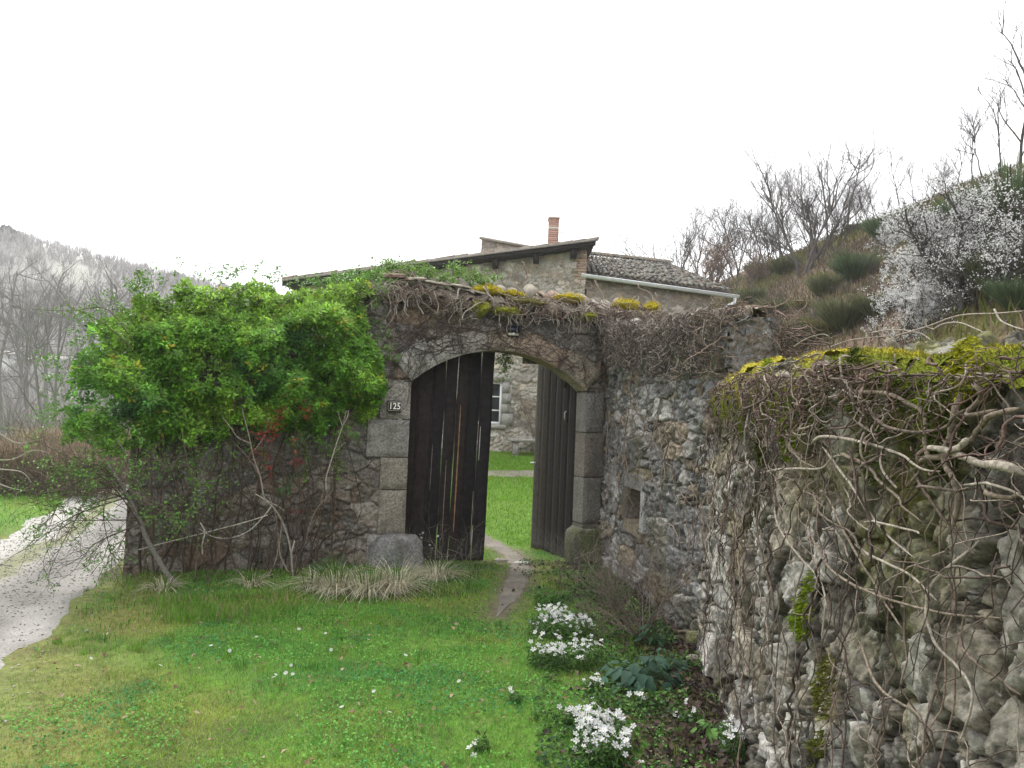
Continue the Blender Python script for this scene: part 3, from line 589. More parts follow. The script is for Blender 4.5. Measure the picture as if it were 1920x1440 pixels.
# iron rod beside the right jamb
g = Geo(); g.tube(G3(np.full(6, SPAN + .31) + np.array([0, .004, 0, -.004, .002, 0]), np.full(6, .075), np.linspace(0.0, 1.42, 6)), .012, 8, (.04, .033, .03)); tag(g.build('iron_rod', M_metal, None, True), 'thin dark iron rod standing against the right jamb', 'rod')
# threshold stones
for k, (px, py, sx, sy, lb) in enumerate(((979, 1058, .11, .06, 'pale flat stone set in the footpath at the gateway'), (938, 1052, .08, .05, 'duller flat stone on the footpath beside the left gate leaf'))):
    p = ground_at(px, py); boulder('threshold_stone', (p[0], p[1], p[2] + .005), (sx, sy, .03), 410 + k, (.42, .40, .37) if k == 0 else (.28, .25, .22), lb, 'stone', 'threshold stones', mat=M_stone)
# ---------------------------------------------------------------- SIDE WALLS
far_top = lambda u: np.interp(u, [0, 1.0, 2.6, 4.4], [3.16, 3.0, 2.80, 2.70]) + .05 * fbm(u * 2.2, u * 0, seed=501)
wfar = Wall([W1, (1.41, 8.6), (1.55, 7.2), (1.70, 6.12)], far_top, .38, .05, zb=-.3, round_=.1)
fw = empty('stone_wall', (1.5, 8, 0), 'taller far length of grey rubble side wall with small square niche, joined to the gateway', 'wall', 'side walls')
nu, nz_ = wfar.inv(1198, 948, 0)
def far_extra(B, UV):
    u, v = UV[..., 0], UV[..., 1]; d = np.maximum(np.abs(u - nu) / .34, np.abs(v - nz_) / .19); return -.30 * (1 - sstep(.82, 1.0, d))
def moss_tint(seed, amt, topw):
    def f(C, B, UV, e, r):
        n = fbm(UV[..., 0] * 2.2, UV[..., 1] * 1.5, seed=seed); k = np.clip(sstep(.15, .5, n) * amt + sstep(topw, 0, UV[..., 2 - 1] * -1 + 9e9) * 0, 0, 1)[..., None]
        C = C * (1 - k) + np.array([.085, .082, .03]) * k; return C
    return f
PALF = np.array([[.22,.22,.215],[.18,.18,.18],[.26,.25,.23],[.14,.135,.13],[.31,.30,.28],[.23,.19,.14],[.19,.19,.195]])
B, UV = wfar.grid(.014, .014); UVf = UV.copy(); UVf[..., 0] *= .45; V, q, C = rubble(B, UVf, .22, .19, 510, pits=.012, depth=.055, gap=.10, face=.3, facet=.7, warp=.25, split=.28, var=.35, pal=PALF, tint=moss_tint(511, .55, 1), mortar=(.075,.068,.055), extra=far_extra(B, UV))
g = Geo().add(V, q, C)
B, UV = wfar.end(0, .04, sign=-1); V, q, C = rubble(B, UV, .2, .16, 512); g.add(V, q, C)
B, UV = wfar.end(wfar.L, .02, sign=1); V, q, C = rubble(B, UV, .2, .16, 513, flip=True, pal=PALF); g.add(V, q, C); g.build('rubble_face', M_stone, fw, smooth=True)
def wbox(wl, u0, u1, z0, z1, o0, o1, col, seed, n=7):
    rg = np.random.default_rng(seed); g = Geo(); a = np.linspace(0, 1, n); A_, B_ = np.meshgrid(a, a, indexing='ij'); faces = []
    def f(U, Zz, O): P = wl.front(U, Zz, O) + (.008 * fbm(U * 9, Zz * 9, O * 9, seed=seed))[..., None]; i2 = np.arange(n * n).reshape(n, n); g.add(P, np.stack([i2[:-1,:-1], i2[1:,:-1], i2[1:,1:], i2[:-1,1:]], -1).reshape(-1, 4), col)
    one = np.ones_like(A_); f(u0 + (u1 - u0) * A_, z0 + (z1 - z0) * B_, o1 * one); f(u0 * one, z0 + (z1 - z0) * B_, o0 + (o1 - o0) * A_); f(u1 * one, z0 + (z1 - z0) * B_, o1 + (o0 - o1) * A_)
    f(u0 + (u1 - u0) * A_, z1 * one, o1 + (o0 - o1) * B_); f(u0 + (u1 - u0) * A_, z0 * one, o0 + (o1 - o0) * B_); return g
for (u0_, u1_, z0_, z1_, o0_, o1_, c_) in ((nu + .31, nu + .46, nz_ - .24, nz_ + .18, -.28, .075, (.36, .355, .34)), (nu - .55, nu - .29, nz_ - .2, nz_ + .24, -.28, .06, (.15, .125, .10)), (nu - .45, nu + .42, nz_ + .18, nz_ + .34, -.28, .07, (.22, .21, .20)), (nu - .4, nu + .36, nz_ - .31, nz_ - .18, -.28, .07, (.27, .22, .16))):  # niche frame; the dark far-side block is a lining coloured as the niche's shade
    wbox(wfar, u0_, u1_, z0_, z1_, o0_, o1_, c_, int(abs(u0_) * 1000)).build('niche_stone_and_shade', M_dressed, fw, smooth=False)
near_top = lambda u: np.interp(u, [0, .6, 1.2, 2.0, 2.9, 3.6, 5.5], [2.14, 2.17, 2.18, 2.15, 2.10, 2.05, 2.0]) + .035 * fbm(u * 3, u * 0, seed=521)
wnear = Wall([(1.5, 5.95), (1.47, 5.5), (1.40, 4.9), (1.31, 4.2), (1.24, 3.5), (1.20, 2.6), (1.18, 1.6), (1.2, .4)], near_top, .6, .16, zb=-.3, round_=.12)
nw = empty('stone_wall', (1.4, 4, 0), 'lower near length of pale lichened rubble side wall with yellow moss on top', 'wall', 'side walls')
def near_tint(C, B, UV, e, r):
    UV = UV * np.array([1.0, 1.0])
    n = fbm(UV[..., 0] * 1.8, UV[..., 1] * 1.2, seed=531); n2 = fbm(UV[..., 0] * 6, UV[..., 1] * 3, seed=532)
    hi = sstep(1.1, 2.2, UV[..., 1])
    k = np.clip(sstep(.1, .45, n) * .5 + hi * sstep(-.15, .35, n2 + n * .6) * .8, 0, 1)[..., None]; C = C * (1 - k) + np.array([.10, .105, .022]) * k
    dk_ = (sstep(.1, .3, fbm(UV[..., 0] * 9, UV[..., 1] * 5, seed=534, o=5)) * .65)[..., None]; C = C * (1 - dk_) + np.array([.055, .05, .042]) * dk_
    wl_ = (sstep(.25, .36, fbm(UV[..., 0] * 7, UV[..., 1] * 6, seed=535, o=5)) * .25 * (1 - .7 * hi))[..., None]; C = C * (1 - wl_) + np.array([.42, .42, .39]) * wl_
    k = (sstep(.25, .55, fbm(UV[..., 0] * 2.5, UV[..., 1] * 2.5, seed=533)) * .6 * (1 - hi))[..., None]; C = C * (1 - k) + np.array([.22, .18, .08]) * k
    return C
PALN = np.array([[.24,.225,.195],[.28,.265,.235],[.19,.175,.145],[.24,.215,.17],[.15,.138,.115],[.33,.315,.285],[.21,.185,.14]])
B, UV = wnear.grid(.009, .009, back=True)
un = UV.copy(); uu_ = np.linspace(0, 6, 400); sc_ = np.interp(uu_, [0, 1.5, 3, 4.2, 6], [.45, .62, 1.0, 1.5, 1.6]); cu_ = np.r_[0, np.cumsum((sc_[1:] + sc_[:-1]) / 2 * np.diff(uu_))]; un[..., 0] = np.interp(un[..., 0], uu_, cu_)
V, q, C = rubble(B, un, .20, .21, 540, depth=.05, gap=.12, split=.42, var=.42, mstr=.95, warp=.13, face=.1, facet=.45, pits=.014, pal=PALN, tint=near_tint, mortar=(.05, .042, .030), rough=.010, recess=1.5,
    extra=.018 * fbm(UV[..., 0] * 1.6, UV[..., 1] * 1.6, seed=541))
g = Geo().add(V, q, C); B, UV = wnear.end(0, .03, sign=-1); V, q, C = rubble(B, UV, .2, .16, 514); g.add(V, q, C); g.build('rubble_face', M_stone_near, nw, smooth=True)
# rocks at the corner between both walls
for k, (px, py, s_, lb) in enumerate(((1310, 1212, .11, 'mossy fallen stone in the corner where the side walls meet'), (1335, 1228, .08, 'small yellowish stone against the near wall foot'), (1300, 1245, .06, 'small flat stone lowest of the fallen stones by the wall'), (1322, 1060 + 130, .07, 'grey stone highest of the fallen stones by the wall'))):
    p = ground_at(px, py); boulder('fallen_stone', (p[0], p[1], p[2] + s_ * .4), (s_, s_ * .8, s_ * .7), 420 + k, [(.14, .14, .07), (.22, .18, .10), (.25, .23, .18), (.20, .19, .17)][k], lb, 'stone', 'fallen stones by the side wall', mat=M_stone)
# ---------------------------------------------------------------- FARMHOUSE
hy = 22.0
fh = empty('farmhouse', (0, hy, 1.1), 'stone farmhouse behind the gate with mono-pitched gable, dark verge and tiled wing', 'house')
verge = lambda x: np.interp(x, [-6.4, 2.05], [at(555, 540, hy)[2], at(1088, 468, hy)[2]])
zlo, xr = .4, 2.0
def win_hole(P):
    return (P[..., 0] > -1.28) & (P[..., 0] < -.27) & (P[..., 2] > 1.72) & (P[..., 2] < 2.95)
xg = np.arange(-6.2, xr, .03); kz = np.linspace(0, 1, 210); B = np.stack([np.repeat(xg[:, None], len(kz), 1), np.full((len(xg), len(kz)), hy), zlo + (verge(xg)[:, None] - zlo) * kz[None]], -1)
UV = np.stack([B[..., 0], B[..., 2]], -1)
PALH = np.array([[.40,.37,.33],[.46,.43,.39],[.34,.31,.27],[.29,.26,.23],[.42,.37,.30],[.37,.31,.25]])
V, q, C = rubble(B, UV, .24, .15, 601, depth=.05, gap=.13, pal=PALH, mortar=(.30,.27,.22), keep=lambda P: ~win_hole(P)); g = Geo().add(V, q, C)
# right return of the gable and body
def wallface(g, a, b, z0, z1, res, seed, su=.3, sv=.18, pal=PALH, z1b=None, mortar=(.24,.215,.18)):
    a = np.array(a, float); b = np.array(b, float); L = np.linalg.norm(b - a); k = np.linspace(0, 1, max(3, int(L / res))); kz = np.linspace(0, 1, max(3, int((max(z1, z1b or z1) - z0) / res)))
    zt = z1 + ((z1b if z1b is not None else z1) - z1) * k; p = a + (b - a) * k[:, None]
    B = np.stack([np.repeat(p[:, :1], len(kz), 1), np.repeat(p[:, 1:], len(kz), 1), z0 + (zt[:, None] - z0) * kz[None]], -1); UV = np.stack([np.repeat((k * L)[:, None], len(kz), 1), B[..., 2]], -1)
    V, q, C = rubble(B, UV, su, sv, seed, depth=.04, gap=.2, pal=pal, mortar=mortar); g.add(V, q, C); return g
wallface(g, (xr, hy), (xr + .1, hy + 6), zlo, float(verge(xr)), .06, 602); wallface(g, (-6.2, hy + 6), (-6.2, hy), zlo, float(verge(-6.2)), .1, 603)
wallface(g, (xr + .1, hy + 6), (-6.2, hy + 6), zlo, float(verge(xr)), .1, 604, z1b=float(verge(-6.2)))
g.build('wall', M_house, fh, smooth=True)
# brick quoins at the gable's upper right corner
g = Geo(); rg = np.random.default_rng(9); zc = float(verge(xr)) - .05
for k in range(13):
    z1 = zc - k * .075; wd = .34 if k % 2 else .22; g.box((xr - wd, hy - .045, z1 - .065), (xr + .02, hy + .2, z1), np.array([(.36, .25, .18), (.42, .32, .24), (.33, .24, .19)][k % 3]) * rg.uniform(.9, 1.1), jit=.006, rng=rg)
g.build('brick_quoin', M_house, fh)
# roof: slab, verge boards, tile ends
g = Geo(); sl = (verge(2.05) - verge(-6.4)) / 8.45
def roofbox(g, x0, x1, y0, y1, dz0, dz1, col):
    v = np.array([[x, y, float(verge(x)) + d + (0)] for x in (x0, x1) for y in (y0, y1) for d in (dz0, dz1)]); 
    g.add(v, [[0,1,3,2],[4,6,7,5],[0,4,5,1],[2,3,7,6],[0,2,6,4],[1,5,7,3]], col)
verge0 = verge
verge = lambda x: verge0(-6.4) + sl * (x + 6.4)
roofbox(g, -6.6, 2.2, hy - .42, hy + 6.2, .06, .12, (.07, .06, .055)); g.build('roof_deck', M_wood, fh)
g = Geo(); roofbox(g, -6.6, 2.22, hy - .46, hy - .425, .0, .17, (.035, .03, .03)); roofbox(g, -6.6, 2.22, hy - .50, hy - .462, .13, .19, (.30, .27, .25)); g.build('verge_board', M_wood, fh)
g = Geo()
for k, x in enumerate(np.arange(-6.6, 2.2, .37)):
    v, f = half_tile(np.array([x + .4, hy - .40, float(verge(x + .4)) + .16 + rg.normal(0, .008)]), norm(np.array([-1, 0, -sl])), np.array([0, 1, 0]), up, .10, .085, .42); g.add(v, f, tcols[k % 5])
yy0 = np.arange(hy - .2, hy + 6.2, .24)
for y_ in yy0:
    for x in np.arange(-6.6, 2.0, 1.1): v, f = half_tile(np.array([x + 1.15, y_, float(verge(x + 1.1)) + .15]), norm(np.array([-1, 0, -sl])), np.array([0, 1, 0]), up, .11, .095, 1.15, n=6); g.add(v, f, tcols[int(y_ * 7 + x) % 5])
g.build('roof_tiles', M_tile, fh, smooth=True)
for x in (-4.6, -2.6, -.6, .55, 1.62):
    g = Geo(); g.box((x - .08, hy - .4, float(verge(x)) - .22), (x + .08, hy + .1, float(verge(x)) + .055), (.03, .025, .025)); g.build('rafter_end', M_wood, fh)
# window seen through the gate
wn = empty('window', (-.77, hy, 1.7), None, None); wn.parent = fh; wn.location = wn.location - fh.location
bpy.context.view_layer.update()
g = Geo(); x0, x1, z0, z1 = -1.28, -.27, 1.72, 2.95
for a in ((x0, hy + .04, z0, x0 + .07, z1), (x1 - .07, hy + .04, z0, x1, z1)): g.box((a[0], hy + .03, a[2]), (a[3], hy + .10, a[4]), (.8, .8, .8))
g.box((x0 + .07, hy + .03, z0), (x1 - .07, hy + .10, z0 + .08), (.8, .8, .8)); g.box((x0 + .07, hy + .03, z1 - .07), (x1 - .07, hy + .10, z1), (.8, .8, .8)); g.box((-.80, hy + .028, z0 + .08), (-.735, hy + .09, z1 - .07), (.8, .8, .8))
for zz in (2.11, 2.50):
    g.box((x0 + .07, hy + .035, zz), (-.80, hy + .075, zz + .035), (.8, .8, .8)); g.box((-.735, hy + .035, zz), (x1 - .07, hy + .075, zz + .035), (.8, .8, .8))
g.build('window_frame', M_paint, wn); Geo().box((x0 + .06, hy + .076, z0 + .06), (x1 - .06, hy + .082, z1 - .06), (.02, .022, .025)).build('pane', M_glass, wn)
g = Geo(); 
for a in ((x0 - .001, x0), (x1, x1 + .001)): g.box((a[0] - .0, hy - .05, z0), (a[1], hy + .2, z1), (.35, .33, .3))
rg = np.random.default_rng(19)
for k, (z0_, z1_, w_) in enumerate(((1.72, 2.05, .34), (2.05, 2.32, .22), (2.32, 2.62, .26), (2.62, 2.95, .20))):
    Geo().box((x1 + .002, hy - .075, z0_ + .008), (x1 + w_, hy + .12, z1_ - .008), np.array((.30, .285, .27)) * rg.uniform(.9, 1.12), jit=.008, rng=rg).build('window_quoin', M_house, fh)
    Geo().box((x0 - w_, hy - .075, z0_ + .008), (x0 - .002, hy + .12, z1_ - .008), np.array((.30, .285, .27)) * rg.uniform(.9, 1.12), jit=.008, rng=rg).build('window_quoin', M_house, fh)
Geo().box((x0 - .15, hy - .12, 1.60), (x1 + .15, hy + .15, 1.72), (.36, .34, .31), jit=.01, rng=rg).build('window_sill', M_house, fh)
Geo().box((x0 - .2, hy - .07, 2.955), (x1 + .25, hy + .15, 3.2), (.38, .36, .34), jit=.01, rng=rg).build('lintel', M_house, fh)
# tiled wing
E0, E1 = at(1086, 512, 22.0), at(1374, 549, 24.2); ez = (E0[2] + E1[2]) / 2; E0[2] = E1[2] = ez
R0, R1 = at(1088, 478, 25.9), at(1252, 496, 26.9); rz = (R0[2] + R1[2]) / 2; R0[2] = R1[2] = rz
g = Geo(); nr, ncol = 15, 27; ed = norm(E1 - E0)
deck = np.array([E0, E1, R1, R0]) - np.array([0, 0, .03]); g.add(np.r_[deck, deck - [0, 0, .06]], [[0,1,2,3],[7,6,5,4],[0,4,5,1],[1,5,6,2],[2,6,7,3],[3,7,4,0]], (.10, .08, .07))
back = R0 + (R0 - E0) * np.array([1, 1, -1.0]); back2 = R1 + (R0 - E0) * np.array([1, 1, -1.0]); g.add([R0, R1, back2, back], [[0,1,2,3]], (.28, .2, .15)); g.build('wing_roof_deck', M_wood, fh)
g = Geo(); rg = np.random.default_rng(21)
for i in range(ncol):
    for j in range(nr):
        fi = (i + .5) / ncol; a = E0 + (E1 - E0) * fi; b = R0 + (R1 - R0) * fi
        p = a + (b - a) * (j / nr) ; q_ = a + (b - a) * ((j + 1.25) / nr); ax = q_ - p; L = np.linalg.norm(ax); ax = ax / L; upv = norm(np.cross(ed, ax)); wd = np.linalg.norm((E1 - E0) * (1 - j / nr) + (R1 - R0) * (j / nr)) / ncol
        v, f = half_tile(p + upv * (.045 + rg.normal(0, .012)) + ed * rg.normal(0, .01), ax, ed, upv, wd * .34, wd * .28, L, n=7); g.add(v, f, np.array([(.20, .19, .175), (.30, .285, .25), (.14, .13, .125), (.25, .20, .16), (.36, .34, .30)][rg.integers(5)]) * .5)
g.build('wing_roof_tiles', M_tile, fh, smooth=True)
g = Geo()
for k in range(20):
    p = R0 + (R1 - R0) * k / 20; v, f = half_tile(p + [0, 0, .06], norm(R1 - R0), norm(np.cross(norm(R1 - R0), up)), up, .12, .10, .3, n=7); g.add(v, f, tcols[k % 5])
g.build('wing_ridge_tiles', M_tile, fh, smooth=True)
g = Geo(); C1 = at(1334, 570, 23.95); wa = (xr - .02, 22.35); wb = (C1[0], C1[1] + .15); wallface(g, wa, wb, zlo, ez + .1, .04, 610, su=.34, sv=.17, pal=PALH * np.array([.85, .82, .8])); wallface(g, wb, (wb[0] - 1.2, wb[1] + 3.2), zlo, ez + .1, .08, 611); g.build('wing_wall', M_house, fh, smooth=True)
# gutter (half round), brackets, downpipe
gu = Geo(); a = np.linspace(math.pi, 2 * math.pi, 8); gd = norm(np.cross(ed, up)); S0 = E0 + gd * .06 - [0, 0, .04] ; S1 = E1 + gd * .06 + ed * .15 - [0, 0, .10]
rr = .085; ring = lambda c, r_: c + gd * (r_ * np.cos(a))[:, None] + up * (r_ * np.sin(a))[:, None]
V = np.r_[ring(S0, rr), ring(S1, rr), ring(S0, rr - .008), ring(S1, rr - .008)]; i = np.arange(7); gu.add(V, [np.stack([i, i + 1, i + 9, i + 8], 1), np.stack([i + 17, i + 16, i + 24, i + 25], 1), [[0, 8, 24, 16], [7, 23, 31, 15]]], (.80, .84, .88))
gu.tube([S0 + gd * (rr) , S1 + gd * (rr)], .018, 6, (.85, .88, .92)); gutter = gu.build('gutter', M_zinc, fh, smooth=True)
g = Geo()
Dp = [S1 - ed * .1 - [0, 0, .07], S1 - ed * .12 - [0, 0, .22], np.array([wb[0] + .25, wb[1] - .22, ez - .62]), np.array([wb[0] - .02, wb[1] - .14, ez - .78]), np.array([wb[0] - .02, wb[1] - .14, ez - 3.2])]
g.tube(Dp, .05, 10, (.75, .79, .82)); g.build('downpipe', M_zinc, fh, smooth=True)
# rear block and chimney
g = Geo(); a_, b_ = at(903, 447, 27.5), at(990, 462, 29); p1_ = at(1010, 466, 29.2); wallface(g, (a_[0], a_[1]), (p1_[0], p1_[1]), 3.5, a_[2], .05, 620, z1b=p1_[2] + .02, pal=PALH); g.build('rear_gable', M_house, fh, smooth=True)
g = Geo(); p0, p1 = at(900, 446, 27.3), at(1010, 466, 29.2); g.tube([p0, p1], .06, 6, (.35, .32, .28)); g.build('rear_gable_coping', M_stone, fh, True)
g = Geo(); c = at(1037, 450, 28); ct = at(1037, 413, 28); rg = np.random.default_rng(31); z = c[2] - 1.2; k = 0
while z < ct[2]:
    off = .01 if k % 2 else 0; col = np.array([(.42, .24, .19), (.48, .30, .24), (.38, .23, .18)][k % 3]); 
    if k in (21,): col = np.array([.6, .55, .5])
    g.box((c[0] - .19 + off * .3, 27.8, z), (c[0] + .19 - off * .3, 28.24, z + .062), col); g.box((c[0] - .185, 27.806, z + .062), (c[0] + .185, 28.234, z + .075), (.42, .37, .32)); z += .075; k += 1
g.box((c[0] - .21, 27.76, z), (c[0] + .21, 28.28, z + .05), (.45, .30, .25)); g.build('chimney', M_house, fh)
g = Geo(); zt = at(1060, 436, 28)[2]; g.tube([[c[0] + .30, 28, c[2] - .7], [c[0] + .30, 28, zt + .05]], .012, 5, (.3, .3, .3)); g.tube([[c[0] + .2, 28, zt], [c[0] + .85, 28, zt + .02]], .008, 5, (.3, .3, .3))
for k in range(6): g.tube([[c[0] + .35 + k * .09, 27.85, zt + .005 + k * .002], [c[0] + .35 + k * .09, 28.15, zt + .005]], .005, 4, (.3, .3, .3)); g.tube([[c[0] + .35 + k * .09, 28, zt - .06], [c[0] + .35 + k * .09, 28, zt + .07]], .005, 4, (.3, .3, .3))
g.build('aerial', M_metal, fh)
# stone bench by the house wall
be = empty('stone_bench', (.35, 21.4, 1.0), 'low stone slab bench against the farmhouse wall, seen through the gate', 'bench')
bz = H(.35, 21.4); Geo().box((-.05, 21.15, bz + .36), (1.1, 21.6, bz + .45), (.30, .28, .26), jit=.012, rng=rg).build('seat', M_stone, be)
for x in (.08, .85): Geo().box((x, 21.2, bz - .1), (x + .18, 21.55, bz + .355), (.25, .23, .21), jit=.012, rng=rg).build('leg', M_stone, be)
# power line from the gable down past the ivy
g = Geo(); a_ = at(545, 438, 40); b_ = at(690, 520, 24); P = np.linspace(a_, b_, 20); P[:, 2] -= .5 * np.sin(np.linspace(0, math.pi, 20)); g.tube(P, .012, 4, (.3, .3, .3)); tag(g.build('overhead_cable', M_metal), 'thin overhead cable in the sky left of the farmhouse roof', 'cable')
# ================================================================ VEGETATION
def leaves(g, P, Nrm, size, col, asp=.5, rng=None, fold=.25, tipd=None):
    """pointed folded leaves: six vertices, four triangles each"""
    n = len(P); P = np.asarray(P, float); Nrm = norm(Nrm); D = rng.normal(size=(n, 3)) if tipd is None else np.asarray(tipd, float) + rng.normal(0, .35, (n, 3))
    D = norm(D - (D * Nrm).sum(1, keepdims=True) * Nrm); S = np.cross(Nrm, D); L = np.broadcast_to(size, (n,))[:, None]; w_ = L * asp / 2
    a = P; b = P + D * L * .45 + S * w_ + Nrm * w_ * fold * 2; c = P + D * L * .45 - S * w_ + Nrm * w_ * fold * 2; d = P + D * L * .45; e = P + D * L - Nrm * L * .12
    V = np.stack([a, b, c, d, e], 1).reshape(-1, 3); i = np.arange(n)[:, None] * 5
    T = np.concatenate([i + [0, 3, 1], i + [0, 2, 3], i + [3, 4, 1], i + [3, 2, 4]]); g.add(V, T, np.repeat(np.clip(col, .003, .9), 5, 0)); return g
def blades(g, P, h, w_, lean, col, rng, two=True, tip=None):
    n = len(P); a = rng.uniform(0, 2 * math.pi, n); S = np.stack([np.cos(a), np.sin(a), 0 * a], 1); b = rng.uniform(0, 2 * math.pi, n); Ld = np.stack([np.cos(b), np.sin(b), 0 * b], 1)
    if np.ndim(lean) == 2: Ln = lean
    else: Ln = Ld * (np.abs(rng.normal(0, 1, n)) * lean)[:, None]
    h = np.broadcast_to(h, (n,))[:, None]; Z = np.array([0, 0, 1.0]); w_ = np.broadcast_to(w_, (n,))[:, None]
    if two:
        m = P + Z * h * .6 + Ln * h * .3; t = P + Z * h * np.where(np.linalg.norm(Ln, axis=1, keepdims=True) > 1, .55, 1) + Ln * h
        V = np.stack([P - S * w_, P + S * w_, m + S * w_ * .75, m - S * w_ * .75, t], 1).reshape(-1, 3); i = np.arange(n)[:, None] * 5
        g.add(V, [np.asarray(i + [0, 1, 2, 3]), np.asarray(i + [3, 2, 4])], np.repeat(np.clip(col, .003, .9), 5, 0))
    else:
        t = P + Z * h + Ln * h; V = np.stack([P - S * w_, P + S * w_, t], 1).reshape(-1, 3); i = np.arange(n)[:, None] * 3; g.add(V, np.asarray(i + [0, 1, 2]), np.repeat(np.clip(col, .003, .9), 3, 0))
    return g
def inpoly(x, y, poly):
    p = np.asarray(poly, float); c = np.zeros(np.shape(x), bool)
    for (x0, y0), (x1, y1) in zip(p, np.roll(p, -1, 0)):
        k = ((y0 > y) != (y1 > y)) & (x < (x1 - x0) * (y - y0) / (y1 - y0 + 1e-12) + x0); c ^= k
    return c
def smooth_path(P, n=6):
    P = np.asarray(P, float)
    if len(P) < 3: return P
    Q = np.r_[[2 * P[0] - P[1]], P, [2 * P[-1] - P[-2]]]; out = []
    for i in range(1, len(Q) - 2):
        for t in np.linspace(0, 1, n, endpoint=False): out.append(.5 * ((2*Q[i]) + (-Q[i-1]+Q[i+1])*t + (2*Q[i-1]-5*Q[i]+4*Q[i+1]-Q[i+2])*t*t + (-Q[i-1]+3*Q[i]-3*Q[i+1]+Q[i+2])*t**3))
    return np.array(out + [P[-1]])
# ---------------------------------------------------------------- lawn grass
rng = np.random.default_rng(11)
def lawn_ok(x, y):
    ld, sd, _ = lane_d(x, y); n2 = fbm(x * 3.1, y * 3.1, seed=32)
    ok = ld - LANE_W + .12 * n2 > -.10 * rng.random(x.shape) ** 2 - .02
    pd, _, arc = pdist(x, y, PATH); ok &= ~((pd < path_w(arc) + .03) & (rng.random(x.shape) < .95)); ok &= ~((pd < path_w(arc) + .16) & (rng.random(x.shape) < .45))
    t = (np.stack([x, y], -1) - G0) @ GE; o = (np.stack([x, y], -1) - G0) @ GN
    ok &= ~((o < .08) & (o > -.56) & (t > GT0) & ((t < 0) | (t > SPAN)))
    return ok, ld, n2
def lawn(n, x0, x1, y0, y1, h, w_, seed):
    rg = np.random.default_rng(seed); x = rg.uniform(x0, x1, n); y = rg.uniform(y0, y1, n); ok, ld, n2 = lawn_ok(x, y)
    wd, _, _ = pdist(x, y, [W1, W2, W3, (.85, 1)]); dens = np.ones(n) * .95; dens *= 1 - .92 * sstep(.7, .35, wd + n2 * .2); dens *= 1 - .5 * sstep(1.1, .2, ld - LANE_W) * (y < 10)
    ok &= (x < np.interp(y, [0, 3.7, 5.9, 10.47], [1.1, 1.15, 1.5, 1.2])) | (y > 11); ok &= rg.random(n) < dens
    x, y, n2, ld = x[ok], y[ok], n2[ok], ld[ok]; n1 = fbm(x * .9, y * .9, seed=31); n5 = fbm(x * 1.7, y * 1.7, seed=35); n6 = fbm(x * 6, y * 6, seed=36)
    c = np.array([.15, .35, .045]) * np.ones((len(x), 3)); k = sstep(-.1, .5, n1)[:, None]; c = c * (1 - k) + np.array([.28, .38, .06]) * k
    k = (sstep(.05, .5, n5) * .7)[:, None]; c = c * (1 - k) + np.array([.07, .26, .055]) * k
    k = (sstep(1.3, .2, ld - LANE_W) * (y < 10) * .3)[:, None]; c = c * (1 - k) + np.array([.24, .22, .07]) * k
    dry = rg.random(len(x)) < (.06 + .2 * sstep(.15, .5, n6)); c[dry] = [.26, .22, .11]
    if y0 > 10: c = np.array([.15, .31, .025]) * np.ones((len(x), 3)) * (1 + .2 * n6[:, None])
    c = c * rg.uniform(.5, 1.5, (len(x), 1)) * (1 + .12 * rg.normal(size=(len(x), 3)) * [1, .5, .5])
    P = np.stack([x, y, H(x, y) - .005], 1); hh = h * rg.uniform(.5, 1.3, len(x)) * (1 + .5 * n5 + .25 * n6); return P, np.clip(hh, .008, 1), w_, c
g = Geo()
for a in ((170000, -3.6, 1.4, 2.6, 6.0, .028, .0022, 61), (120000, -5.6, 1.6, 6.0, 12.5, .036, .0034, 62), (60000, -4, 5, 12.0, 21, .06, .007, 63), (45000, -16, -4, 4, 26, .07, .008, 64)):
    P, hh, w_, c = lawn(*a); blades(g, P, hh, w_, .8, c, rng, two=False)
rg = np.random.default_rng(66); nt_ = 900; tx = rg.uniform(-4.5, 1.3, nt_); ty = rg.uniform(2.8, 9.6, nt_); ok, ld, n2 = lawn_ok(tx, ty); ok &= fbm(tx * 1.1, ty * 1.1, seed=67) > -.1; tx, ty = tx[ok], ty[ok]
for a_, b_ in zip(tx, ty):
    m_ = rg.integers(14, 40); rr = rg.uniform(.015, .05); P = np.stack([a_ + rg.normal(0, rr, m_), b_ + rg.normal(0, rr, m_), np.zeros(m_)], 1); P[:, 2] = H(a_, b_) - .004; c0 = np.array([(.10, .26, .03), (.16, .30, .04), (.07, .19, .035), (.20, .26, .06)][rg.integers(4)])
    blades(g, P, rg.uniform(.03, .075) * rg.uniform(.6, 1.2, m_), .0022, .45, c0 * rg.uniform(.6, 1.4, (m_, 1)), rg)
# longer grass in front of the left wall and along the lane verge
def tall(n, poly_px, h, colr, lean=.35, w_=.003, seed=0):
    rg = np.random.default_rng(seed); q = np.array([ground_at(*p)[:2] for p in poly_px]); lo_, hi_ = q.min(0), q.max(0); x = rg.uniform(lo_[0], hi_[0], n); y = rg.uniform(lo_[1], hi_[1], n)
    k = inpoly(x, y, q); ok, ld, n2 = lawn_ok(x, y); k &= ok; pe, _, _ = pdist(x, y, [tuple(v) for v in np.r_[q, q[:1]]]); k &= rg.random(n) < sstep(-.1, .38, pe + .18 * n2); x, y = x[k], y[k]; nn = fbm(x * 4, y * 4, seed=seed + 90); k = rg.random(len(x)) < .45 + nn; x, y, nn = x[k], y[k], nn[k]
    c = np.array(colr) * rg.uniform(.6, 1.4, (len(x), 1)); dry = rg.random(len(x)) < .14; c[dry] = [.30, .25, .14]
    return np.stack([x, y, H(x, y) - .01], 1), h * rg.uniform(.4, 1.2, len(x)) * (1 + .6 * nn), w_, c, lean
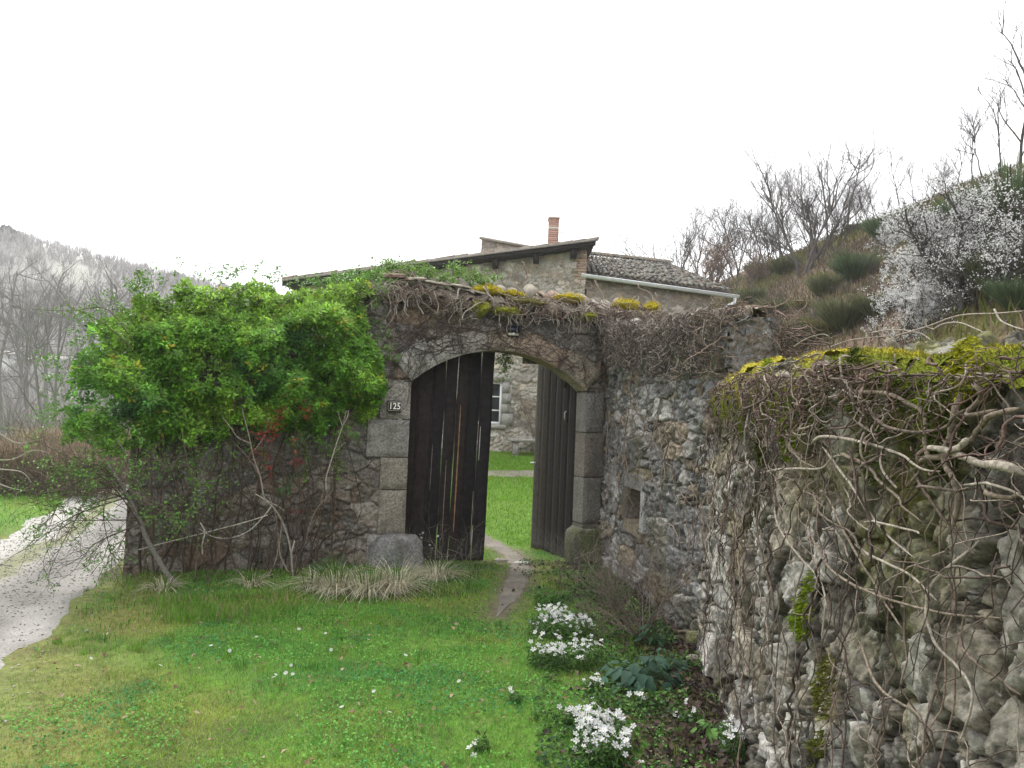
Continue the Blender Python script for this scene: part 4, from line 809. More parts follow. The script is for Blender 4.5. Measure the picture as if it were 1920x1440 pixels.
for a in ((16000, [(110, 1120), (240, 1060), (420, 1075), (560, 1085), (740, 1085), (860, 1075), (860, 1130), (600, 1150), (520, 1170), (330, 1160), (150, 1200)], .085, (.11, .22, .03), .6, .0035, 1),
          (9000, [(270, 1130), (540, 1110), (560, 1165), (380, 1205), (290, 1180)], .11, (.12, .26, .03), .5, .0035, 2),
          (5000, [(880, 1060), (930, 1055), (900, 1130), (800, 1150), (760, 1100)], .09, (.05, .10, .02), .5, .003, 3),
          (5000, [(1010, 1070), (1140, 1075), (1150, 1110), (1030, 1120)], .08, (.05, .13, .02), .5, .003, 4)):
    P, hh, w_, c, ln = tall(*a[:3], a[3], a[4], a[5], a[6]); blades(g, P, hh, w_, ln, c, rng)
tag(g.build('grass', M_blade), 'bright green lawn grass before the gateway and in the courtyard', 'grass', kind='stuff')
# litter and low weeds in the shaded bed by the wall
rg = np.random.default_rng(71); g = Geo(); n = 9000; y = rg.uniform(2.6, 10.3, n); wx = np.interp(y, [0, 3.7, 5.95, 10.47], [1.2, 1.22, 1.55, 1.3]); x = wx - np.abs(rg.normal(0, .38, n)) - .02
P = np.stack([x, y, H(x, y) + rg.uniform(.0, .03, n)], 1); N_ = rg.normal(0, .5, (n, 3)) + [0, 0, 1.0]; cc = np.array([(.07, .05, .035), (.05, .04, .03), (.14, .11, .07), (.04, .03, .03), (.09, .06, .045)])[rg.integers(0, 5, n)] * rg.uniform(.6, 1.4, (n, 1))
leaves(g, P, N_, rg.uniform(.025, .065, n), cc, .6, rg); tag(g.build('leaf_litter', M_leaf_matt), 'brown fallen leaves at the foot of the side wall', 'leaf litter', kind='stuff')
g = Geo(); n = 24000; y = rg.uniform(2.8, 10.0, n); wx = np.interp(y, [0, 3.7, 5.95, 10.47], [1.2, 1.22, 1.55, 1.3]); x = wx - rg.uniform(.05, 1.15, n); k = fbm(x * 2.5, y * 2.5, seed=72) > .0; x, y = x[k], y[k]; n = len(x)
P = np.stack([x, y, H(x, y) + rg.uniform(.005, .07, n)], 1); cc = np.array([(.04, .10, .02), (.07, .16, .025), (.025, .065, .022), (.10, .19, .04)])[rg.integers(0, 4, n)] * rg.uniform(.7, 1.3, (n, 1))
leaves(g, P, rg.normal(0, .4, (n, 3)) + [0, 0, 1.0], rg.uniform(.015, .04, n), cc, .65, rg); tag(g.build('ground_cover', M_leaf_matt), 'low leafy weeds covering the bed beside the side wall', 'ground cover', kind='stuff')
g = Geo(); n = 90000; x = rg.uniform(-4.2, 1.3, n); y = rg.uniform(2.7, 9.5, n); ok, ld, n2 = lawn_ok(x, y); m1 = fbm(x * 1.4, y * 1.4, seed=76, o=3) + .5 * fbm(x * 5, y * 5, seed=79); ok &= m1 > rg.normal(.1, .15, n); x, y, m1 = x[ok], y[ok], m1[ok]; n = len(x)
c = np.array([.11, .29, .05]) * np.ones((n, 3)); k = (fbm(x * 2.3, y * 2.3, seed=80) > .1)[:, None]; c = np.where(k, np.array([.06, .22, .06]), c) * rg.uniform(.6, 1.5, (n, 1))
leaves(g, np.stack([x, y, H(x, y) + rg.uniform(.006, .032, n)], 1), rg.normal(0, .45, (n, 3)) + [0, 0, 1.0], rg.uniform(.010, .022, n), c, .85, rg); tag(g.build('clover', M_leaf_matt), 'low clover and small weeds mixed into the lawn', 'clover', kind='stuff')
# fallen leaves and small daisies on the lawn
g = Geo(); n = 500; x = rg.uniform(-3.4, 1.2, n); y = rg.uniform(3, 9, n); P = np.stack([x, y, H(x, y) + .03], 1); leaves(g, P, rg.normal(0, .3, (n, 3)) + [0, 0, 1.0], rg.uniform(.02, .05, n), np.array([(.20, .12, .07), (.12, .06, .04), (.35, .27, .18)])[rg.integers(0, 3, n)], .6, rg)
tag(g.build('scattered_leaves', M_leaf_matt), 'a few dry brown leaves scattered over the lawn', 'leaves', kind='stuff')
def flower(g, P, r, rng, col=(.78, .78, .80), eye=(.55, .5, .12), npet=5, tilt=.5):
    for p in P:
        nrm = norm(np.array([rng.normal(0, tilt), rng.normal(0, tilt) - .35, 1.0])); a = norm(np.cross(nrm, [0, 1, .1])); b = np.cross(nrm, a); rr = r * rng.uniform(.75, 1.2); th0 = rng.random() * 6; V = [p - nrm * rr * .15]
        for k in range(npet):
            for (dt, q, up_) in ((-.26, .75, .02), (-.1, 1.0, .1), (.1, 1.0, .1), (.26, .75, .02)):
                t = th0 + (k / npet + dt * .55 / npet * 2.6 / 1.0) * 2 * math.pi; V.append(p + (a * math.cos(t) + b * math.sin(t)) * rr * q + nrm * rr * up_)
        F_ = [[0] + [1 + k * 4 + q for q in range(4)] for k in range(npet)]; g.add(V, F_, np.array(col) * rng.uniform(.9, 1.05))
        V2 = [p + nrm * rr * .1 + (a * math.cos(t) + b * math.sin(t)) * rr * .2 for t in np.arange(6) * math.pi / 3]; g.add(V2, [[0,1,2,3,4,5]], eye)
g = Geo(); pts = []
for px, py in ((545, 1260), (560, 1190), (515, 1190), (535, 1275), (548, 1277), (516, 1278), (512, 1283), (620, 1230), (700, 1310), (430, 1232), (300, 1260), (640, 1340), (690, 1210), (480, 1205), (640, 1268), (760, 1240), (200, 1200), (170, 1247), (730, 1350), (610, 1198), (395, 1222), (860, 1290)):
    p = ground_at(px, py); pts.append([p[0], p[1], p[2] + .045])
flower(g, np.array(pts), .014, rg, npet=9, eye=(.6, .45, .05)); tag(g.build('lawn_daisies', M_petal), 'tiny white daisies dotted over the lawn', 'daisies', kind='stuff')
# ---------------------------------------------------------------- white flower clumps
def clump(px0, px1, py0, py1, nf, label, seed, hgt=.17, r=.0135, fl=None):
    rg = np.random.default_rng(seed); cx_, cy_ = (px0 + px1) / 2, (py0 + py1) / 2; base = ground_at(cx_, cy_ + 18 * hgt / .14); s = base[1] / F
    o = empty('white_flower_clump', base, label, 'flowers', 'white flower clumps by the side wall'); rx = (px1 - px0) / 2 * s; ry = max((py1 - py0) * s * 1.0, .05)
    sub = max(1, nf // 5); a = rg.uniform(0, 2 * math.pi, sub); q = np.sqrt(rg.random(sub)); cx2 = base[0] + rx * q * np.cos(a); cy2 = base[1] + .10 + ry * q * np.sin(a) * .8; P = []
    for u, v in zip(cx2, cy2):
        m = rg.integers(4, 9); hh = hgt * rg.uniform(.55, 1.2); w = rg.normal(0, .034, (m, 2)); P += [[u + b[0], v + b[1], H(u, v) + hh + rg.normal(0, .022) - 6 * (b[0]**2 + b[1]**2)] for b in w]
    P = np.array(P); g = Geo(); flower(g, P, r * 1.3, rg); g.build('blossoms', M_petal, o)
    g = Geo(); n = nf * 14; a = rg.uniform(0, 6.28, n); q = np.sqrt(rg.random(n)); x = base[0] + rx * 1.05 * q * np.cos(a); y = base[1] + .10 + ry * .85 * q * np.sin(a); z = H(x, y) + rg.uniform(.0, hgt * .8, n)
    leaves(g, np.stack([x, y, z], 1), rg.normal(0, .6, (n, 3)) + [0, 0, .8], rg.uniform(.02, .045, n), np.array([(.07, .15, .03), (.045, .10, .03), (.10, .19, .04)])[rg.integers(0, 3, n)], .35, rg)
    for p in P[::2]: b = np.array([p[0] + rg.normal(0, .02), p[1] + rg.normal(0, .02), H(p[0], p[1])]); g.tube([b, p - [0, 0, .003]], .0018, 3, (.08, .15, .04), cap=False)
    g.build('leaves', M_leaf_matt, o); return o
clump(992, 1112, 1150, 1205, 150, 'largest white flower clump, a broad mound nearest the footpath', 801)
clump(990, 1120, 1215, 1262, 110, 'white flower clump just in front of the largest mound', 802)
clump(1090, 1175, 1352, 1462, 210, 'white flower clump at the bottom edge, lower and nearer than the mounds', 803, .15)
clump(1362, 1400, 1395, 1438, 40, 'small white flower clump at the foot of the lichened near wall', 804, .16)
clump(1098, 1128, 1292, 1304, 16, 'tiny white flower clump between the mounds and the nearest clump', 805, .1)
clump(1198, 1220, 1318, 1338, 9, 'tiny white flower clump below the dark broad leaved plant', 806, .1)
clump(1055, 1080, 1352, 1372, 12, 'small white flower sprig left of the nearest clump', 807, .1)
clump(950, 980, 1310, 1330, 7, 'few white flowers alone in the grass left of the sprigs', 808, .07)
clump(886, 915, 1402, 1422, 8, 'few white flowers in the lawn near the bottom edge', 809, .07)
clump(1280, 1330, 1352, 1372, 14, 'cream flowers around the pale green rosette near the wall foot', 810, .07, .010)
# ---------------------------------------------------------------- plants in the bed
def broad_plant(px, py, rad, hgt, n, col, label, seed, size=.10, name='broad_leaved_plant', asp=.7):
    rg = np.random.default_rng(seed); b = ground_at(px, py); o = empty(name, b, label, 'plant'); a = rg.uniform(0, 6.28, n); q = np.sqrt(rg.random(n)); P = np.stack([b[0] + rad * q * np.cos(a), b[1] + rad * .8 * q * np.sin(a), b[2] + .03 + hgt * rg.uniform(.3, 1, n) * (1.1 - q * .7)], 1)
    out_ = np.stack([np.cos(a), np.sin(a), 0 * a - .1], 1); N_ = np.stack([np.cos(a) * .45 * q, np.sin(a) * .45 * q - .15, np.ones(n)], 1) + rg.normal(0, .22, (n, 3)); g = Geo(); sz = size * rg.uniform(.55, 1.2, n)
    D = norm(out_ - (out_ * norm(N_)).sum(1, keepdims=True) * norm(N_)); S = np.cross(norm(N_), D); N1 = norm(N_)
    prof = [(0, 0), (.12, .42), (.32, .5), (.55, .42), (.78, .24), (1, 0)]; cols = np.array(col) * rg.uniform(.7, 1.35, (n, 1))
    for i in range(n):
        V = []; 
        for (l, w_) in prof: V += [P[i] + D[i] * sz[i] * l - S[i] * w_ * asp * sz[i] + N1[i] * sz[i] * (.10 * w_ - .3 * l * l), P[i] + D[i] * sz[i] * l - N1[i] * sz[i] * .3 * l * l, P[i] + D[i] * sz[i] * l + S[i] * w_ * asp * sz[i] + N1[i] * sz[i] * (.10 * w_ - .3 * l * l)]
        f = [];
        for k in range(5): f += [[3*k, 3*k+1, 3*k+4, 3*k+3], [3*k+1, 3*k+2, 3*k+5, 3*k+4]]
        g.add(V, f, cols[i])
    g.build('leaves', M_leaf_matt, o, True); g = Geo()
    for i in range(0, n): g.tube(smooth_path([b + [rg.normal(0, .02), rg.normal(0, .02), 0], (b + P[i]) / 2 + [0, 0, .03], P[i]], 3), .0025, 3, (.07, .12, .05), cap=False)
    g.build('stems', M_leaf_matt, o)
broad_plant(1205, 1290, .24, .20, 75, (.045, .10, .065), 'dark blue green broad leaved plant beside the white flowers', 821, .095)
broad_plant(1252, 1262, .12, .16, 22, (.045, .09, .06), 'smaller dark broad leaved plant touching the wall side of the larger one', 822, .085)
broad_plant(1225, 1215, .12, .22, 30, (.03, .075, .04), 'dark narrow leaved plant rising behind the broad leaved ones', 823, .07, asp=.45)
broad_plant(600, 1075, .16, .16, 26, (.05, .12, .05), 'dark green leafy weed at the wall foot right of the rose', 824, .06)
broad_plant(1100, 1050, .2, .2, 40, (.02, .05, .03), 'dark leafy plant in the corner beside the mossy guard stone', 825, .06)
broad_plant(1335, 1385, .09, .10, 26, (.09, .19, .04), 'pale green leafy rosette at the foot of the near wall', 826, .09, name='leaf_rosette', asp=.4)
broad_plant(1188, 1150, .07, .14, 24, (.22, .28, .08), 'pale yellow green flowering sprout among bare twigs', 827, .04, name='primrose', asp=.5)
broad_plant(962, 842, .5, .45, 90, (.04, .12, .06), 'green daffodil leaves below the farmhouse window', 828, .3, name='daffodil_leaves', asp=.12)
# ---------------------------------------------------------------- dry grass tussocks
def tussock(px, py, rad, n, h, label, seed, green=.25):
    rg = np.random.default_rng(seed); b = ground_at(px, py); g = Geo(); a = rg.uniform(0, 6.28, n); q = np.sqrt(rg.random(n)) * rad * .5; P = np.stack([b[0] + q * np.cos(a), b[1] + q * np.sin(a), b[2] + 0 * a - .01], 1)
    gr = rg.random(n) < green; c = np.array([.68, .62, .47]) * rg.uniform(.55, 1.25, (n, 1)); c[gr] = np.array([.08, .16, .02]) * rg.uniform(.6, 1.3, (gr.sum(), 1))
    for i in range(n):
        L = h * rg.uniform(.6, 1.25); dr = np.array([math.cos(a[i]), math.sin(a[i]) - .35, 0]); dr /= np.linalg.norm(dr); k = rg.uniform(.4, 1.1) * (.35 if gr[i] else 1); t = np.linspace(0, 1, 6)[:, None]
        pts = P[i] + dr * L * (t * .25 + .75 * t ** 2) * k + np.array([0, 0, 1]) * L * (1.0 * t - .85 * k * t ** 2); pts[:, 2] = np.maximum(pts[:, 2], H(pts[:, 0], pts[:, 1]) + .01)
        S = norm(np.cross(dr, [0, 0, 1])) * .0035; w_ = (1 - t ** 2 * .8); V = np.r_[pts + S * w_, pts - S * w_]; j = np.arange(5); g.add(V, np.stack([j, j + 1, j + 7, j + 6], 1), c[i])
    tag(g.build('dry_grass_tussock', M_blade), label, 'grass tuft', 'dry grass tussocks by the wall')
tussock(628, 1112, .34, 420, .42, 'broad straw coloured tussock left of the tall bleached one', 831); tussock(690, 1118, .32, 420, .42, 'straw coloured tussock in the middle of the dry row', 832); tussock(742, 1112, .26, 380, .48, 'tallest bleached dry tussock, right end of the row below the guard stone', 833, .15)
tussock(470, 1100, .2, 160, .25, 'small dry tussock left of the rose foot', 834); tussock(305, 1108, .2, 150, .22, 'small dry tussock at the leaning trunk foot', 835); tussock(820, 1085, .4, 260, .32, 'loose brownish dry tussock before the left gate leaf', 836, .1)
tussock(585, 1105, .25, 160, .3, 'half green dry tussock beside the leafy weed', 837, .5)
# ---------------------------------------------------------------- the big evergreen climber
IVY = [(108, 835), (102, 770), (118, 715), (108, 680), (150, 640), (150, 600), (215, 580), (250, 545), (300, 535), (345, 515), (420, 520), (455, 508), (505, 520), (545, 535), (600, 528), (650, 520), (700, 512), (712, 540), (690, 575), (708, 625), (730, 665), (738, 735), (715, 775), (690, 790), (660, 770), (640, 800), (610, 835), (580, 800), (545, 815), (500, 825), (455, 800), (430, 820), (385, 825), (350, 860), (330, 825), (275, 850), (240, 835), (215, 862), (180, 850), (150, 840)]
def to_tz(pxy, off): return np.array([on_gate(x, y, off) for x, y in pxy])
ivp = to_tz(IVY, .45)
seg = np.stack([ivp, np.roll(ivp, -1, 0)], 1)
def poly_d(t, z, seg=seg):
    d = np.full(t.shape, 9.0)
    for a, b in seg:
        e_ = b - a; k = np.clip(((t - a[0]) * e_[0] + (z - a[1]) * e_[1]) / (e_ @ e_), 0, 1); d = np.minimum(d, np.hypot(t - a[0] - k * e_[0], z - a[1] - k * e_[1]))
    return d
rg = np.random.default_rng(77); cl = empty('evergreen_climber', (*GP(-2.2, .3), 0), 'huge bushy evergreen climber with small green leaves smothering the left part of the wall', 'climber')
n = 25000; lo_, hi_ = ivp.min(0), ivp.max(0); t = rg.uniform(lo_[0], hi_[0], n); z = rg.uniform(lo_[1], hi_[1], n); k = inpoly(t, z, ivp); t, z = t[k], z[k]; d = poly_d(t, z); k = d > .16 * np.clip(fbm(t * 5, z * 5, seed=899) + .25, 0, 1); t, z, d = t[k], z[k], d[k]; k = ~((t > -.36) & (z > 1.78) & (z < 2.14)); t, z, d = t[k], z[k], d[k]; n = len(t)
lump = fbm(t * 1.7, z * 1.7, seed=901, o=2) * .34 + fbm(t * 4.2, z * 4.2, seed=902, o=2) * .26
T_ = np.sqrt(np.clip(d, 0, .5) / .5) * .58 + lump * sstep(0, .2, d); dep = np.abs(rg.normal(0, 1, n)) * .10; back = (t < GT0 - .05) | (z > 3.25)
off = .10 + T_ - dep; bk = back & (rg.random(n) < .45); off = np.where(bk, -.25 - T_ * .6 + rg.uniform(0, .3, n), off); off = np.where(~back, np.maximum(off, .06), off)
gap = fbm(t * 2.6, z * 2.6, seed=903, o=3); keep = ~((gap > .30) & (z < 2.6) & (rg.random(n) < .75)); t, z, off, d, bk = t[keep], z[keep], off[keep], d[keep], bk[keep]; n = len(t)
P0 = G3(t, off, z); N0 = np.stack([-.9 * GN[0] * bk + GN[0] * ~bk, GN[1] * np.where(bk, -1, 1), np.full(n, .75)], 1) + rg.normal(0, .5, (n, 3)); tone = fbm(t * 2.2, z * 2.2, seed=904) + .7 * fbm(t * 7, z * 7, seed=905)
base = np.array([.105, .25, .025]) * np.ones((n, 3)); k = sstep(-.1, .9, tone)[:, None]; base = base * (1 - k) + np.array([.24, .42, .045]) * k; k = sstep(-.2, -.9, tone)[:, None]; base = base * (1 - k) + np.array([.05, .15, .035]) * k; k = (sstep(2.5, 3.3, z + .3 * tone) * .6)[:, None]; base = base * (1 - k) + np.array([.28, .44, .06]) * k  # yellower towards the top: sunlit crown put into the leaf colour, with young growth
yl = rg.random(n) < .018; base[yl] = [.40, .36, .04]
g = Geo(); m = 7; keep = rg.random(n) < .62; P0, N0, base, n = P0[keep], N0[keep], base[keep], int(keep.sum())
base = base * np.exp(rg.normal(0, .38, (n, 1))); ax = norm(np.stack([np.where(N0[:, 1] > .4, -1, 1) * GN[0] * .8, np.where(N0[:, 1] > .4, -1, 1) * GN[1] * .8, np.full(n, .75)], 1) + rg.normal(0, .38, (n, 3)))
u1 = norm(np.cross(ax, rg.normal(size=(n, 3)))); u2 = np.cross(ax, u1)
for j in range(m):
    a_ = j * 2.4 + rg.normal(0, .3, n); rad = u1 * np.cos(a_)[:, None] + u2 * np.sin(a_)[:, None]; el = rg.uniform(.1, .7, (n, 1)); D = norm(rad + ax * el); Nn = norm(ax - rad * el * .8 + rg.normal(0, .15, (n, 3)))
    leaves(g, P0 + rad * .006 - ax * .006 * j + rg.normal(0, .004, (n, 3)), Nn, rg.uniform(.034, .066, n) * (.75 + .35 * (j > 2)), base * rg.uniform(.8, 1.25, (n, 1)), .46, rg, tipd=D * 4)
# loose shoots poking out of the outline
for q in range(240):
    i = rg.integers(len(ivp)); a, b = seg[i]; s_ = a + (b - a) * rg.random(); 
    if s_[1] < 1.6 and rg.random() < .5: continue
    if s_[0] > -.62 and 1.55 < s_[1] < 2.4: continue
    dr = norm(np.array([s_[0] - (-2.4), s_[1] - 2.1]) + rg.normal(0, .3, 2)); L = rg.uniform(.08, .28); o0 = rg.uniform(.0, .5)
    m_ = int(L * 110); kk = rg.random(m_); P = G3(s_[0] + dr[0] * L * kk + rg.normal(0, .02, m_), o0 + rg.normal(0, .03, m_), s_[1] + dr[1] * L * kk + rg.normal(0, .02, m_) - (.2 * kk * kk * L if s_[1] > 2 else .6 * L * kk))
    leaves(g, P, rg.normal(0, .6, (m_, 3)) + [0, -.4, .8], rg.uniform(.025, .05, m_), np.array([.10, .22, .03]) * rg.uniform(.7, 1.4, (m_, 1)), .5, rg)
# one long arching shoot at the upper left, one hanging at the lower right
sh = [((245, 650), (205, 615), (165, 590), (125, 572)), ((250, 640), (200, 580), (130, 583), (60, 580)), ((270, 900), (272, 860), (300, 830), (300, 800)), ((640, 800), (635, 830), (632, 880), (636, 900)), ((250, 545), (262, 530), (258, 515), (262, 505)), ((560, 810), (575, 840), (570, 880), (575, 905))]
st = Geo()
for pth in sh:
    Q_ = smooth_path(G3(*to_tz(pth, .5).T[[0]], .5, to_tz(pth, .5).T[1]), 8); st.tube(Q_, np.linspace(.006, .002, len(Q_)), 4, (.12, .10, .06)); m_ = 90; i = rg.integers(0, len(Q_), m_)
    leaves(g, Q_[i] + rg.normal(0, .018, (m_, 3)), rg.normal(0, .6, (m_, 3)) + [0, -.3, .8], rg.uniform(.022, .045, m_), np.array([.13, .25, .03]) * rg.uniform(.7, 1.3, (m_, 1)), .5, rg)
g.build('foliage', M_leaf, cl)
for q in range(45):     # woody stems climbing the wall behind the leaves
    t0 = rg.uniform(-2.9, -.75); pts = [(t0, -.05)]; 
    for s_ in range(7): pts.append((pts[-1][0] + rg.normal(0, .09), pts[-1][1] + rg.uniform(.25, .45)))
    pts = np.array(pts); st.tube(smooth_path(G3(pts[:, 0], .07 + rg.uniform(0, .12) + rg.normal(0, .02, len(pts)), pts[:, 1]), 3), np.linspace(rg.uniform(.004, .014), .003, 22), 4, np.array([.10, .075, .055]) * rg.uniform(.6, 1.5))
st.build('stems', M_bark, cl)
# second climber cresting the coping behind the slabs
c2 = empty('leafy_climber', (*GP(-.1, -.4), 3.2), 'light green leafy climber cresting the coping above the number plate', 'climber'); g = Geo(); g2 = Geo()
for (px, py, r_, nn) in ((705, 515, 16, 70), (740, 508, 20, 90), (770, 512, 20, 80), (800, 514, 16, 60), (825, 522, 14, 45), (842, 530, 10, 30), (860, 510, 13, 40), (885, 520, 16, 60), (905, 530, 13, 45), (925, 522, 8, 16), (850, 496, 5, 10), (905, 545, 10, 25), (665, 520, 18, 60), (630, 525, 14, 50), (725, 495, 8, 20)):
    t, z = on_gate(px, py, -.35); rr = r_ / 150
    for q in range(nn):
        c = G3(t + rg.normal(0, rr * .5), -.35 + rg.normal(0, .14), z + rg.normal(0, rr * .45)).ravel(); m_ = 6; leaves(g, c + rg.normal(0, .02, (m_, 3)), rg.normal(0, .6, (m_, 3)) + [0, -.3, .8], rg.uniform(.03, .055, m_), np.array([.14, .26, .04]) * rg.uniform(.6, 1.35, (m_, 1)), .5, rg)
    g2.tube(smooth_path([G3(t + rg.normal(0, .2), -.4, 3.1).ravel(), G3(t + rg.normal(0, .05), -.38, (z + 3.1) / 2).ravel(), G3(t, -.35, z).ravel()], 4), .005, 4, (.13, .10, .07))
g.build('foliage', M_leaf, c2); g2.build('stems', M_bark, c2)
# sprig hanging inside the arch
hv = empty('hanging_creeper', (*GP(1.22, -.2), 2.7), 'small yellow green creeper hanging inside the top of the arch', 'climber'); g = Geo(); g2 = Geo()
for (px, py, nn) in ((945, 668, 22), (950, 680, 20), (945, 693, 16), (947, 705, 8), (940, 675, 14), (957, 672, 8)):
    for q in range(nn):
        t, z = on_gate(px + rg.normal(0, 4), py + rg.normal(0, 4), -.35); leaves(g, G3(t, -.35 + rg.normal(0, .05), z) + rg.normal(0, .015, (3, 3)), rg.normal(0, .6, (3, 3)) + [0, -.5, .6], rg.uniform(.03, .05, 3), np.array([.13, .20, .02]) * rg.uniform(.5, 1.4, (3, 1)), .55, rg)
a_ = np.array([on_gate(px, py, -.35) for px, py in ((938, 655), (946, 675), (947, 705))]); g2.tube(G3(a_[:, 0], -.35, a_[:, 1]), .004, 4, (.1, .08, .05)); g2.tube(G3(np.array([1.2, 1.2]), np.array([-.35, -.36]), np.array([2.65, 2.95])), .004, 4, (.1, .08, .05)); g.build('foliage', M_leaf, hv); g2.build('stems', M_bark, hv)
# ---------------------------------------------------------------- creeper over coping, arch face and side walls
def walk(rg, x, y, ang, step, n, curl=.35, pull=None, pk=.0):
    P = [(x, y)]
    for _ in range(n):
        ang += rg.normal(0, curl)
        if pull is not None: ang += pk * math.sin(pull - ang)
        x += step * math.cos(ang); y += step * math.sin(ang); P.append((x, y))
    return np.array(P)
def tangle(g, wf, topf, ua, ub, n, below, above, olo, ohi, cols, rads, rg, step=.035, ns=(6, 18), curl=.5, edge=.1):
    for q in range(n):
        u = rg.uniform(ua, ub); tp = float(topf(np.array([u]))[0]); dz = above * rg.random() if rg.random() < .4 else -below * rg.random() ** 1.6; o = rg.uniform(olo, ohi) if dz > 0 else edge + (ohi - edge) * rg.random() ** 2
        d = norm(rg.normal(size=3) * [1.2, .7, .8]); L = []
        for s_ in range(rg.integers(*ns)):
            L.append((u, o, tp + dz)); d = norm(d + rg.normal(0, curl, 3)); u += d[0] * step; o += d[1] * step; dz += d[2] * step
            if o > ohi: o = ohi; d[1] *= -1
            if dz > above: d[2] = -abs(d[2])
            if dz < -below: d[2] = abs(d[2]) * .3
            if dz < .03 and o < edge: o = min(edge, o + step); d[1] = abs(d[1])
            if u < ua or u > ub: d[0] *= -1
        L = np.array(L); P = smooth_path(wf(L[:, 0], L[:, 2], L[:, 1]), 2); g.tube(P, rg.choice(rads, p=[.55, .33, .12]) * np.linspace(1.1, .6, len(P)), 4, np.array(cols[rg.integers(len(cols))]) * rg.uniform(.6, 1.4), cap=False)
rg = np.random.default_rng(101); cp = empty('bare_creeper', (*GP(1.2, .1), 3.2), 'leafless pale creeper draped over the coping tiles above the arch', 'creeper'); g = Geo(); gf = Geo()
for q in range(150):
    t0 = rg.uniform(-.55, 3.5); wgt = 1.0 if (t0 < .9 or 1.3 < t0) else .7; zt = 3.40 if t0 < .6 else 3.36
    ang = rg.choice([0, math.pi]) + rg.normal(0, .7); p = walk(rg, t0, zt + rg.normal(0, .06) - .04, ang, .06, rg.integers(5, 14), .38, -math.pi / 2, rg.choice([0, .12, .2]))
    lowlim = 2.98 + .2 * rg.random(); k = p[:, 1] > lowlim; p = p[:max(3, int(np.argmin(k)) if not k.all() else len(p))]; of = .16 + rg.uniform(0, .09) + .02 * rg.normal(size=len(p)) - np.clip(p[:, 1] - 3.34, 0, 1) * .9
    c = np.array([(.30, .25, .20), (.22, .17, .14), (.40, .36, .31), (.16, .11, .09)][rg.integers(4)]); r0 = rg.choice([.003, .005, .008], p=[.5, .35, .15]); g.tube(smooth_path(G3(p[:, 0], of, p[:, 1]), 2), r0, 4, c)
crest = lambda t: 3.30 + 0 * t
tangle(g, lambda t, z, o: G3(t, o, z + np.clip(.16 - o, 0, .45) * .5 * (z > 3.2)), crest, -.55, 3.5, 320, .10, .07, -.30, .24, [(.30, .25, .20), (.22, .17, .14), (.40, .36, .31), (.16, .11, .09)], [.0025, .0045, .007], rg, step=.04, edge=.13)
tangle(g, lambda t, z, o: G3(t, o, z + np.clip(.16 - o, 0, .45) * .5 * (z > 3.2)), crest, 2.5, 3.6, 190, .35, .08, -.30, .24, [(.22, .16, .12), (.14, .10, .08)], [.0025, .0045, .007], rg, step=.04, edge=.13)
for q in range(34):      # roots that hang clear
    t0 = rg.uniform(-.5, 3.3); p = walk(rg, t0, 3.30, -math.pi / 2 + rg.normal(0, .4), .05, rg.integers(4, 9), .3, -math.pi / 2, .3); g.tube(smooth_path(G3(p[:, 0], .2 + .02 * rg.normal(size=len(p)), p[:, 1]), 3), np.linspace(.008, .003, (len(p) - 1) * 3 + 1), 5, (.36, .32, .27))
g.build('stems', M_bark, cp)
ca = empty('clinging_creeper', (*GP(1.0, .1), 2.8), 'fine dark reddish creeper twigs clinging to the stones around the arch', 'creeper')
for q in range(300):
    if q < 215: t0 = rg.uniform(-.4, 1.5); z0 = rg.uniform(2.45, 3.2)
    else: t0 = rg.uniform(1.4, 2.75); z0 = rg.uniform(2.5, 3.2)
    if (in_open(np.array([t0 + 0, 0, 0]) * 0 + np.array([*GP(t0), z0]), -.02)): continue
    p = walk(rg, t0, z0, rg.uniform(0, 6.28), .06, rg.integers(8, 22), .25)
    ok = np.array([not in_open(np.array([*GP(a), b]), -.01) for a, b in p]) & (p[:, 1] < 3.3) & (p[:, 0] < 2.8); m_ = int(np.argmin(ok)) if not ok.all() else len(p)
    if m_ < 4: continue
    p = p[:m_]; gf.tube(smooth_path(G3(p[:, 0], .088 + .01 * rg.normal(size=m_), p[:, 1]), 2), rg.choice([.0022, .0035, .005], p=[.5, .35, .15]), 3, np.array([(.07, .05, .043), (.10, .068, .058), (.06, .05, .045)][rg.integers(3)]), cap=False)
for q in range(110):     # twigs over the lower left wall
    p = walk(rg, rg.uniform(-2.9, -.6), rg.uniform(.2, 1.8), rg.uniform(0, 6.28), .07, rg.integers(6, 18), .3); p = p[(p[:, 0] < -.02)]
    if len(p) > 3: gf.tube(G3(p[:, 0], .075 + .012 * rg.normal(size=len(p)), p[:, 1]), rg.choice([.002, .004]), 3, np.array([.085, .065, .05]) * rg.uniform(.6, 1.8), cap=False)
gf.build('twigs', M_bark, ca)
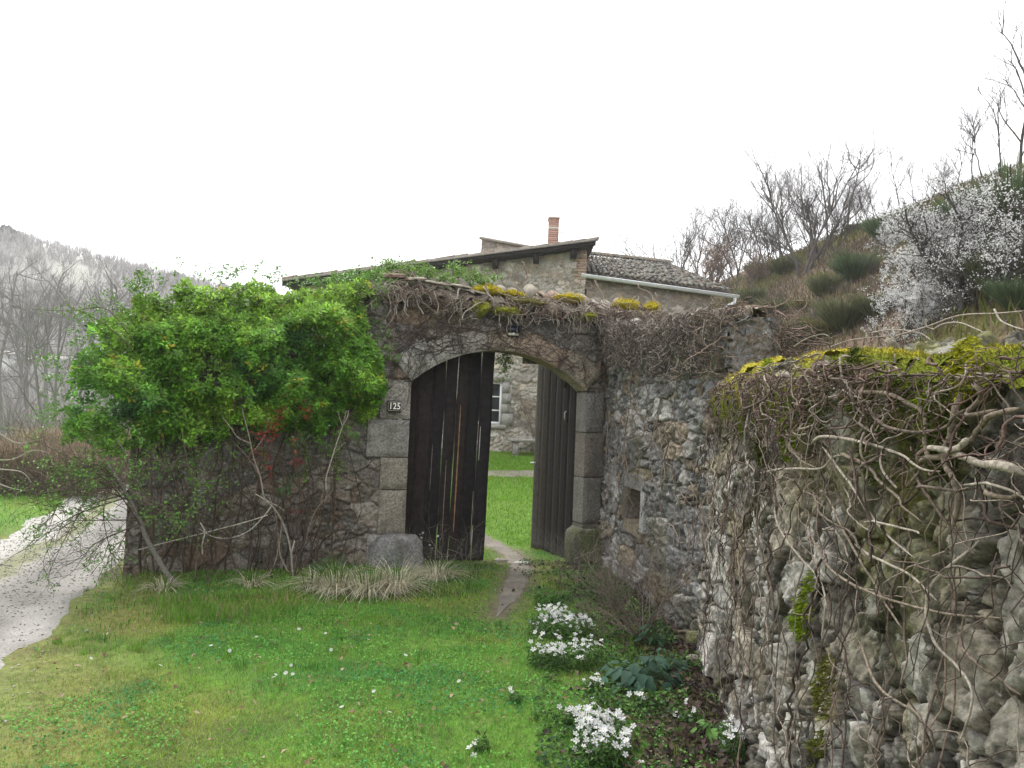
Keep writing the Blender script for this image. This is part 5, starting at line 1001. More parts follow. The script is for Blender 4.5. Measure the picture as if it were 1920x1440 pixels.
# ---- near wall: the thick woody vine traced along its real courses
vn = empty('woody_vine', (1.3, 4, 0), 'thick bare woody vine sprawling over the lichened near wall', 'vine')
S_ = lambda L: [(1360 + x / 3.43, 580 + y / 3.43) for x, y in L]
main = [([(740, 930), (810, 945), (900, 1010), (970, 1110), (1100, 1190), (1180, 1290), (1280, 1360)], .013, .005), ([(540, 870), (640, 830), (760, 835), (900, 870), (1030, 915), (1160, 960), (1300, 1030), (1400, 1060)], .012, .006),
 ([(870, 600), (950, 680), (1060, 745), (1170, 780), (1260, 790), (1400, 760), (1500, 690), (1560, 640)], .010, .007), ([(1240, 990), (1330, 975), (1440, 930), (1560, 850), (1640, 750), (1760, 700), (1919, 650)], .012, .016),
 ([(1300, 880), (1400, 900), (1500, 930), (1650, 980), (1800, 1020), (1919, 1060)], .014, .024), ([(1180, 1160), (1300, 1155), (1450, 1150), (1600, 1135)], .009, .006), ([(1640, 1150), (1780, 1190), (1919, 1200)], .01, .012),
 ([(200, 1050), (300, 1040), (380, 1025), (470, 1030), (600, 1010), (680, 960), (760, 930)], .009, .009), ([(110, 420), (90, 500), (100, 600), (130, 640), (200, 620), (260, 570), (290, 500)], .016, .012), ([(120, 450), (150, 520), (230, 580), (270, 620), (270, 700), (360, 800), (430, 900), (520, 980), (600, 1010)], .011, .008),
 ([(130, 640), (150, 760), (130, 860), (130, 950), (200, 1050)], .010, .006), ([(730, 420), (830, 520), (830, 640), (800, 720), (760, 800)], .010, .006), ([(690, 490), (850, 520), (1050, 530), (1180, 590), (1270, 690), (1290, 840), (1330, 980)], .009, .016), ([(870, 1380), (960, 1370), (1130, 1400), (1250, 1430)], .007, .006),
 ([(560, 1200), (600, 1280), (660, 1340), (720, 1390), (800, 1440), (850, 1520), (930, 1600)], .009, .007), ([(1500, 560), (1460, 700), (1440, 800), (1400, 900), (1440, 1000), (1480, 1100), (1480, 1250), (1430, 1440)], .016, .014), ([(750, 1130), (780, 1250), (810, 1330), (860, 1400), (930, 1450)], .006, .004), ([(1000, 1130), (1010, 1200), (1050, 1340)], .006, .003), ([(1620, 460), (1650, 540), (1560, 660), (1600, 680), (1720, 640)], .014, .01), ([(1500, 1120), (1700, 1130), (1850, 1180), (1919, 1260)], .007, .005),
 ([(270, 700), (210, 730), (130, 790)], .008, .005), ([(1290, 840), (1250, 990), (1180, 1130)], .009, .006), ([(1560, 850), (1480, 890), (1420, 940)], .016, .012), ([(0, 900), (60, 960), (130, 1000), (190, 1050)], .006, .005), ([(560, 1080), (550, 1160), (580, 1240)], .008, .006)]
lowr = [[(1528, 830), (1600, 900), (1640, 985), (1720, 1050)], [(1700, 880), (1752, 930), (1790, 1010), (1830, 1040)], [(1500, 980), (1560, 1060), (1650, 1120), (1760, 1150), (1900, 1160)], [(1440, 900), (1470, 1000), (1540, 1100), (1545, 1200)], [(1780, 1180), (1820, 1230), (1870, 1280), (1919, 1300)], [(1600, 1200), (1660, 1290), (1720, 1350), (1740, 1439)], [(1820, 1010), (1750, 1100), (1760, 1200), (1820, 1300), (1800, 1400)], [(1420, 880), (1425, 1000), (1445, 1120), (1450, 1240)], [(1540, 930), (1600, 1010), (1640, 1100), (1700, 1180)], [(1590, 1020), (1680, 1060), (1760, 1130)]]
g = Geo()
def near_curve(pp, r0, r1, off, col, sides=7, jit=.0):
    uz = np.array([wnear.inv(x, y, round(off, 3)) for x, y in pp]); uz = smooth_path(uz, 7); m_ = len(uz); k = np.linspace(0, 1, m_); o_ = off + .012 * np.sin(k * 9 + r0 * 900) + .02 * fbm(k * 5, k * 0 + r0 * 333, seed=111); P = wnear.front(uz[:, 0], uz[:, 1], o_)
    rr = (r0 + (r1 - r0) * k) * np.clip(np.minimum(k, 1 - k) * 9 + .35, 0, 1) * (1 + .3 * fbm(k * m_ * .35, k * 0 + r1 * 777, seed=112)); g.tube(P, rr, sides, np.array(col) * (1 + .25 * fbm(k * 9, k * 0, seed=113)[:, None])); return P
vcol = [(.21, .17, .13), (.33, .29, .24), (.13, .10, .08)]
for i, (L, a, b) in enumerate(main): near_curve(S_(L), a * .60, b * .50, .135 + .015 * (i % 3), vcol[i % 3])
for i, L in enumerate(lowr): near_curve(L, .0055, .003, .13, vcol[(i + 1) % 3], 6)
g.build('trunk_stems', M_bark, vn, True)
g = Geo(); rg = np.random.default_rng(103)
tops = [[(1340, 130), (1400, 95), (1500, 85), (1600, 120), (1700, 170)], [(1730, 0), (1770, 70), (1850, 110), (1919, 130)], [(1680, 210), (1720, 245), (1800, 240)], [(1290, 60), (1295, 110), (1350, 130)], [(440, 240), (520, 190), (620, 160), (670, 175)], [(680, 240), (800, 200), (940, 180), (1080, 170)], [(940, 150), (1080, 130), (1240, 150), (1330, 200)], [(1100, 170), (1300, 110), (1500, 40), (1750, 25), (1919, 10)], [(770, 350), (800, 290), (960, 250), (1080, 240)], [(1420, 430), (1400, 500), (1380, 540), (1410, 630)], [(1520, 260), (1420, 380), (1420, 430)], [(1820, 420), (1850, 550), (1870, 640)]]
for L in tops:
    P = [at(x, y, 2.0 * 0 + np.interp(x, [1360, 1920], [5.4, 2.45])) for x, y in S_(L)]; P = smooth_path(P, 6); k = np.linspace(0, 1, len(P)); g.tube(P, .004 * (1 - .5 * k), 6, (.30, .26, .22))
for q in range(300):
    u0 = rg.uniform(0, wnear.L - .5) ; z0 = float(near_top(np.array([u0]))[0]) - .1 - abs(rg.normal(0, .45)) if rg.random() < .75 else rg.uniform(.2, 1.9)
    p = walk(rg, u0, z0, rg.uniform(0, 6.28), .05, rg.integers(6, 20), rg.choice([.15, .3, .45]), -math.pi / 2 if rg.random() < .25 else None, .06); tp = near_top(np.clip(p[:, 0], 0, wnear.L)); k = (p[:, 0] > 0) & (p[:, 0] < wnear.L) & (p[:, 1] > .1); p, tp = p[k], tp[k]
    if len(p) < 4: continue
    p[:, 1] = np.minimum(p[:, 1], tp - .05 + .1 * (q % 9 == 0)); over = np.clip(p[:, 1] - tp + .02, 0, .5); o_ = .11 + rg.uniform(0, .08) + .012 * rg.normal(size=len(p)) - over * 1.2; zz = np.where(over > 0, tp + .02 + .12 * over, p[:, 1]); dark = rg.random() < .62
    g.tube(smooth_path(wnear.front(p[:, 0], zz, o_), 2), rg.choice([.0016, .003, .0048], p=[.6, .3, .1]), 4, np.array([.09, .066, .055] if dark else [.24, .20, .165]) * rg.uniform(.6, 1.4), cap=False)
tangle(g, wnear.front, near_top, .1, 1.6, 80, .36, -.05, .10, .18, [(.12, .075, .065), (.16, .11, .09), (.27, .22, .18)], [.0016, .0025, .004], rg, step=.03, edge=.12)
tangle(g, wnear.front, near_top, 1.6, 4.6, 280, .36, -.05, .10, .19, [(.12, .075, .065), (.16, .11, .09), (.27, .22, .18)], [.0018, .003, .0045], rg, step=.03, edge=.12)
for q in range(40):       # straight hanging strands
    p = walk(rg, rg.uniform(.2, 5), rg.uniform(.9, 1.9), -math.pi / 2 + rg.normal(0, .3), .07, rg.integers(8, 18), .12, -math.pi / 2, .15); p = p[(p[:, 1] > .1) & (p[:, 0] > 0) & (p[:, 0] < wnear.L)]
    if len(p) > 3: g.tube(smooth_path(wnear.front(p[:, 0], p[:, 1], .10 + .012 * rg.normal(size=len(p))), 2), .003, 4, np.array([.20, .15, .12]) * rg.uniform(.6, 1.4), cap=False)
g.build('twigs', M_bark, vn)
# ---- far wall top: a brown matted creeper
fv = empty('matted_creeper', (1.5, 8, 3), 'brown matted creeper hanging over the top of the taller side wall', 'creeper'); g = Geo(); rg = np.random.default_rng(105)
tangle(g, wfar.front, far_top, .0, wfar.L, 1500, .42, .09, -.35, .24, [(.11, .088, .075), (.09, .072, .062), (.16, .13, .11), (.33, .29, .25)], [.002, .0035, .006], rg, step=.04, edge=.09)
for q in range(600):       # the mound of stems on its near end
    c = wfar.front(np.array([wfar.L - .1]), np.array([2.62]), 0)[0] + [rg.uniform(-.05, .55), rg.uniform(-.1, .5), rg.uniform(-.28, .16)]; p = [c]; d_ = norm(rg.normal(size=3))
    for s_ in range(rg.integers(5, 12)): d_ = norm(d_ + rg.normal(0, .4, 3)); c = c + d_ * .045; p.append(c)
    p = np.array(p); p[:, 2] = np.minimum(p[:, 2], 2.86 + .05 * rg.random()); g.tube(p, rg.choice([.002, .004, .006], p=[.5, .38, .12]), 4, np.array([.15, .11, .09]) * rg.uniform(.5, 2.0), cap=False)
for q in range(110):
    p = walk(rg, rg.uniform(.2, wfar.L), rg.uniform(.9, 2.5), rg.uniform(0, 6.28), .05, rg.integers(8, 22), .3, -math.pi / 2, .08); p = p[(p[:, 1] > .1) & (p[:, 0] > 0) & (p[:, 0] < wfar.L)]
    if len(p) > 3: g.tube(wfar.front(p[:, 0], p[:, 1], .075 + .01 * rg.normal(size=len(p))), rg.choice([.0025, .005]), 4, np.array([.20, .16, .13]) * rg.uniform(.6, 1.6), cap=False)
g.build('stems', M_bark, fv)
g = Geo(); n = 1500; u = rg.uniform(.2, wfar.L, n); z = far_top(u) - np.abs(rg.normal(0, .3, n)); k = fbm(u * 3, z * 3, seed=120) > .05; u, z = u[k], z[k]; n = len(u)     # ferny tufts
blades(g, wfar.front(u, z, .1), rg.uniform(.03, .09, n), .004, .8, np.array([.07, .12, .03]) * rg.uniform(.5, 1.4, (n, 1)), rg); g.build('green_tufts', M_blade, fv)
# ---------------------------------------------------------------- moss
def fuzz(g, P, Nr, h, w_, col, rng):
    n = len(P); a = norm(rng.normal(size=(n, 3))); S = norm(np.cross(Nr, a)); t = P + (Nr + .7 * rng.normal(size=(n, 3))) * (h * rng.uniform(.5, 1.3, n))[:, None]; V = np.stack([P - S * w_, P + S * w_, t], 1).reshape(-1, 3); g.add(V, np.arange(n)[:, None] * 3 + [0, 1, 2], np.repeat(np.clip(col, .005, .9), 3, 0))
g = Geo(); rg = np.random.default_rng(131)
nu_, nv_ = 620, 74; u = np.linspace(.02, wnear.L - .3, nu_); k = np.linspace(0, 1, nv_); U, K = np.meshgrid(u, k, indexing='ij'); tp = near_top(U)
drop = np.interp(U, [0, 2.2, 3.2], [1, .8, .2]) * .16 + .10 * fbm(U * 2.2, U * 0, seed=132) + np.interp(U, [0, 2.2, 3.4], [.2, .16, .03]) * np.clip(fbm(U * 6, U * 0, seed=133), 0, 1) + .10 * sstep(.5, .2, np.abs(U - .75))
s_ = -drop + (drop + .30) * K; over = np.clip(s_ + .10, 0, 1); zz = np.where(s_ < 0, tp + s_, tp) + np.interp(U, [0, 2.4, 3.4], [.095, .08, .035]) * sstep(-.06, .08, s_) ; oo = .10 + .035 * np.sin(np.clip((s_ + drop) / .12, 0, math.pi / 2)) * 1.0 - over * 1.05 + .02
lum = .03 * fbm(U * 9, s_ * 14, seed=134) + .015 * fbm(U * 30, s_ * 30, seed=135); lum = lum * np.interp(U, [0, 2, 3.4], [1, 1, .6]); P = wnear.front(U, zz + lum * .8, oo + lum)
mask = (fbm(U * 1.1, U * 0 + 5, seed=136) + .8 * fbm(U * 5, s_ * 4, seed=137) > np.interp(U, [0, 2.2, 3.0], [-.18, -.25, -.75])); mask &= ~((K < .5) & (fbm(U * 11, s_ * 3, seed=138) > .35))
yel = sstep(.15, .7, K)[..., None]; cm = np.array([.13, .15, .02]) * (1 - yel) + np.array([.44, .38, .05]) * yel; oc = sstep(.25, .6, fbm(U * 2.1, K * 2, seed=139))[..., None] * .6; cm = cm * (1 - oc) + np.array([.50, .34, .06]) * oc; cm = cm * (1 + .25 * fbm(U * 14, s_ * 14, seed=140)[..., None])
i2 = np.arange(P.shape[0] * P.shape[1]).reshape(P.shape[:2]); q = np.stack([i2[:-1,:-1], i2[1:,:-1], i2[1:,1:], i2[:-1,1:]], -1)[mask[:-1, :-1]]; g.add(P.reshape(-1, 3), q, np.clip(cm, .01, .8).reshape(-1, 3))
mi = np.argwhere(mask); mi = mi[rg.integers(0, len(mi), 42000)]; Nr = norm(np.cross(np.gradient(P, axis=0), np.gradient(P, axis=1))); a, b = mi[:, 0], mi[:, 1]; fuzz(g, P[a, b] + rg.normal(0, .003, (len(a), 3)), Nr[a, b], .008, .0022, cm[a, b] * rg.uniform(.6, 1.5, (len(a), 1)), rg)
tag(g.build('moss', M_moss, smooth=True), 'bright yellow green moss cushion along the crest of the near wall', 'moss', kind='stuff')
def moss_patch(wf, cu, cv, ru, rv, col, n, rg, g, off=.125):
    a = rg.uniform(0, 6.28, n); q = np.sqrt(rg.random(n)); u = cu + ru * q * np.cos(a); z = cv + rv * q * np.sin(a); k = fbm(u * 9, z * 9, seed=141) > -.25 + q * .0; u, z = u[k], z[k]; n = len(u)
    P = wf(u, z, off * (1 - .4 * q[k]) + .01 * rg.normal(size=n)); N3 = norm(wf(u, z, 1.0) - wf(u, z, 0.0)) ; fuzz(g, P, N3 + [0, 0, -.3], .013, .0040, np.array(col) * rg.uniform(.5, 1.5, (n, 1)), rg)
g = Geo()
for (x, y, ru, rv, c, n_) in ((490, 780, .12, .16, 0, 3600), (310, 560, .07, .20, 0, 2600), (300, 880, .08, .12, 1, 1800), (160, 640, .05, .2, 0, 1500), (1400, 680, .07, .08, 0, 1500), (1500, 790, .09, .14, 1, 2200), (1660, 370, .05, .09, 2, 1100), (890, 440, .05, .12, 1, 1200), (580, 640, .05, .12, 1, 1200), (700, 620, .1, .14, 1, 1800), (1050, 880, .10, .14, 1, 900), (950, 560, .12, .08, 1, 1200), (600, 1900, .02, .14, 0, 500), (20, 690, .04, .2, 1, 900), (1250, 520, .12, .06, 1, 900)):
    u_, z_ = wnear.inv(*S_([(x, y)])[0]); moss_patch(wnear.front, u_, z_, ru, rv, [(.19, .25, .02), (.09, .11, .025), (.32, .32, .03)][c], n_, rg, g)
for (px, py, ru, rv, c, n_) in ((1527, 1165, .035, .08, 0, 700), (1560, 1420, .06, .1, 1, 900), (1570, 1290, .06, .12, 1, 600)):
    u_, z_ = wnear.inv(px, py); moss_patch(wnear.front, u_, z_, ru, rv, [(.17, .26, .012), (.11, .12, .02)][c], n_, rg, g)
tag(g.build('wall_moss', M_moss), 'green moss patches clinging to the upper stones of the near wall', 'moss', kind='stuff')
def cushion(px, py, rx, rz, col, label, seed, off=.08, dep=.14, wall=True):
    rg = np.random.default_rng(seed); off = -.12 if col is YM else .12; t, z = on_gate(px, py, off); c = G3(t, off, z - rz * .6).ravel(); rx *= 1.15; n1, n2 = 40, 18; th = np.linspace(0, 2 * math.pi, n1, endpoint=False); ph = np.linspace(.03, math.pi - .03, n2); T, Q_ = np.meshgrid(th, ph, indexing='ij'); D = np.stack([np.cos(T) * np.sin(Q_), np.sin(T) * np.sin(Q_), np.cos(Q_)], -1)
    r = 1 + .55 * fbm(D[..., 0] * 2 + seed, D[..., 1] * 2, D[..., 2] * 2, seed=seed) + .15 * fbm(D[..., 0] * 7, D[..., 1] * 7, D[..., 2] * 7, seed=seed + 1); L_ = D * r[..., None] * [rx, dep, rz]; P = c + L_[..., :1] * e3 + L_[..., 1:2] * (-n3) + L_[..., 2:] * up
    C = np.clip(np.array(col) * (1 + .3 * fbm(D[..., 0] * 4, D[..., 1] * 4, D[..., 2] * 4, seed=seed + 2)[..., None]), .01, .9); i = np.arange(n1)[:, None] * n2; j = np.arange(n2 - 1)[None]; i3 = ((np.arange(n1) + 1) % n1)[:, None] * n2; g = Geo().add(P, np.stack([i + j, i + j + 1, i3 + j + 1, i3 + j], -1).reshape(-1, 4), C.reshape(-1, 3))
    m_ = rg.integers(0, n1 * n2, 2500); fuzz(g, P.reshape(-1, 3)[m_] + rg.normal(0, .008, (2500, 3)), norm(L_.reshape(-1, 3)[m_] @ np.array([e3, -n3, up])), .02, .004, C.reshape(-1, 3)[m_] * rg.uniform(.6, 1.5, (2500, 1)), rg)
    tag(g.build('moss_cushion', M_moss, smooth=True), label, 'moss', 'moss cushions on the coping')
YM, GM = (.50, .42, .04), (.30, .31, .045)
for a in ((900, 570, .09, .07, GM, 'rounded green moss cushion drooping over the coping edge above the wall light', 901), (915, 540, .16, .05, YM, 'flat golden moss cushion beside the last pale slab', 902), (960, 550, .13, .035, YM, 'thin golden moss strip right of the flat golden cushion', 903), (1070, 556, .17, .04, YM, 'long thin golden moss strip in the middle of the right half coping', 904), (1175, 566, .15, .07, YM, 'biggest golden moss cushion near the right end of the coping', 905), (1222, 573, .08, .05, YM, 'golden moss cushion at the very right end of the coping', 906), (1196, 592, .05, .07, YM, 'small golden moss cushion below the biggest one', 907), (1100, 590, .09, .04, GM, 'low green moss cushion at the coping edge over the right springer', 908), (950, 580, .14, .04, GM, 'low dull green moss cushion left of the middle of the coping edge', 909), (990, 565, .2, .03, (.22, .2, .08), 'broad faded moss patch on the coping above the light', 910)): cushion(*a)
# ---------------------------------------------------------------- shrubs by the wall
def bush(g, base, dirs, rg, L, r, depth=3, n=6, col=(.16, .12, .09), tips=None, spread=.6, up_=.15, kids=(3, 5), taper=.6, wig=.12):
    """recursive twigs; dirs are start directions"""
    def grow(p, d, L, r, dep):
        pts = [p]; m_ = max(3, n - (depth - dep))
        for s_ in range(m_): d = norm(d + rg.normal(0, wig, 3) + np.array([0, 0, up_ * .3])); p = p + d * L / m_; pts.append(p)
        pts = np.array(pts); g.tube(pts, np.linspace(r, r * taper * .7, len(pts)), 5 if r > .006 else 3, np.array(col) * rg.uniform(.8, 1.25), cap=False)
        if tips is not None and dep <= 1: tips.extend(pts[1:])
        if dep > 0:
            for c_ in range(rg.integers(*kids) ):
                i = rg.integers(max(1, len(pts) // 3), len(pts)); grow(pts[i], norm(d + rg.normal(0, spread, 3) + [0, 0, up_]), L * rg.uniform(.4, .75), r * taper * rg.uniform(.6, 1), dep - 1)
    for d in dirs: grow(np.array(base, float) + rg.normal(0, .02, 3) * [1, 1, 0], norm(np.array(d, float)), L * rg.uniform(.8, 1.15), r, depth)
def gcurve(g, pp, off, r0, r1, col, n=6, sides=6):
    a = np.array([on_gate(x, y, off) for x, y in pp]); P = smooth_path(G3(a[:, 0], off, a[:, 1]), n); g.tube(P, np.linspace(r0, r1, len(P)), sides, col); return P
rg = np.random.default_rng(151); ro_ = empty('rose_bush', ground_at(548, 1085), 'leggy rose bush with bare thorny canes and red young leaves against the wall', 'rose'); g = Geo(); tips = []
Z4 = lambda L: [(260 + x / 3.556, 800 + y / 3.556) for x, y in L]
canes = [([(1030, 1020), (1060, 900), (1100, 780), (1125, 600), (1110, 480), (1050, 380), (960, 250), (930, 130)], .014, .004, (.07, .05, .045)), ([(1020, 1010), (1040, 880), (1075, 740), (1070, 600), (1075, 420), (1060, 240), (1050, 60), (1040, -60)], .011, .003, (.09, .06, .05)), ([(1030, 1000), (1010, 800), (960, 640), (900, 540), (840, 480), (810, 330), (770, 220), (740, 80), (710, -40), (690, -120)], .013, .004, (.30, .26, .22)),
  ([(810, 330), (740, 220), (650, 120)], .006, .003, (.22, .18, .15)), ([(770, 160), (840, 60), (870, -60)], .006, .003, (.30, .27, .23)), ([(740, 110), (660, 70), (610, 0), (560, -60)], .006, .003, (.33, .3, .26)), ([(1110, 760), (1180, 560), (1290, 430), (1270, 380)], .007, .003, (.2, .17, .14)), ([(1250, 430), (1250, 340), (1280, 240), (1320, 110), (1360, 0), (1390, -60), (1400, -110)], .008, .004, (.38, .34, .29)), ([(1300, 180), (1370, 110)], .004, .002, (.3, .27, .22)), ([(1360, 0), (1340, -60), (1330, -100)], .004, .002, (.4, .36, .3)), ([(1360, 0), (1385, -110)], .004, .003, (.4, .36, .3)),
  ([(1000, 980), (940, 840), (950, 700), (960, 620)], .009, .006, (.26, .22, .18)), ([(840, 1020), (900, 930), (930, 800), (920, 620), (890, 520)], .008, .005, (.24, .2, .16)), ([(890, 520), (840, 590), (740, 690), (620, 740), (500, 735), (400, 680)], .006, .004, (.45, .42, .36)), ([(860, 590), (700, 640), (430, 710), (150, 780), (0, 820)], .006, .005, (.50, .46, .38)), ([(410, 640), (440, 700), (425, 780), (425, 850)], .009, .008, (.5, .47, .42)), ([(900, 530), (870, 400), (880, 200), (900, 60)], .005, .002, (.10, .05, .045)), ([(1040, 1000), (1120, 900), (1200, 740), (1300, 690)], .006, .003, (.09, .06, .05)), ([(780, 450), (850, 490), (960, 550), (970, 570)], .007, .004, (.4, .36, .3)), ([(1040, 760), (1020, 850), (1030, 960)], .008, .006, (.45, .4, .34))]
for (L, a, b, c) in canes: P = gcurve(g, Z4(L), .62, a, b, c); tips += list(P[len(P) // 2:])
for q in range(70):
    p0 = tips[rg.integers(len(tips))]; d = norm(rg.normal(size=3) + [0, -.2, .5]); m_ = rg.integers(3, 7); P = [p0]
    for s_ in range(m_): d = norm(d + rg.normal(0, .25, 3)); P.append(P[-1] + d * .05)
    g.tube(P, .0022, 3, (.12, .08, .06), cap=False)
g.build('canes', M_bark, ro_); g = Geo()
for (x, y, nn) in ((790, 60, 26), (880, 60, 22), (800, 180, 34), (860, 230, 22), (885, 300, 8), (1060, 245, 22), (1050, 570, 12), (1040, 110, 14), (920, -60, 30), (940, -110, 20), (890, -20, 26), (1110, -130, 26), (1130, -90, 20), (960, -180, 16), (870, 50, 20), (1010, -150, 10)):
    for q in range(nn): 
        px, py = Z4([(x + rg.normal(0, 28), y + rg.normal(0, 25))])[0]; t, z = on_gate(px, py, .66); leaves(g, G3(t, .66 + rg.normal(0, .05), z).reshape(1, 3), rg.normal(0, .7, (1, 3)) + [0, -.4, .5], rg.uniform(.03, .055), np.array([[.22, .025, .02]]) * rg.uniform(.5, 1.6), .4, rg)
g.build('red_leaves', M_leaf, ro_); g = Geo()
for (x, y, nn) in ((1000, 390, 26), (950, 440, 12), (1040, 330, 12), (1020, 100, 16), (1020, -60, 14), (1100, 60, 10), (1130, -160, 14)):
    for q in range(nn): px, py = Z4([(x + rg.normal(0, 22), y + rg.normal(0, 22))])[0]; t, z = on_gate(px, py, .66); leaves(g, G3(t, .66 + rg.normal(0, .05), z).reshape(1, 3), rg.normal(0, .7, (1, 3)) + [0, -.6, .5], rg.uniform(.03, .05), np.array([[.05, .14, .04]]) * rg.uniform(.6, 1.5), .5, rg)
g.build('green_leaves', M_leaf, ro_)
# budding shrub with leaning trunk at the wall's left end
bs = empty('budding_shrub', ground_at(330, 1100), 'twiggy shrub in young green bud with a leaning trunk at the left wall end', 'shrub'); g = Geo(); rg = np.random.default_rng(157)
Z5 = lambda L: [(x / 3.2, 750 + y / 3.2) for x, y in L]
P1 = gcurve(g, Z5([(1075, 1130), (1000, 1040), (940, 940), (880, 830), (840, 720), (790, 620), (720, 500), (650, 390)]), .75, .030, .012, (.20, .185, .165), sides=9); g.build('trunk', M_bark, bs, True)
g = Geo(); tips = []; fr = P1[len(P1) // 2:]; gcurve(g, Z5([(790, 480), (770, 380), (740, 300), (700, 230)]), .75, .012, .006, (.16, .14, .11)); gcurve(g, Z5([(870, 830), (880, 650), (900, 480), (930, 360)]), .7, .009, .004, (.14, .12, .09)); gcurve(g, Z5([(1170, 1090), (1190, 800), (1180, 560), (1130, 400), (1090, 180)]), .7, .010, .004, (.12, .1, .07)); 
for tgt in [(120, 230), (300, 480), (280, 600), (300, 800), (450, 800), (150, 900), (400, 700), (540, 420), (620, 600), (330, 1000), (500, 950), (850, 360), (700, 900), (1050, 620), (1250, 530), (1130, 760), (640, 1000), (1010, 400), (1200, 700), (260, 520), (470, 560)]:
    s0 = fr[rg.integers(len(fr))]; px, py = Z5([tgt])[0]; t, z = on_gate(px, py, .85 + rg.uniform(-.4, .5)); e_ = G3(t, .85 + rg.uniform(-.35, .5), z).ravel(); mid = (s0 + e_) / 2 + rg.normal(0, .1, 3) + [0, 0, .08]; P = smooth_path([s0, mid, e_], 8); g.tube(P, np.linspace(.008, .0025, len(P)), 4, np.array([.11, .085, .065]) * rg.uniform(.7, 1.4)); bushd = norm(e_ - s0)
    for q in range(10):
        i = rg.integers(4, len(P)); d = norm(bushd + rg.normal(0, .7, 3) + [0, 0, .15]); p = P[i]; L = [p]
        for s_ in range(6): d = norm(d + rg.normal(0, .2, 3)); p = p + d * .06; L.append(p)
        g.tube(L, np.linspace(.0035, .0015, 7), 3, np.array([.11, .085, .065]) * rg.uniform(.7, 1.4), cap=False); tips += L[1:]
        for q2 in range(2):
            d2 = norm(d + rg.normal(0, .7, 3)); p2 = L[rg.integers(2, 6)]; L2 = [p2]
            for s_ in range(4): d2 = norm(d2 + rg.normal(0, .2, 3)); p2 = p2 + d2 * .05; L2.append(p2)
            g.tube(L2, .0018, 3, np.array([.11, .085, .065]), cap=False); tips += L2[1:]
g.build('twigs', M_bark, bs); g = Geo(); tips = np.array(tips); n = 6000; i = rg.integers(0, len(tips), n); keep = fbm(tips[i, 0] * 5, tips[i, 1] * 5, tips[i, 2] * 5, seed=158) > .0; i = i[keep]; n = len(i)
leaves(g, tips[i] + rg.normal(0, .018, (n, 3)), rg.normal(0, .7, (n, 3)) + [0, -.3, .8], rg.uniform(.02, .042, n), np.array([.12, .27, .04]) * rg.uniform(.6, 1.4, (n, 1)), .5, rg); g.build('leaves', M_leaf, bs)
# bare shrub in the bed and dead twigs before the left leaf
def twig_shrub(px, py, dirs, L, r, label, seed, col, depth=3, kids=(3, 6), up_=.1):
    rg = np.random.default_rng(seed); b = ground_at(px, py); g = Geo(); bush(g, b, dirs, rg, L, r, depth, 6, col, None, .55, up_, kids); tag(g.build('bare_shrub', M_bark), label, 'shrub')
twig_shrub(1205, 1205, [(a, b, .8) for a, b in ((-.9, -.1), (-.5, .5), (-.2, -.4), (.1, .3), (.35, -.1), (-.8, .3), (-.3, 0), (.2, -.5), (-1.2, 0), (-.6, -.6), (0, .6), (-1.0, .5), (.1, -.2), (-.4, .8), (-1.3, -.3))], .58, .007, 'low twiggy grey bare shrub in the bed beside the taller side wall', 161, (.19, .155, .13), kids=(4, 7))
twig_shrub(1255, 1150, [(-.4, -.2, .9), (.1, .2, .9), (-.7, .1, .7), (-.1, -.4, 1)], .42, .005, 'smaller reddish bare shrub against the taller side wall', 162, (.15, .10, .08))
twig_shrub(845, 1080, [(a, -.3, c) for a, c in ((-1, .5), (-.6, .8), (.2, 1), (.7, .7), (1.0, .3), (-.2, 1), (.4, .5), (-1.2, .2))], .5, .004, 'tangle of dead twigs lying before the left gate leaf', 163, (.24, .20, .16), up_=-.05)
twig_shrub(385, 1095, [(-.3, 0, 1), (.1, -.1, 1), (.3, .1, 1)], .8, .006, 'thin upright bare shrub behind the leaning trunk', 164, (.10, .075, .06), depth=2)
twig_shrub(505, 1085, [(-.5, -.1, 1), (.2, -.1, 1), (-.1, .1, 1.2)], .7, .006, 'dark bare shrub between rose and wall', 165, (.09, .07, .055), depth=3)
# small white blossoms against the left leaf
g = Geo(); pts = []
for px, py in ((788, 1002), (793, 999), (821, 1005), (826, 1010), (806, 1022), (810, 1028), (790, 1008)): t, z = on_gate(px, py, .1); pts.append(G3(t, .1, z).ravel())
flower(g, np.array(pts), .016, rg, tilt=.8); hp = empty('blossoming_sprig', (*GP(.25, .1), 0), 'thin sprig with a few white blossoms before the dark gate leaf', 'plant'); g.build('blossoms', M_petal, hp); g = Geo()
for p in pts: g.tube(smooth_path([np.array([p[0] + rg.normal(0, .05), p[1], 0]), p * [1, 1, .5] + rg.normal(0, .02, 3), p], 4), .003, 3, (.2, .16, .13), cap=False)
g.build('stems', M_bark, hp)
# shrub on the farmhouse wall
g = Geo(); rg = np.random.default_rng(167); bush(g, (.75, 21.9, 1.0), [(-.3, 0, 1), (.1, -.1, 1), (.4, 0, 1), (0, 0, 1)], rg, 1.5, .02, 3, 6, (.22, .17, .13), None, .5, .2, (4, 7)); hs2 = tag(g.build('wall_shrub', M_bark), 'brown bare climber spread on the farmhouse wall right of the window', 'shrub')
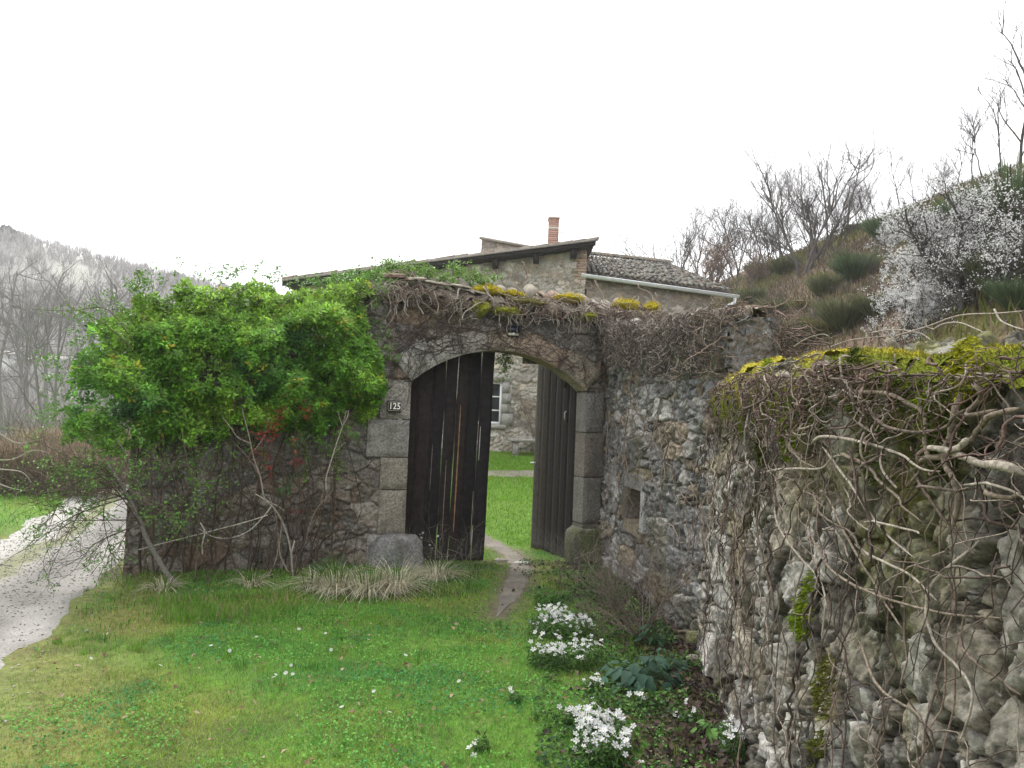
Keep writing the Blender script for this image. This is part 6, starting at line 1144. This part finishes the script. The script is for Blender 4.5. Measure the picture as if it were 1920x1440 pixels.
# gravel pebbles
g = Geo(); rg = np.random.default_rng(171); n = 5200; P0_ = np.array(LANE, float)
uu = rg.uniform(3, 16, n); sg = np.r_[0, np.cumsum(np.linalg.norm(np.diff(P0_, axis=0), axis=1))]; x = np.interp(uu, sg, P0_[:, 0]) + rg.normal(0, .5, n); y = np.interp(uu, sg, P0_[:, 1]) + rg.normal(0, .3, n); r = rg.uniform(.005, .013, n) * (1 + (rg.random(n) < .04) * 1.0); oc = np.array([[1,0,0],[0,1,0],[-1,0,0],[0,-1,0],[0,0,.7],[0,0,-.5]])
V = np.stack([x, y, H(x, y) + .016], 1)[:, None] + oc[None] * r[:, None, None] * rg.uniform(.6, 1.4, (n, 6, 1)); f = np.array([[0,1,4],[1,2,4],[2,3,4],[3,0,4],[1,0,5],[2,1,5],[3,2,5],[0,3,5]]); g.add(V.reshape(-1, 3), (np.arange(n)[:, None, None] * 6 + f[None]).reshape(-1, 3), np.repeat(np.array([.36, .345, .32]) * rg.uniform(.6, 1.15, (n, 1)), 6, 0))
tag(g.build('gravel', M_gravel), 'loose pale gravel on the lane', 'gravel', kind='stuff')
# ================================================================ TREES AND HILLSIDE
def tree_geo(rg, Ht, r0, depth=4, lean=(0, 0), col=(.14, .125, .115), spread=.75, kids=(3, 5), clear=.3, up_=.25, wig=.10, ntr=10, twigL=.5, fork=1):
    gt, gb, tips = Geo(), Geo(), []
    def grow(p, d, L, r, dep):
        m_ = {4: ntr, 3: 7, 2: 5, 1: 4, 0: 3}[dep] if dep < 5 else ntr; pts = [p]; w_ = wig * (1 + .4 * (depth - dep))
        for s_ in range(m_): d = norm(d + rg.normal(0, w_, 3) + np.array([0, 0, up_ * .25])); p = p + d * L / m_; pts.append(p)
        pts = np.array(pts); e_ = r * (.25 if dep == depth else .4); (gt if dep == depth else gb).tube(pts, np.linspace(r, e_, len(pts)), {4: 8, 3: 5, 2: 4}.get(dep, 3), np.array(col) * rg.uniform(.8, 1.2), cap=False)
        if dep <= 1: tips.extend(pts[1:])
        if dep > 0:
            nk = rg.integers(*kids) + (4 if dep == depth else 0)
            for c_ in range(nk):
                f_ = rg.uniform(clear if dep == depth else .2, 1); i = min(int(f_ * (len(pts) - 1)), len(pts) - 2); q = pts[i] + (pts[i + 1] - pts[i]) * rg.random(); dd = norm(norm(pts[i + 1] - pts[i]) * .7 + norm(rg.normal(0, 1, 3)) * spread + [0, 0, up_]); grow(q, dd, L * rg.uniform(.38, .68) * (1.1 - .4 * f_ * (dep == depth)), max(r * rg.uniform(.35, .55), .004), dep - 1)
    for k in range(fork):
        d0 = norm(np.array([lean[0] + (rg.normal(0, .35) if fork > 1 else 0), lean[1] + (rg.normal(0, .35) if fork > 1 else 0), 1.0])); grow(np.array([rg.normal(0, .1) * (fork > 1), 0, -.3]), d0, Ht * (.85 if fork > 1 else 1) * rg.uniform(.9, 1.05), r0, depth)
    return gt, gb, np.array(tips)
def place(proto, loc, rz, s, label, group, cat='tree', name=None):
    c = proto.copy(); COL.objects.link(c); c.location = tuple(float(v) for v in loc); c.rotation_euler = (0, 0, rz); c.scale = (s, s, s) if np.ndim(s) == 0 else s; c['label'] = label; c['group'] = group
    for ch in proto.children: k = ch.copy(); COL.objects.link(k); k.parent = c
    return c
ZM = {}
def proto_tree(name, seed, extra=None, mat=M_bark_far, **kw):
    rg = np.random.default_rng(seed); gt, gb, tips = tree_geo(rg, **kw); o = bpy.data.objects.new(name, None); COL.objects.link(o); o['category'] = 'tree'; bpy.context.view_layer.update()
    o['zmax'] = 0.0; ZM[name + str(seed)] = float(np.percentile(np.concatenate(gb.v)[:, 2], 99.5)); gt.build('trunk', mat, o, True); gb.build('branches', mat, o); del o['zmax']; 
    if extra: extra(o, tips, rg)
    return o
def drop(protos):
    for p in protos:
        for ch in list(p.children): bpy.data.objects.remove(ch)
        bpy.data.objects.remove(p)
def hillp(px, py_guess, d):
    """point of the terrain along a pixel column at distance d"""
    a = at(px, py_guess, d); return np.array([a[0], d, H(a[0], d)])
TW = (.085, .074, .07)
pr_ = [proto_tree('bare_tree', 701, Ht=6, r0=.085, col=TW, kids=(3, 6), spread=.55, clear=.4), proto_tree('bare_tree', 702, Ht=5, r0=.07, col=TW, fork=3, clear=.25, kids=(3, 5), spread=.65), proto_tree('bare_tree', 703, Ht=6, r0=.09, lean=(.12, 0), col=TW, spread=.7, kids=(3, 6), clear=.35, wig=.14), proto_tree('bare_tree', 704, Ht=5, r0=.05, col=(.10, .085, .075), fork=4, clear=.15, kids=(3, 5))]
GR = 'bare trees on the hillside'
def base_at(px, py, dmin=8, dmax=60):
    """walk along the ray to the terrain, or stay just behind the crest"""
    best = None
    for d in np.arange(dmin, dmax, .25):
        a = at(px, py, d)
        if a[2] < H(a[0], d): return np.array([a[0], d, H(a[0], d) - .1])
    a = at(px, py, dmax - 2); return np.array([a[0], dmax - 2, H(a[0], dmax - 2) - .1])
R_T = [ # px base, py base, py top, proto, rot, label
 (1590, 440, 258, 2, .4, 'tallest bare tree with a curved trunk on the hill crest'), (1500, 520, 300, 1, 1.0, 'many stemmed bare tree lower on the slope left of the tallest tree'), (1462, 480, 335, 0, 2.1, 'slim straight bare tree left of the many stemmed tree'),
 (1632, 412, 330, 3, .3, 'small bare tree on the crest just right of the tallest tree'), (1555, 455, 300, 0, 4.0, 'straight bare tree directly left of the tallest tree'), (1690, 390, 285, 0, 3.1, 'thin pale bare tree standing left of the white blossom'), (1530, 500, 330, 3, 5.1, 'dense bare sapling cluster between the many stemmed tree and the crest'),
 (1380, 525, 395, 1, 2.2, 'twiggy bare tree rising behind the gutter end'), (1340, 510, 400, 3, 3.3, 'grey twiggy bare tree behind the right part of the tiled wing'), (1300, 505, 420, 0, .9, 'slender bare tree behind the tiled wing ridge end'), (1262, 495, 415, 3, 1.9, 'leftmost bare tree above the tiled roof'), (1420, 520, 400, 3, 4.2, 'low bushy bare tree right of the gutter end'), (1820, 350, 210, 0, 1.3, 'tall bare tree rising behind the white blossom'), (1760, 365, 300, 3, 2.9, 'bare bushy tree on the crest behind the blossom'), (1862, 420, 340, 1, 2.0, 'bare dark tree beside the right edge below the tallest top')]
for px, py, pt, k, rz, lb in R_T:
    b = base_at(px, py, 14 if px > 1450 else 26, 52); hgt = (at(px, pt, b[1])[2] - b[2]) * 1.24; place(pr_[k], b, rz, hgt / ZM['bare_tree' + str(701 + k)], lb, GR)
for px, py, pt, k, rz in ((1400, 540, 430, 0, 1.2), (1435, 530, 400, 1, 2.2), (1448, 525, 370, 0, 3.2), (1480, 510, 350, 3, .2), (1515, 500, 360, 0, 5.2), (1540, 490, 340, 1, 4.4), (1570, 470, 350, 3, 1.6), (1610, 440, 340, 0, 2.7), (1650, 420, 350, 1, .9), (1715, 395, 300, 0, 3.9), (1745, 385, 320, 1, 5.0), (1790, 370, 260, 0, .3), (1845, 350, 200, 2, 2.5), (1880, 345, 170, 0, 4.1), (1320, 520, 430, 1, 1.1), (1285, 510, 440, 0, 2.0)):
    b = base_at(px, py, 24, 56); hgt = (at(px, pt, b[1])[2] - b[2]) * 1.15; place(pr_[k], b, rz, hgt / ZM['bare_tree' + str(701 + k)], 'thin bare tree in the dense grey row behind the larger hillside trees', 'thin bare trees behind')
for px, py, pt, k, rz in ((1450, 620, 580, 3, 1), (1480, 640, 600, 3, 2), (1520, 610, 570, 3, 3), (1430, 590, 550, 3, 4), (1560, 590, 555, 3, 5), (1470, 560, 530, 3, 0), (1620, 560, 520, 3, 1.5), (1640, 520, 480, 3, 2.5), (1580, 510, 470, 3, 3.5), (1680, 500, 460, 3, 4.5)):
    b = base_at(px, py, 10, 50); hgt = at(px, pt, b[1])[2] - b[2]; place(pr_[k], b, rz, (hgt * 1.5 / 4, hgt * 1.5 / 4, hgt / ZM['bare_tree704']), 'low brown bare bush growing among the bracken on the slope', 'low bare bushes on the slope')
b = base_at(1905, 400, 12, 30); place(pr_[0], b, 5.0, (.22 * b[1] * .6 / 4, .22 * b[1] * .6 / 4, (at(1905, 75, b[1])[2] - b[2]) * 1.15 / ZM['bare_tree701']), 'very tall thin bare tree cut by the right picture edge', GR)
# reddish brown beeches, still carrying dry leaves
def dryleaf(o, tips, rg):
    g = Geo(); i = rg.integers(0, len(tips), 2600); leaves(g, tips[i] + rg.normal(0, .08, (2600, 3)), rg.normal(size=(2600, 3)), rg.uniform(.05, .11, 2600), np.array([.20, .13, .09]) * rg.uniform(.6, 1.4, (2600, 1)), .6, rg); g.build('dry_leaves', M_leaf_matt, o)
pb = proto_tree('beech_tree', 711, dryleaf, Ht=4.5, r0=.08, col=(.17, .14, .12), fork=2, clear=.15)
for px, py, pt, rz, lb in ((1365, 560, 450, 0, 'russet leaved young tree beside the end of the gutter'), (1405, 560, 470, 2, 'smaller russet leaved young tree right of the gutter end'), (1330, 540, 445, 4, 'russet leaved young tree behind the tiled wing')):
    b = base_at(px, py, 25, 40); place(pb, b, rz, (at(px, pt, b[1])[2] - b[2]) / ZM['beech_tree711'], lb, 'russet leaved young trees')
# blossoming blackthorns
seedb = 725
def blossom(o, tips, rg):
    g = Geo(); n = 21000; i = rg.integers(0, len(tips), n); i = i[fbm(tips[i, 0] * 2, tips[i, 1] * 2, tips[i, 2] * 2, seed=seedb) > -.25]; n = len(i); P = tips[i] + rg.normal(0, .022, (n, 3)); leaves(g, P, rg.normal(size=(n, 3)), rg.uniform(.026, .050, n), np.array([.92, .92, .92]) * rg.uniform(.75, 1.1, (n, 1)), .9, rg); g.build('blossom', M_petal, o)
pk = [proto_tree('blossoming_tree', 721, blossom, Ht=3.2, r0=.09, col=(.08, .07, .065), fork=5, clear=.12, spread=.85, kids=(4, 6)), proto_tree('blossoming_tree', 722, blossom, Ht=3.0, r0=.07, col=(.08, .07, .065), fork=4, clear=.1, spread=1.0, kids=(3, 6), lean=(-.35, -.1), up_=.1)]
for px, py, pt, k, rz, sc_, lb in ((1815, 590, 330, 0, .5, 1.0, 'largest white blossoming tree on the slope above the near wall'), (1745, 585, 440, 1, .0, 1.0, 'white blossoming tree leaning left beside the largest one'), (1700, 640, 520, 1, .6, 1.0, 'low white blossoming bush just above the mossy wall crest'), (1880, 480, 330, 0, 3.2, 1.0, 'white blossoming tree higher up near the right edge'), (1665, 470, 405, 1, 2.0, 1.0, 'small white blossoming bush by the green broom on the crest')):
    b = base_at(px, py, 9, 22 if px > 1690 else 38); hgt = at(px, pt, b[1])[2] - b[2]; place(pk[k], b, rz, hgt / ZM['blossoming_tree' + str(721 + k)] * sc_, lb, 'white blossoming trees', name='blossoming_tree')
# broom bushes
def broom_proto(seed, col, n=9000, name='broom_bush'):
    rg = np.random.default_rng(seed); o = bpy.data.objects.new(name, None); COL.objects.link(o); o['category'] = 'bush'; bpy.context.view_layer.update(); g = Geo()
    ns = n // 3; a = rg.uniform(0, 6.28, ns); q = np.sqrt(rg.random(ns)); hl = 1 + .45 * fbm(np.cos(a) * 1.2 + seed, np.sin(a) * 1.2, q * 2, seed=seed)
    for i in range(ns):
        base = np.array([.30 * q[i] * math.cos(a[i]), .30 * q[i] * math.sin(a[i]), .0]); out_ = np.array([math.cos(a[i]), math.sin(a[i]), 0]) * q[i] * .75 + rg.normal(0, .14, 3) * [1, 1, 0]; L = rg.uniform(.5, 1.05) * hl[i]; t_ = np.array([.25, .5, .75, 1.0])[:, None]
        P = base + out_ * L * t_ ** 1.3 + np.array([0, 0, 1]) * L * t_; P = P[rg.integers(0, 3):]; S = norm(rg.normal(size=3)) * .007; V = np.r_[P + S, P - S]; m_ = len(P)
        if m_ > 1: j = np.arange(m_ - 1); g.add(V, np.stack([j, j + 1, j + 1 + m_, j + m_], 1), np.array(col) * rg.uniform(.5, 1.7))
    g.build('shoots', M_blade, o); g = Geo(); bush(g, (0, 0, -.2), [(-.4, 0, 1), (.4, .2, 1), (0, -.4, 1)], rg, .8, .03, 2, 5, (.1, .08, .06)); g.build('stems', M_bark_far, o); return o
bp = [broom_proto(731, (.075, .11, .05)), broom_proto(732, (.11, .12, .06)), broom_proto(733, (.15, .14, .06), name='gorse_bush')]
for px, py, pt, k, rz, lb in ((1660, 455, 400, 0, 0, 'dark green broom bush high on the crest left of the blossom'), (1720, 440, 395, 0, 1, 'dark green broom bush on the crest beside the blossom'), (1600, 530, 470, 0, 2, 'green broom bush alone on the middle of the slope'), (1545, 560, 515, 1, 3, 'low yellowish green broom bush below the many stemmed bare tree'), (1600, 440, 415, 0, 4, 'small green broom bush at the foot of the tallest bare tree'), (1500, 590, 560, 2, 5, 'yellow gorse patch low on the slope above the wall end'), (1580, 625, 560, 1, 1, 'green bush just above the mossy crest of the near wall'), (1490, 660, 600, 1, 2, 'dull green bush behind the matted creeper mound'), (1540, 640, 590, 2, 3, 'yellowish gorse bush between the two green bushes above the wall'),
   (1450, 600, 560, 1, 0, 'grey green bush behind the matted creeper'), (1895, 480, 300, 0, 5, 'tall dark green bush at the right picture edge behind the blossom'), (1870, 560, 470, 1, 4, 'olive bush below the blossom near the right edge'), (1640, 600, 550, 1, 5, 'olive green bush left of the low blossoming bush'), (1425, 530, 490, 1, 2, 'grey green broom beside the russet trees'), (1780, 420, 380, 0, 3, 'dark green broom on the crest behind the blossom'), (1470, 520, 480, 1, 5, 'broom bush at the foot of the slim straight tree'), (1908, 590, 520, 0, 1, 'dark bush low at the right edge above the wall'), (1410, 575, 540, 1, 4, 'low broom near the gutter end')):
    b = base_at(px, py, 9, 50); hgt = min(max((py - pt) / F * b[1], .5), 1.9); place(bp[k], b + [0, 0, .05], rz, (hgt * .8, hgt * .8, hgt * .85), lb, 'broom and gorse bushes on the slope', name='broom')
# dead bracken and twigs covering the slope
rg = np.random.default_rng(741); g = Geo(); n = 70000; x = rg.uniform(4, 30, n); y = rg.uniform(6, 46, n); k = (x > x0f(y) + 1.5) & (x / y > .24) & (x / y < .75); x, y = x[k], y[k]; n = len(x); m4 = fbm(x * .35, y * .35, seed=41); hh = rg.uniform(.12, .45, n) * (1 + .6 * m4)
c = np.array([(.13, .09, .06), (.09, .07, .05), (.20, .155, .10), (.11, .11, .035)])[rg.integers(0, 4, n)] * rg.uniform(.6, 1.4, (n, 1)); k = (m4 > .15)[:, None] & (rg.random((n, 1)) < .5); c = np.where(k, np.array([.13, .15, .03]) * rg.uniform(.6, 1.4, (n, 1)), c)
blades(g, np.stack([x, y, H(x, y) - .03], 1), hh, .018, .8, c, rg); tag(g.build('dead_bracken', M_blade), 'brown dead bracken and rough grass covering the hillside', 'undergrowth', kind='stuff')
# ---------------------------------------------------------------- left side: bank, brambles, valley trees
g = Geo(); rg = np.random.default_rng(751)
bk_ = [ground_at(0, 935), ground_at(60, 925), ground_at(120, 905), ground_at(180, 895), ground_at(235, 880)]
def bramble(px, py, w_, h_, label, seed, col, colt):
    rg = np.random.default_rng(seed); b = ground_at(px, py); o = empty('bramble_thicket', b, label, 'thicket', 'brown thickets beyond the lane'); g = Geo()
    for q in range(240):
        p = b + [rg.uniform(-w_, w_), rg.uniform(0, 1.4), -.05]; d = norm(np.array([rg.normal(0, .6), rg.normal(0, .6), 1.1])); L = [p]
        for s_ in range(9): d = norm(d + rg.normal(0, .16, 3) - [0, 0, .10]); p = p + d * h_ * .17; L.append(p)
        g.tube(L, np.linspace(.008, .003, 10), 3, np.array(col) * rg.uniform(.5, 1.6), cap=False)
    g.build('canes', M_bark_far, o); g = Geo(); n = 6500; x = b[0] + rg.uniform(-w_, w_, n) * 1.05; y = b[1] + rg.uniform(0, 1.6, n); top = h_ * (.8 + .25 * fbm(x * 1.3, y * 1.3, seed=seed)); z = H(x, y) + top * rg.random(n) ** .7 * .8; kk = ((z - H(x, y)) / h_)[:, None]
    blades(g, np.stack([x, y, z], 1), rg.uniform(.12, .35, n), .008, .9, (np.array(col) * (1 - kk) + np.array(colt) * kk) * rg.uniform(.55, 1.5, (n, 1)), rg); g.build('dry_growth', M_blade, o)
bramble(20, 932, 1.6, 1.35, 'reddish brown bramble thicket at the left picture edge', 752, (.15, .115, .09), (.28, .21, .14)); bramble(120, 905, 1.5, 1.6, 'brown thicket with straw coloured top in the middle of the row', 753, (.14, .11, .085), (.40, .33, .20)); bramble(225, 885, 1.6, 1.5, 'rust brown thicket half hidden by the climber', 754, (.16, .115, .08), (.38, .29, .17)); bramble(290, 880, 1.5, 1.4, 'brown thicket behind the budding shrub', 755, (.15, .12, .085), (.34, .27, .15))
g = Geo()   # pale bare branch reaching in from the left
for L in ([(-40, 860), (20, 862), (60, 845), (90, 848)], [(0, 880), (40, 885), (60, 905)], [(-20, 800), (30, 830), (70, 825)], [(-20, 900), (20, 915), (50, 920)]):
    P = smooth_path([at(x, y, 12.5) for x, y in L], 6); g.tube(P, np.linspace(.014, .004, len(P)), 5, (.30, .27, .23))
p_ = at(-60, 880, 12.5); g.tube([[p_[0], p_[1], H(p_[0], p_[1]) - .1], p_, at(-20, 860, 12.5)], .025, 6, (.25, .22, .19)); tag(g.build('bare_branch', M_bark), 'pale bare branches reaching in from the left edge over the bank', 'branch')
pl_ = [proto_tree('alder_tree', 761, Ht=12, r0=.17, col=(.17, .158, .155), clear=.3, spread=.6, kids=(3, 5), up_=.15, wig=.05), proto_tree('alder_tree', 762, Ht=12, r0=.15, lean=(-.1, 0), col=(.17, .158, .155), clear=.35, spread=.75, kids=(3, 5), up_=.1, wig=.06), proto_tree('alder_tree', 763, Ht=11, r0=.2, col=(.18, .168, .16), clear=.25, spread=.95, kids=(3, 5), up_=.05, wig=.06)]
GL = 'bare valley trees on the left'
for px, py, pt, d, k, rz, lb in ((190, 745, 462, 55, 2, 0, 'broad crowned bare tree with layered branches, tallest above the climber'), (112, 750, 500, 50, 0, 1, 'straight bare valley tree left of the broad crowned one'), (78, 755, 510, 48, 1, 2, 'leaning bare valley tree with dark trunk'), (150, 745, 480, 58, 0, 3, 'slim bare valley tree between the straight and the broad crowned one'), (125, 742, 520, 62, 1, 4, 'thin bare valley tree behind the straight one'), (20, 760, 540, 46, 1, 5, 'bare valley tree leaning right near the left edge'), (55, 750, 490, 60, 0, .5, 'tall grey bare valley tree left of the leaning one'), (245, 745, 490, 66, 0, 1.7, 'bare valley tree right behind the broad crowned one'), (280, 745, 480, 70, 2, 2.9, 'rightmost bare valley tree just above the climber top'), (5, 755, 450, 64, 2, 4.4, 'large pale bare tree at the left picture edge'), (95, 745, 470, 72, 2, 3.6, 'pale spreading bare tree farther back among the trunks'), (215, 745, 500, 75, 0, 5.4, 'far slim bare tree right of the broad crowned one'), (40, 750, 500, 75, 2, 2.4, 'far spreading bare tree behind the grey one')):
    a = at(px, py, d); b = np.array([a[0], d, H(a[0], d) - .3]); hgt = at(px, pt, d)[2] - b[2]; place(pl_[k], b, rz, hgt / ZM['alder_tree' + str(761 + k)], lb, GL)
drop(pr_ + [pb] + pk + bp + pl_)
# far woodland: masses of twig tufts on the valley side
rg = np.random.default_rng(771); g = Geo(); n = 5200; y = rg.uniform(70, 240, n) ** 1.0; x = y * rg.uniform(-.72, -.08, n); hh = rg.uniform(2, 4.8, n); keep = ~((fbm(x * .06, y * .06, seed=51) > .2) & (y > 140) & (rg.random(n) < .75)); keep &= (y < 225); x, y, hh = x[keep], y[keep], hh[keep]; n = len(x); z = H(x, y); m_ = 16
P = np.repeat(np.stack([x, y, z], 1), m_, 0); hb = np.repeat(hh, m_); a = rg.uniform(0, 6.28, n * m_); rr = rg.uniform(.0, 1, n * m_) * hb * .22; P = P + np.stack([rr * np.cos(a) * .6, rr * np.sin(a) * .6, hb * rg.uniform(.0, .55, n * m_)], 1); ln = np.stack([np.cos(a), np.sin(a), 0 * a], 1) * rg.uniform(.1, .6, (n * m_, 1))
blades(g, P, hb * rg.uniform(.25, .55, n * m_), .09, ln, np.repeat(np.array([.30, .28, .27]) * rg.uniform(.7, 1.35, (n, 1)), m_, 0), rg, two=False); tag(g.build('distant_woodland', M_bark_far), 'grey leafless woodland covering the far hill', 'woodland', kind='stuff')  # tufts paled so their colour carries some of the valley haze
# rounded shrub clumps on the skyline, pale buildings glimpsed in the valley
for k, (px, pw, ph, lb) in enumerate(((330, 22, 10, 'dark rounded shrub on the far skyline left of the climber top'), (352, 12, 6, 'small rounded shrub on the far skyline nearest the climber'), (8, 20, 16, 'dark tree clump on the far skyline at the left edge'))):
    ys_ = np.arange(120, 260, 2.0); xx = np.array([at(px, 500, q)[0] for q in ys_]); el_ = (H(xx, ys_) - CAMZ) / ys_; d = float(ys_[np.argmax(el_)]); xq = float(xx[np.argmax(el_)]); s = d / F; g = Geo(); n = 900; D = norm(rg.normal(size=(n, 3))) * rg.random((n, 1)) ** .33; P = np.array([xq, d, H(xq, d) + ph * s * .4]) + D * [pw * s, pw * s, ph * s]; leaves(g, P, rg.normal(size=(n, 3)), 1.1, np.array([.07, .075, .055]) * rg.uniform(.6, 1.3, (n, 1)), .7, rg); tag(g.build('skyline_shrub', M_leaf_matt), lb, 'shrub')
def hut(px0, px1, py0, py1, d, label, roofc):
    a, b = at(px0, py1, d), at(px1, py1, d); zt = at(px0, py0, d)[2]; zb = min(H(a[0], d), H(b[0], d)) - .5; o = empty('valley_house', (a[0], d, zb), label, 'house'); w_ = b[0] - a[0]; g = Geo(); zr = zt + w_ * .18
    g.box((a[0], d, zb), (b[0], d + w_ * .8, zt), (.55, .54, .52)); g.build('wall', M_paint, o); y0, y1 = d - .4, d + w_ * .8 + .4; ym = (y0 + y1) / 2
    Geo().add([[a[0]-.4,y0,zt-.1],[b[0]+.4,y0,zt-.1],[b[0]+.4,ym,zr],[a[0]-.4,ym,zr],[b[0]+.4,y1,zt-.1],[a[0]-.4,y1,zt-.1]], [np.array([[0,1,2,3],[3,2,4,5]]), np.array([[0,3,5],[1,4,2]])], roofc).build('roof', M_tile, o)
    for k in range(2): xx = a[0] + w_ * (.25 + .45 * k); Geo().box((xx, d - .05, zt - w_ * .28), (xx + w_ * .1, d - .002, zt - w_ * .12), (.1, .1, .1)).build('window', M_glass, o)
hut(36, 72, 672, 697, 112, 'white house glimpsed between bare trunks in the valley', (.42, .38, .36)); hut(-8, 22, 662, 705, 110, 'larger white house in the valley cut by the left edge', (.45, .42, .40)); hut(92, 124, 672, 690, 114, 'low pale farm building in the valley right of the white house', (.38, .35, .34))
# ---------------------------------------------------------------- air
if HAZE > 0:
    hz = Geo().box((-640, -40, -9), (640, 960, 90), (1, 1, 1)); hm = bpy.data.materials.new('haze'); hm.use_nodes = True; t_ = hm.node_tree; t_.nodes.clear(); ho = t_.nodes.new('ShaderNodeOutputMaterial'); pv = t_.nodes.new('ShaderNodeVolumePrincipled')
    pv.inputs['Color'].default_value = (.95, .96, 1, 1); pv.inputs['Density'].default_value = HAZE; pv.inputs['Anisotropy'].default_value = .2; t_.links.new(pv.outputs[0], ho.inputs['Volume']); o = hz.build('haze', hm); tag(o, 'thin pale haze in the air over the valley', 'haze', kind='stuff')
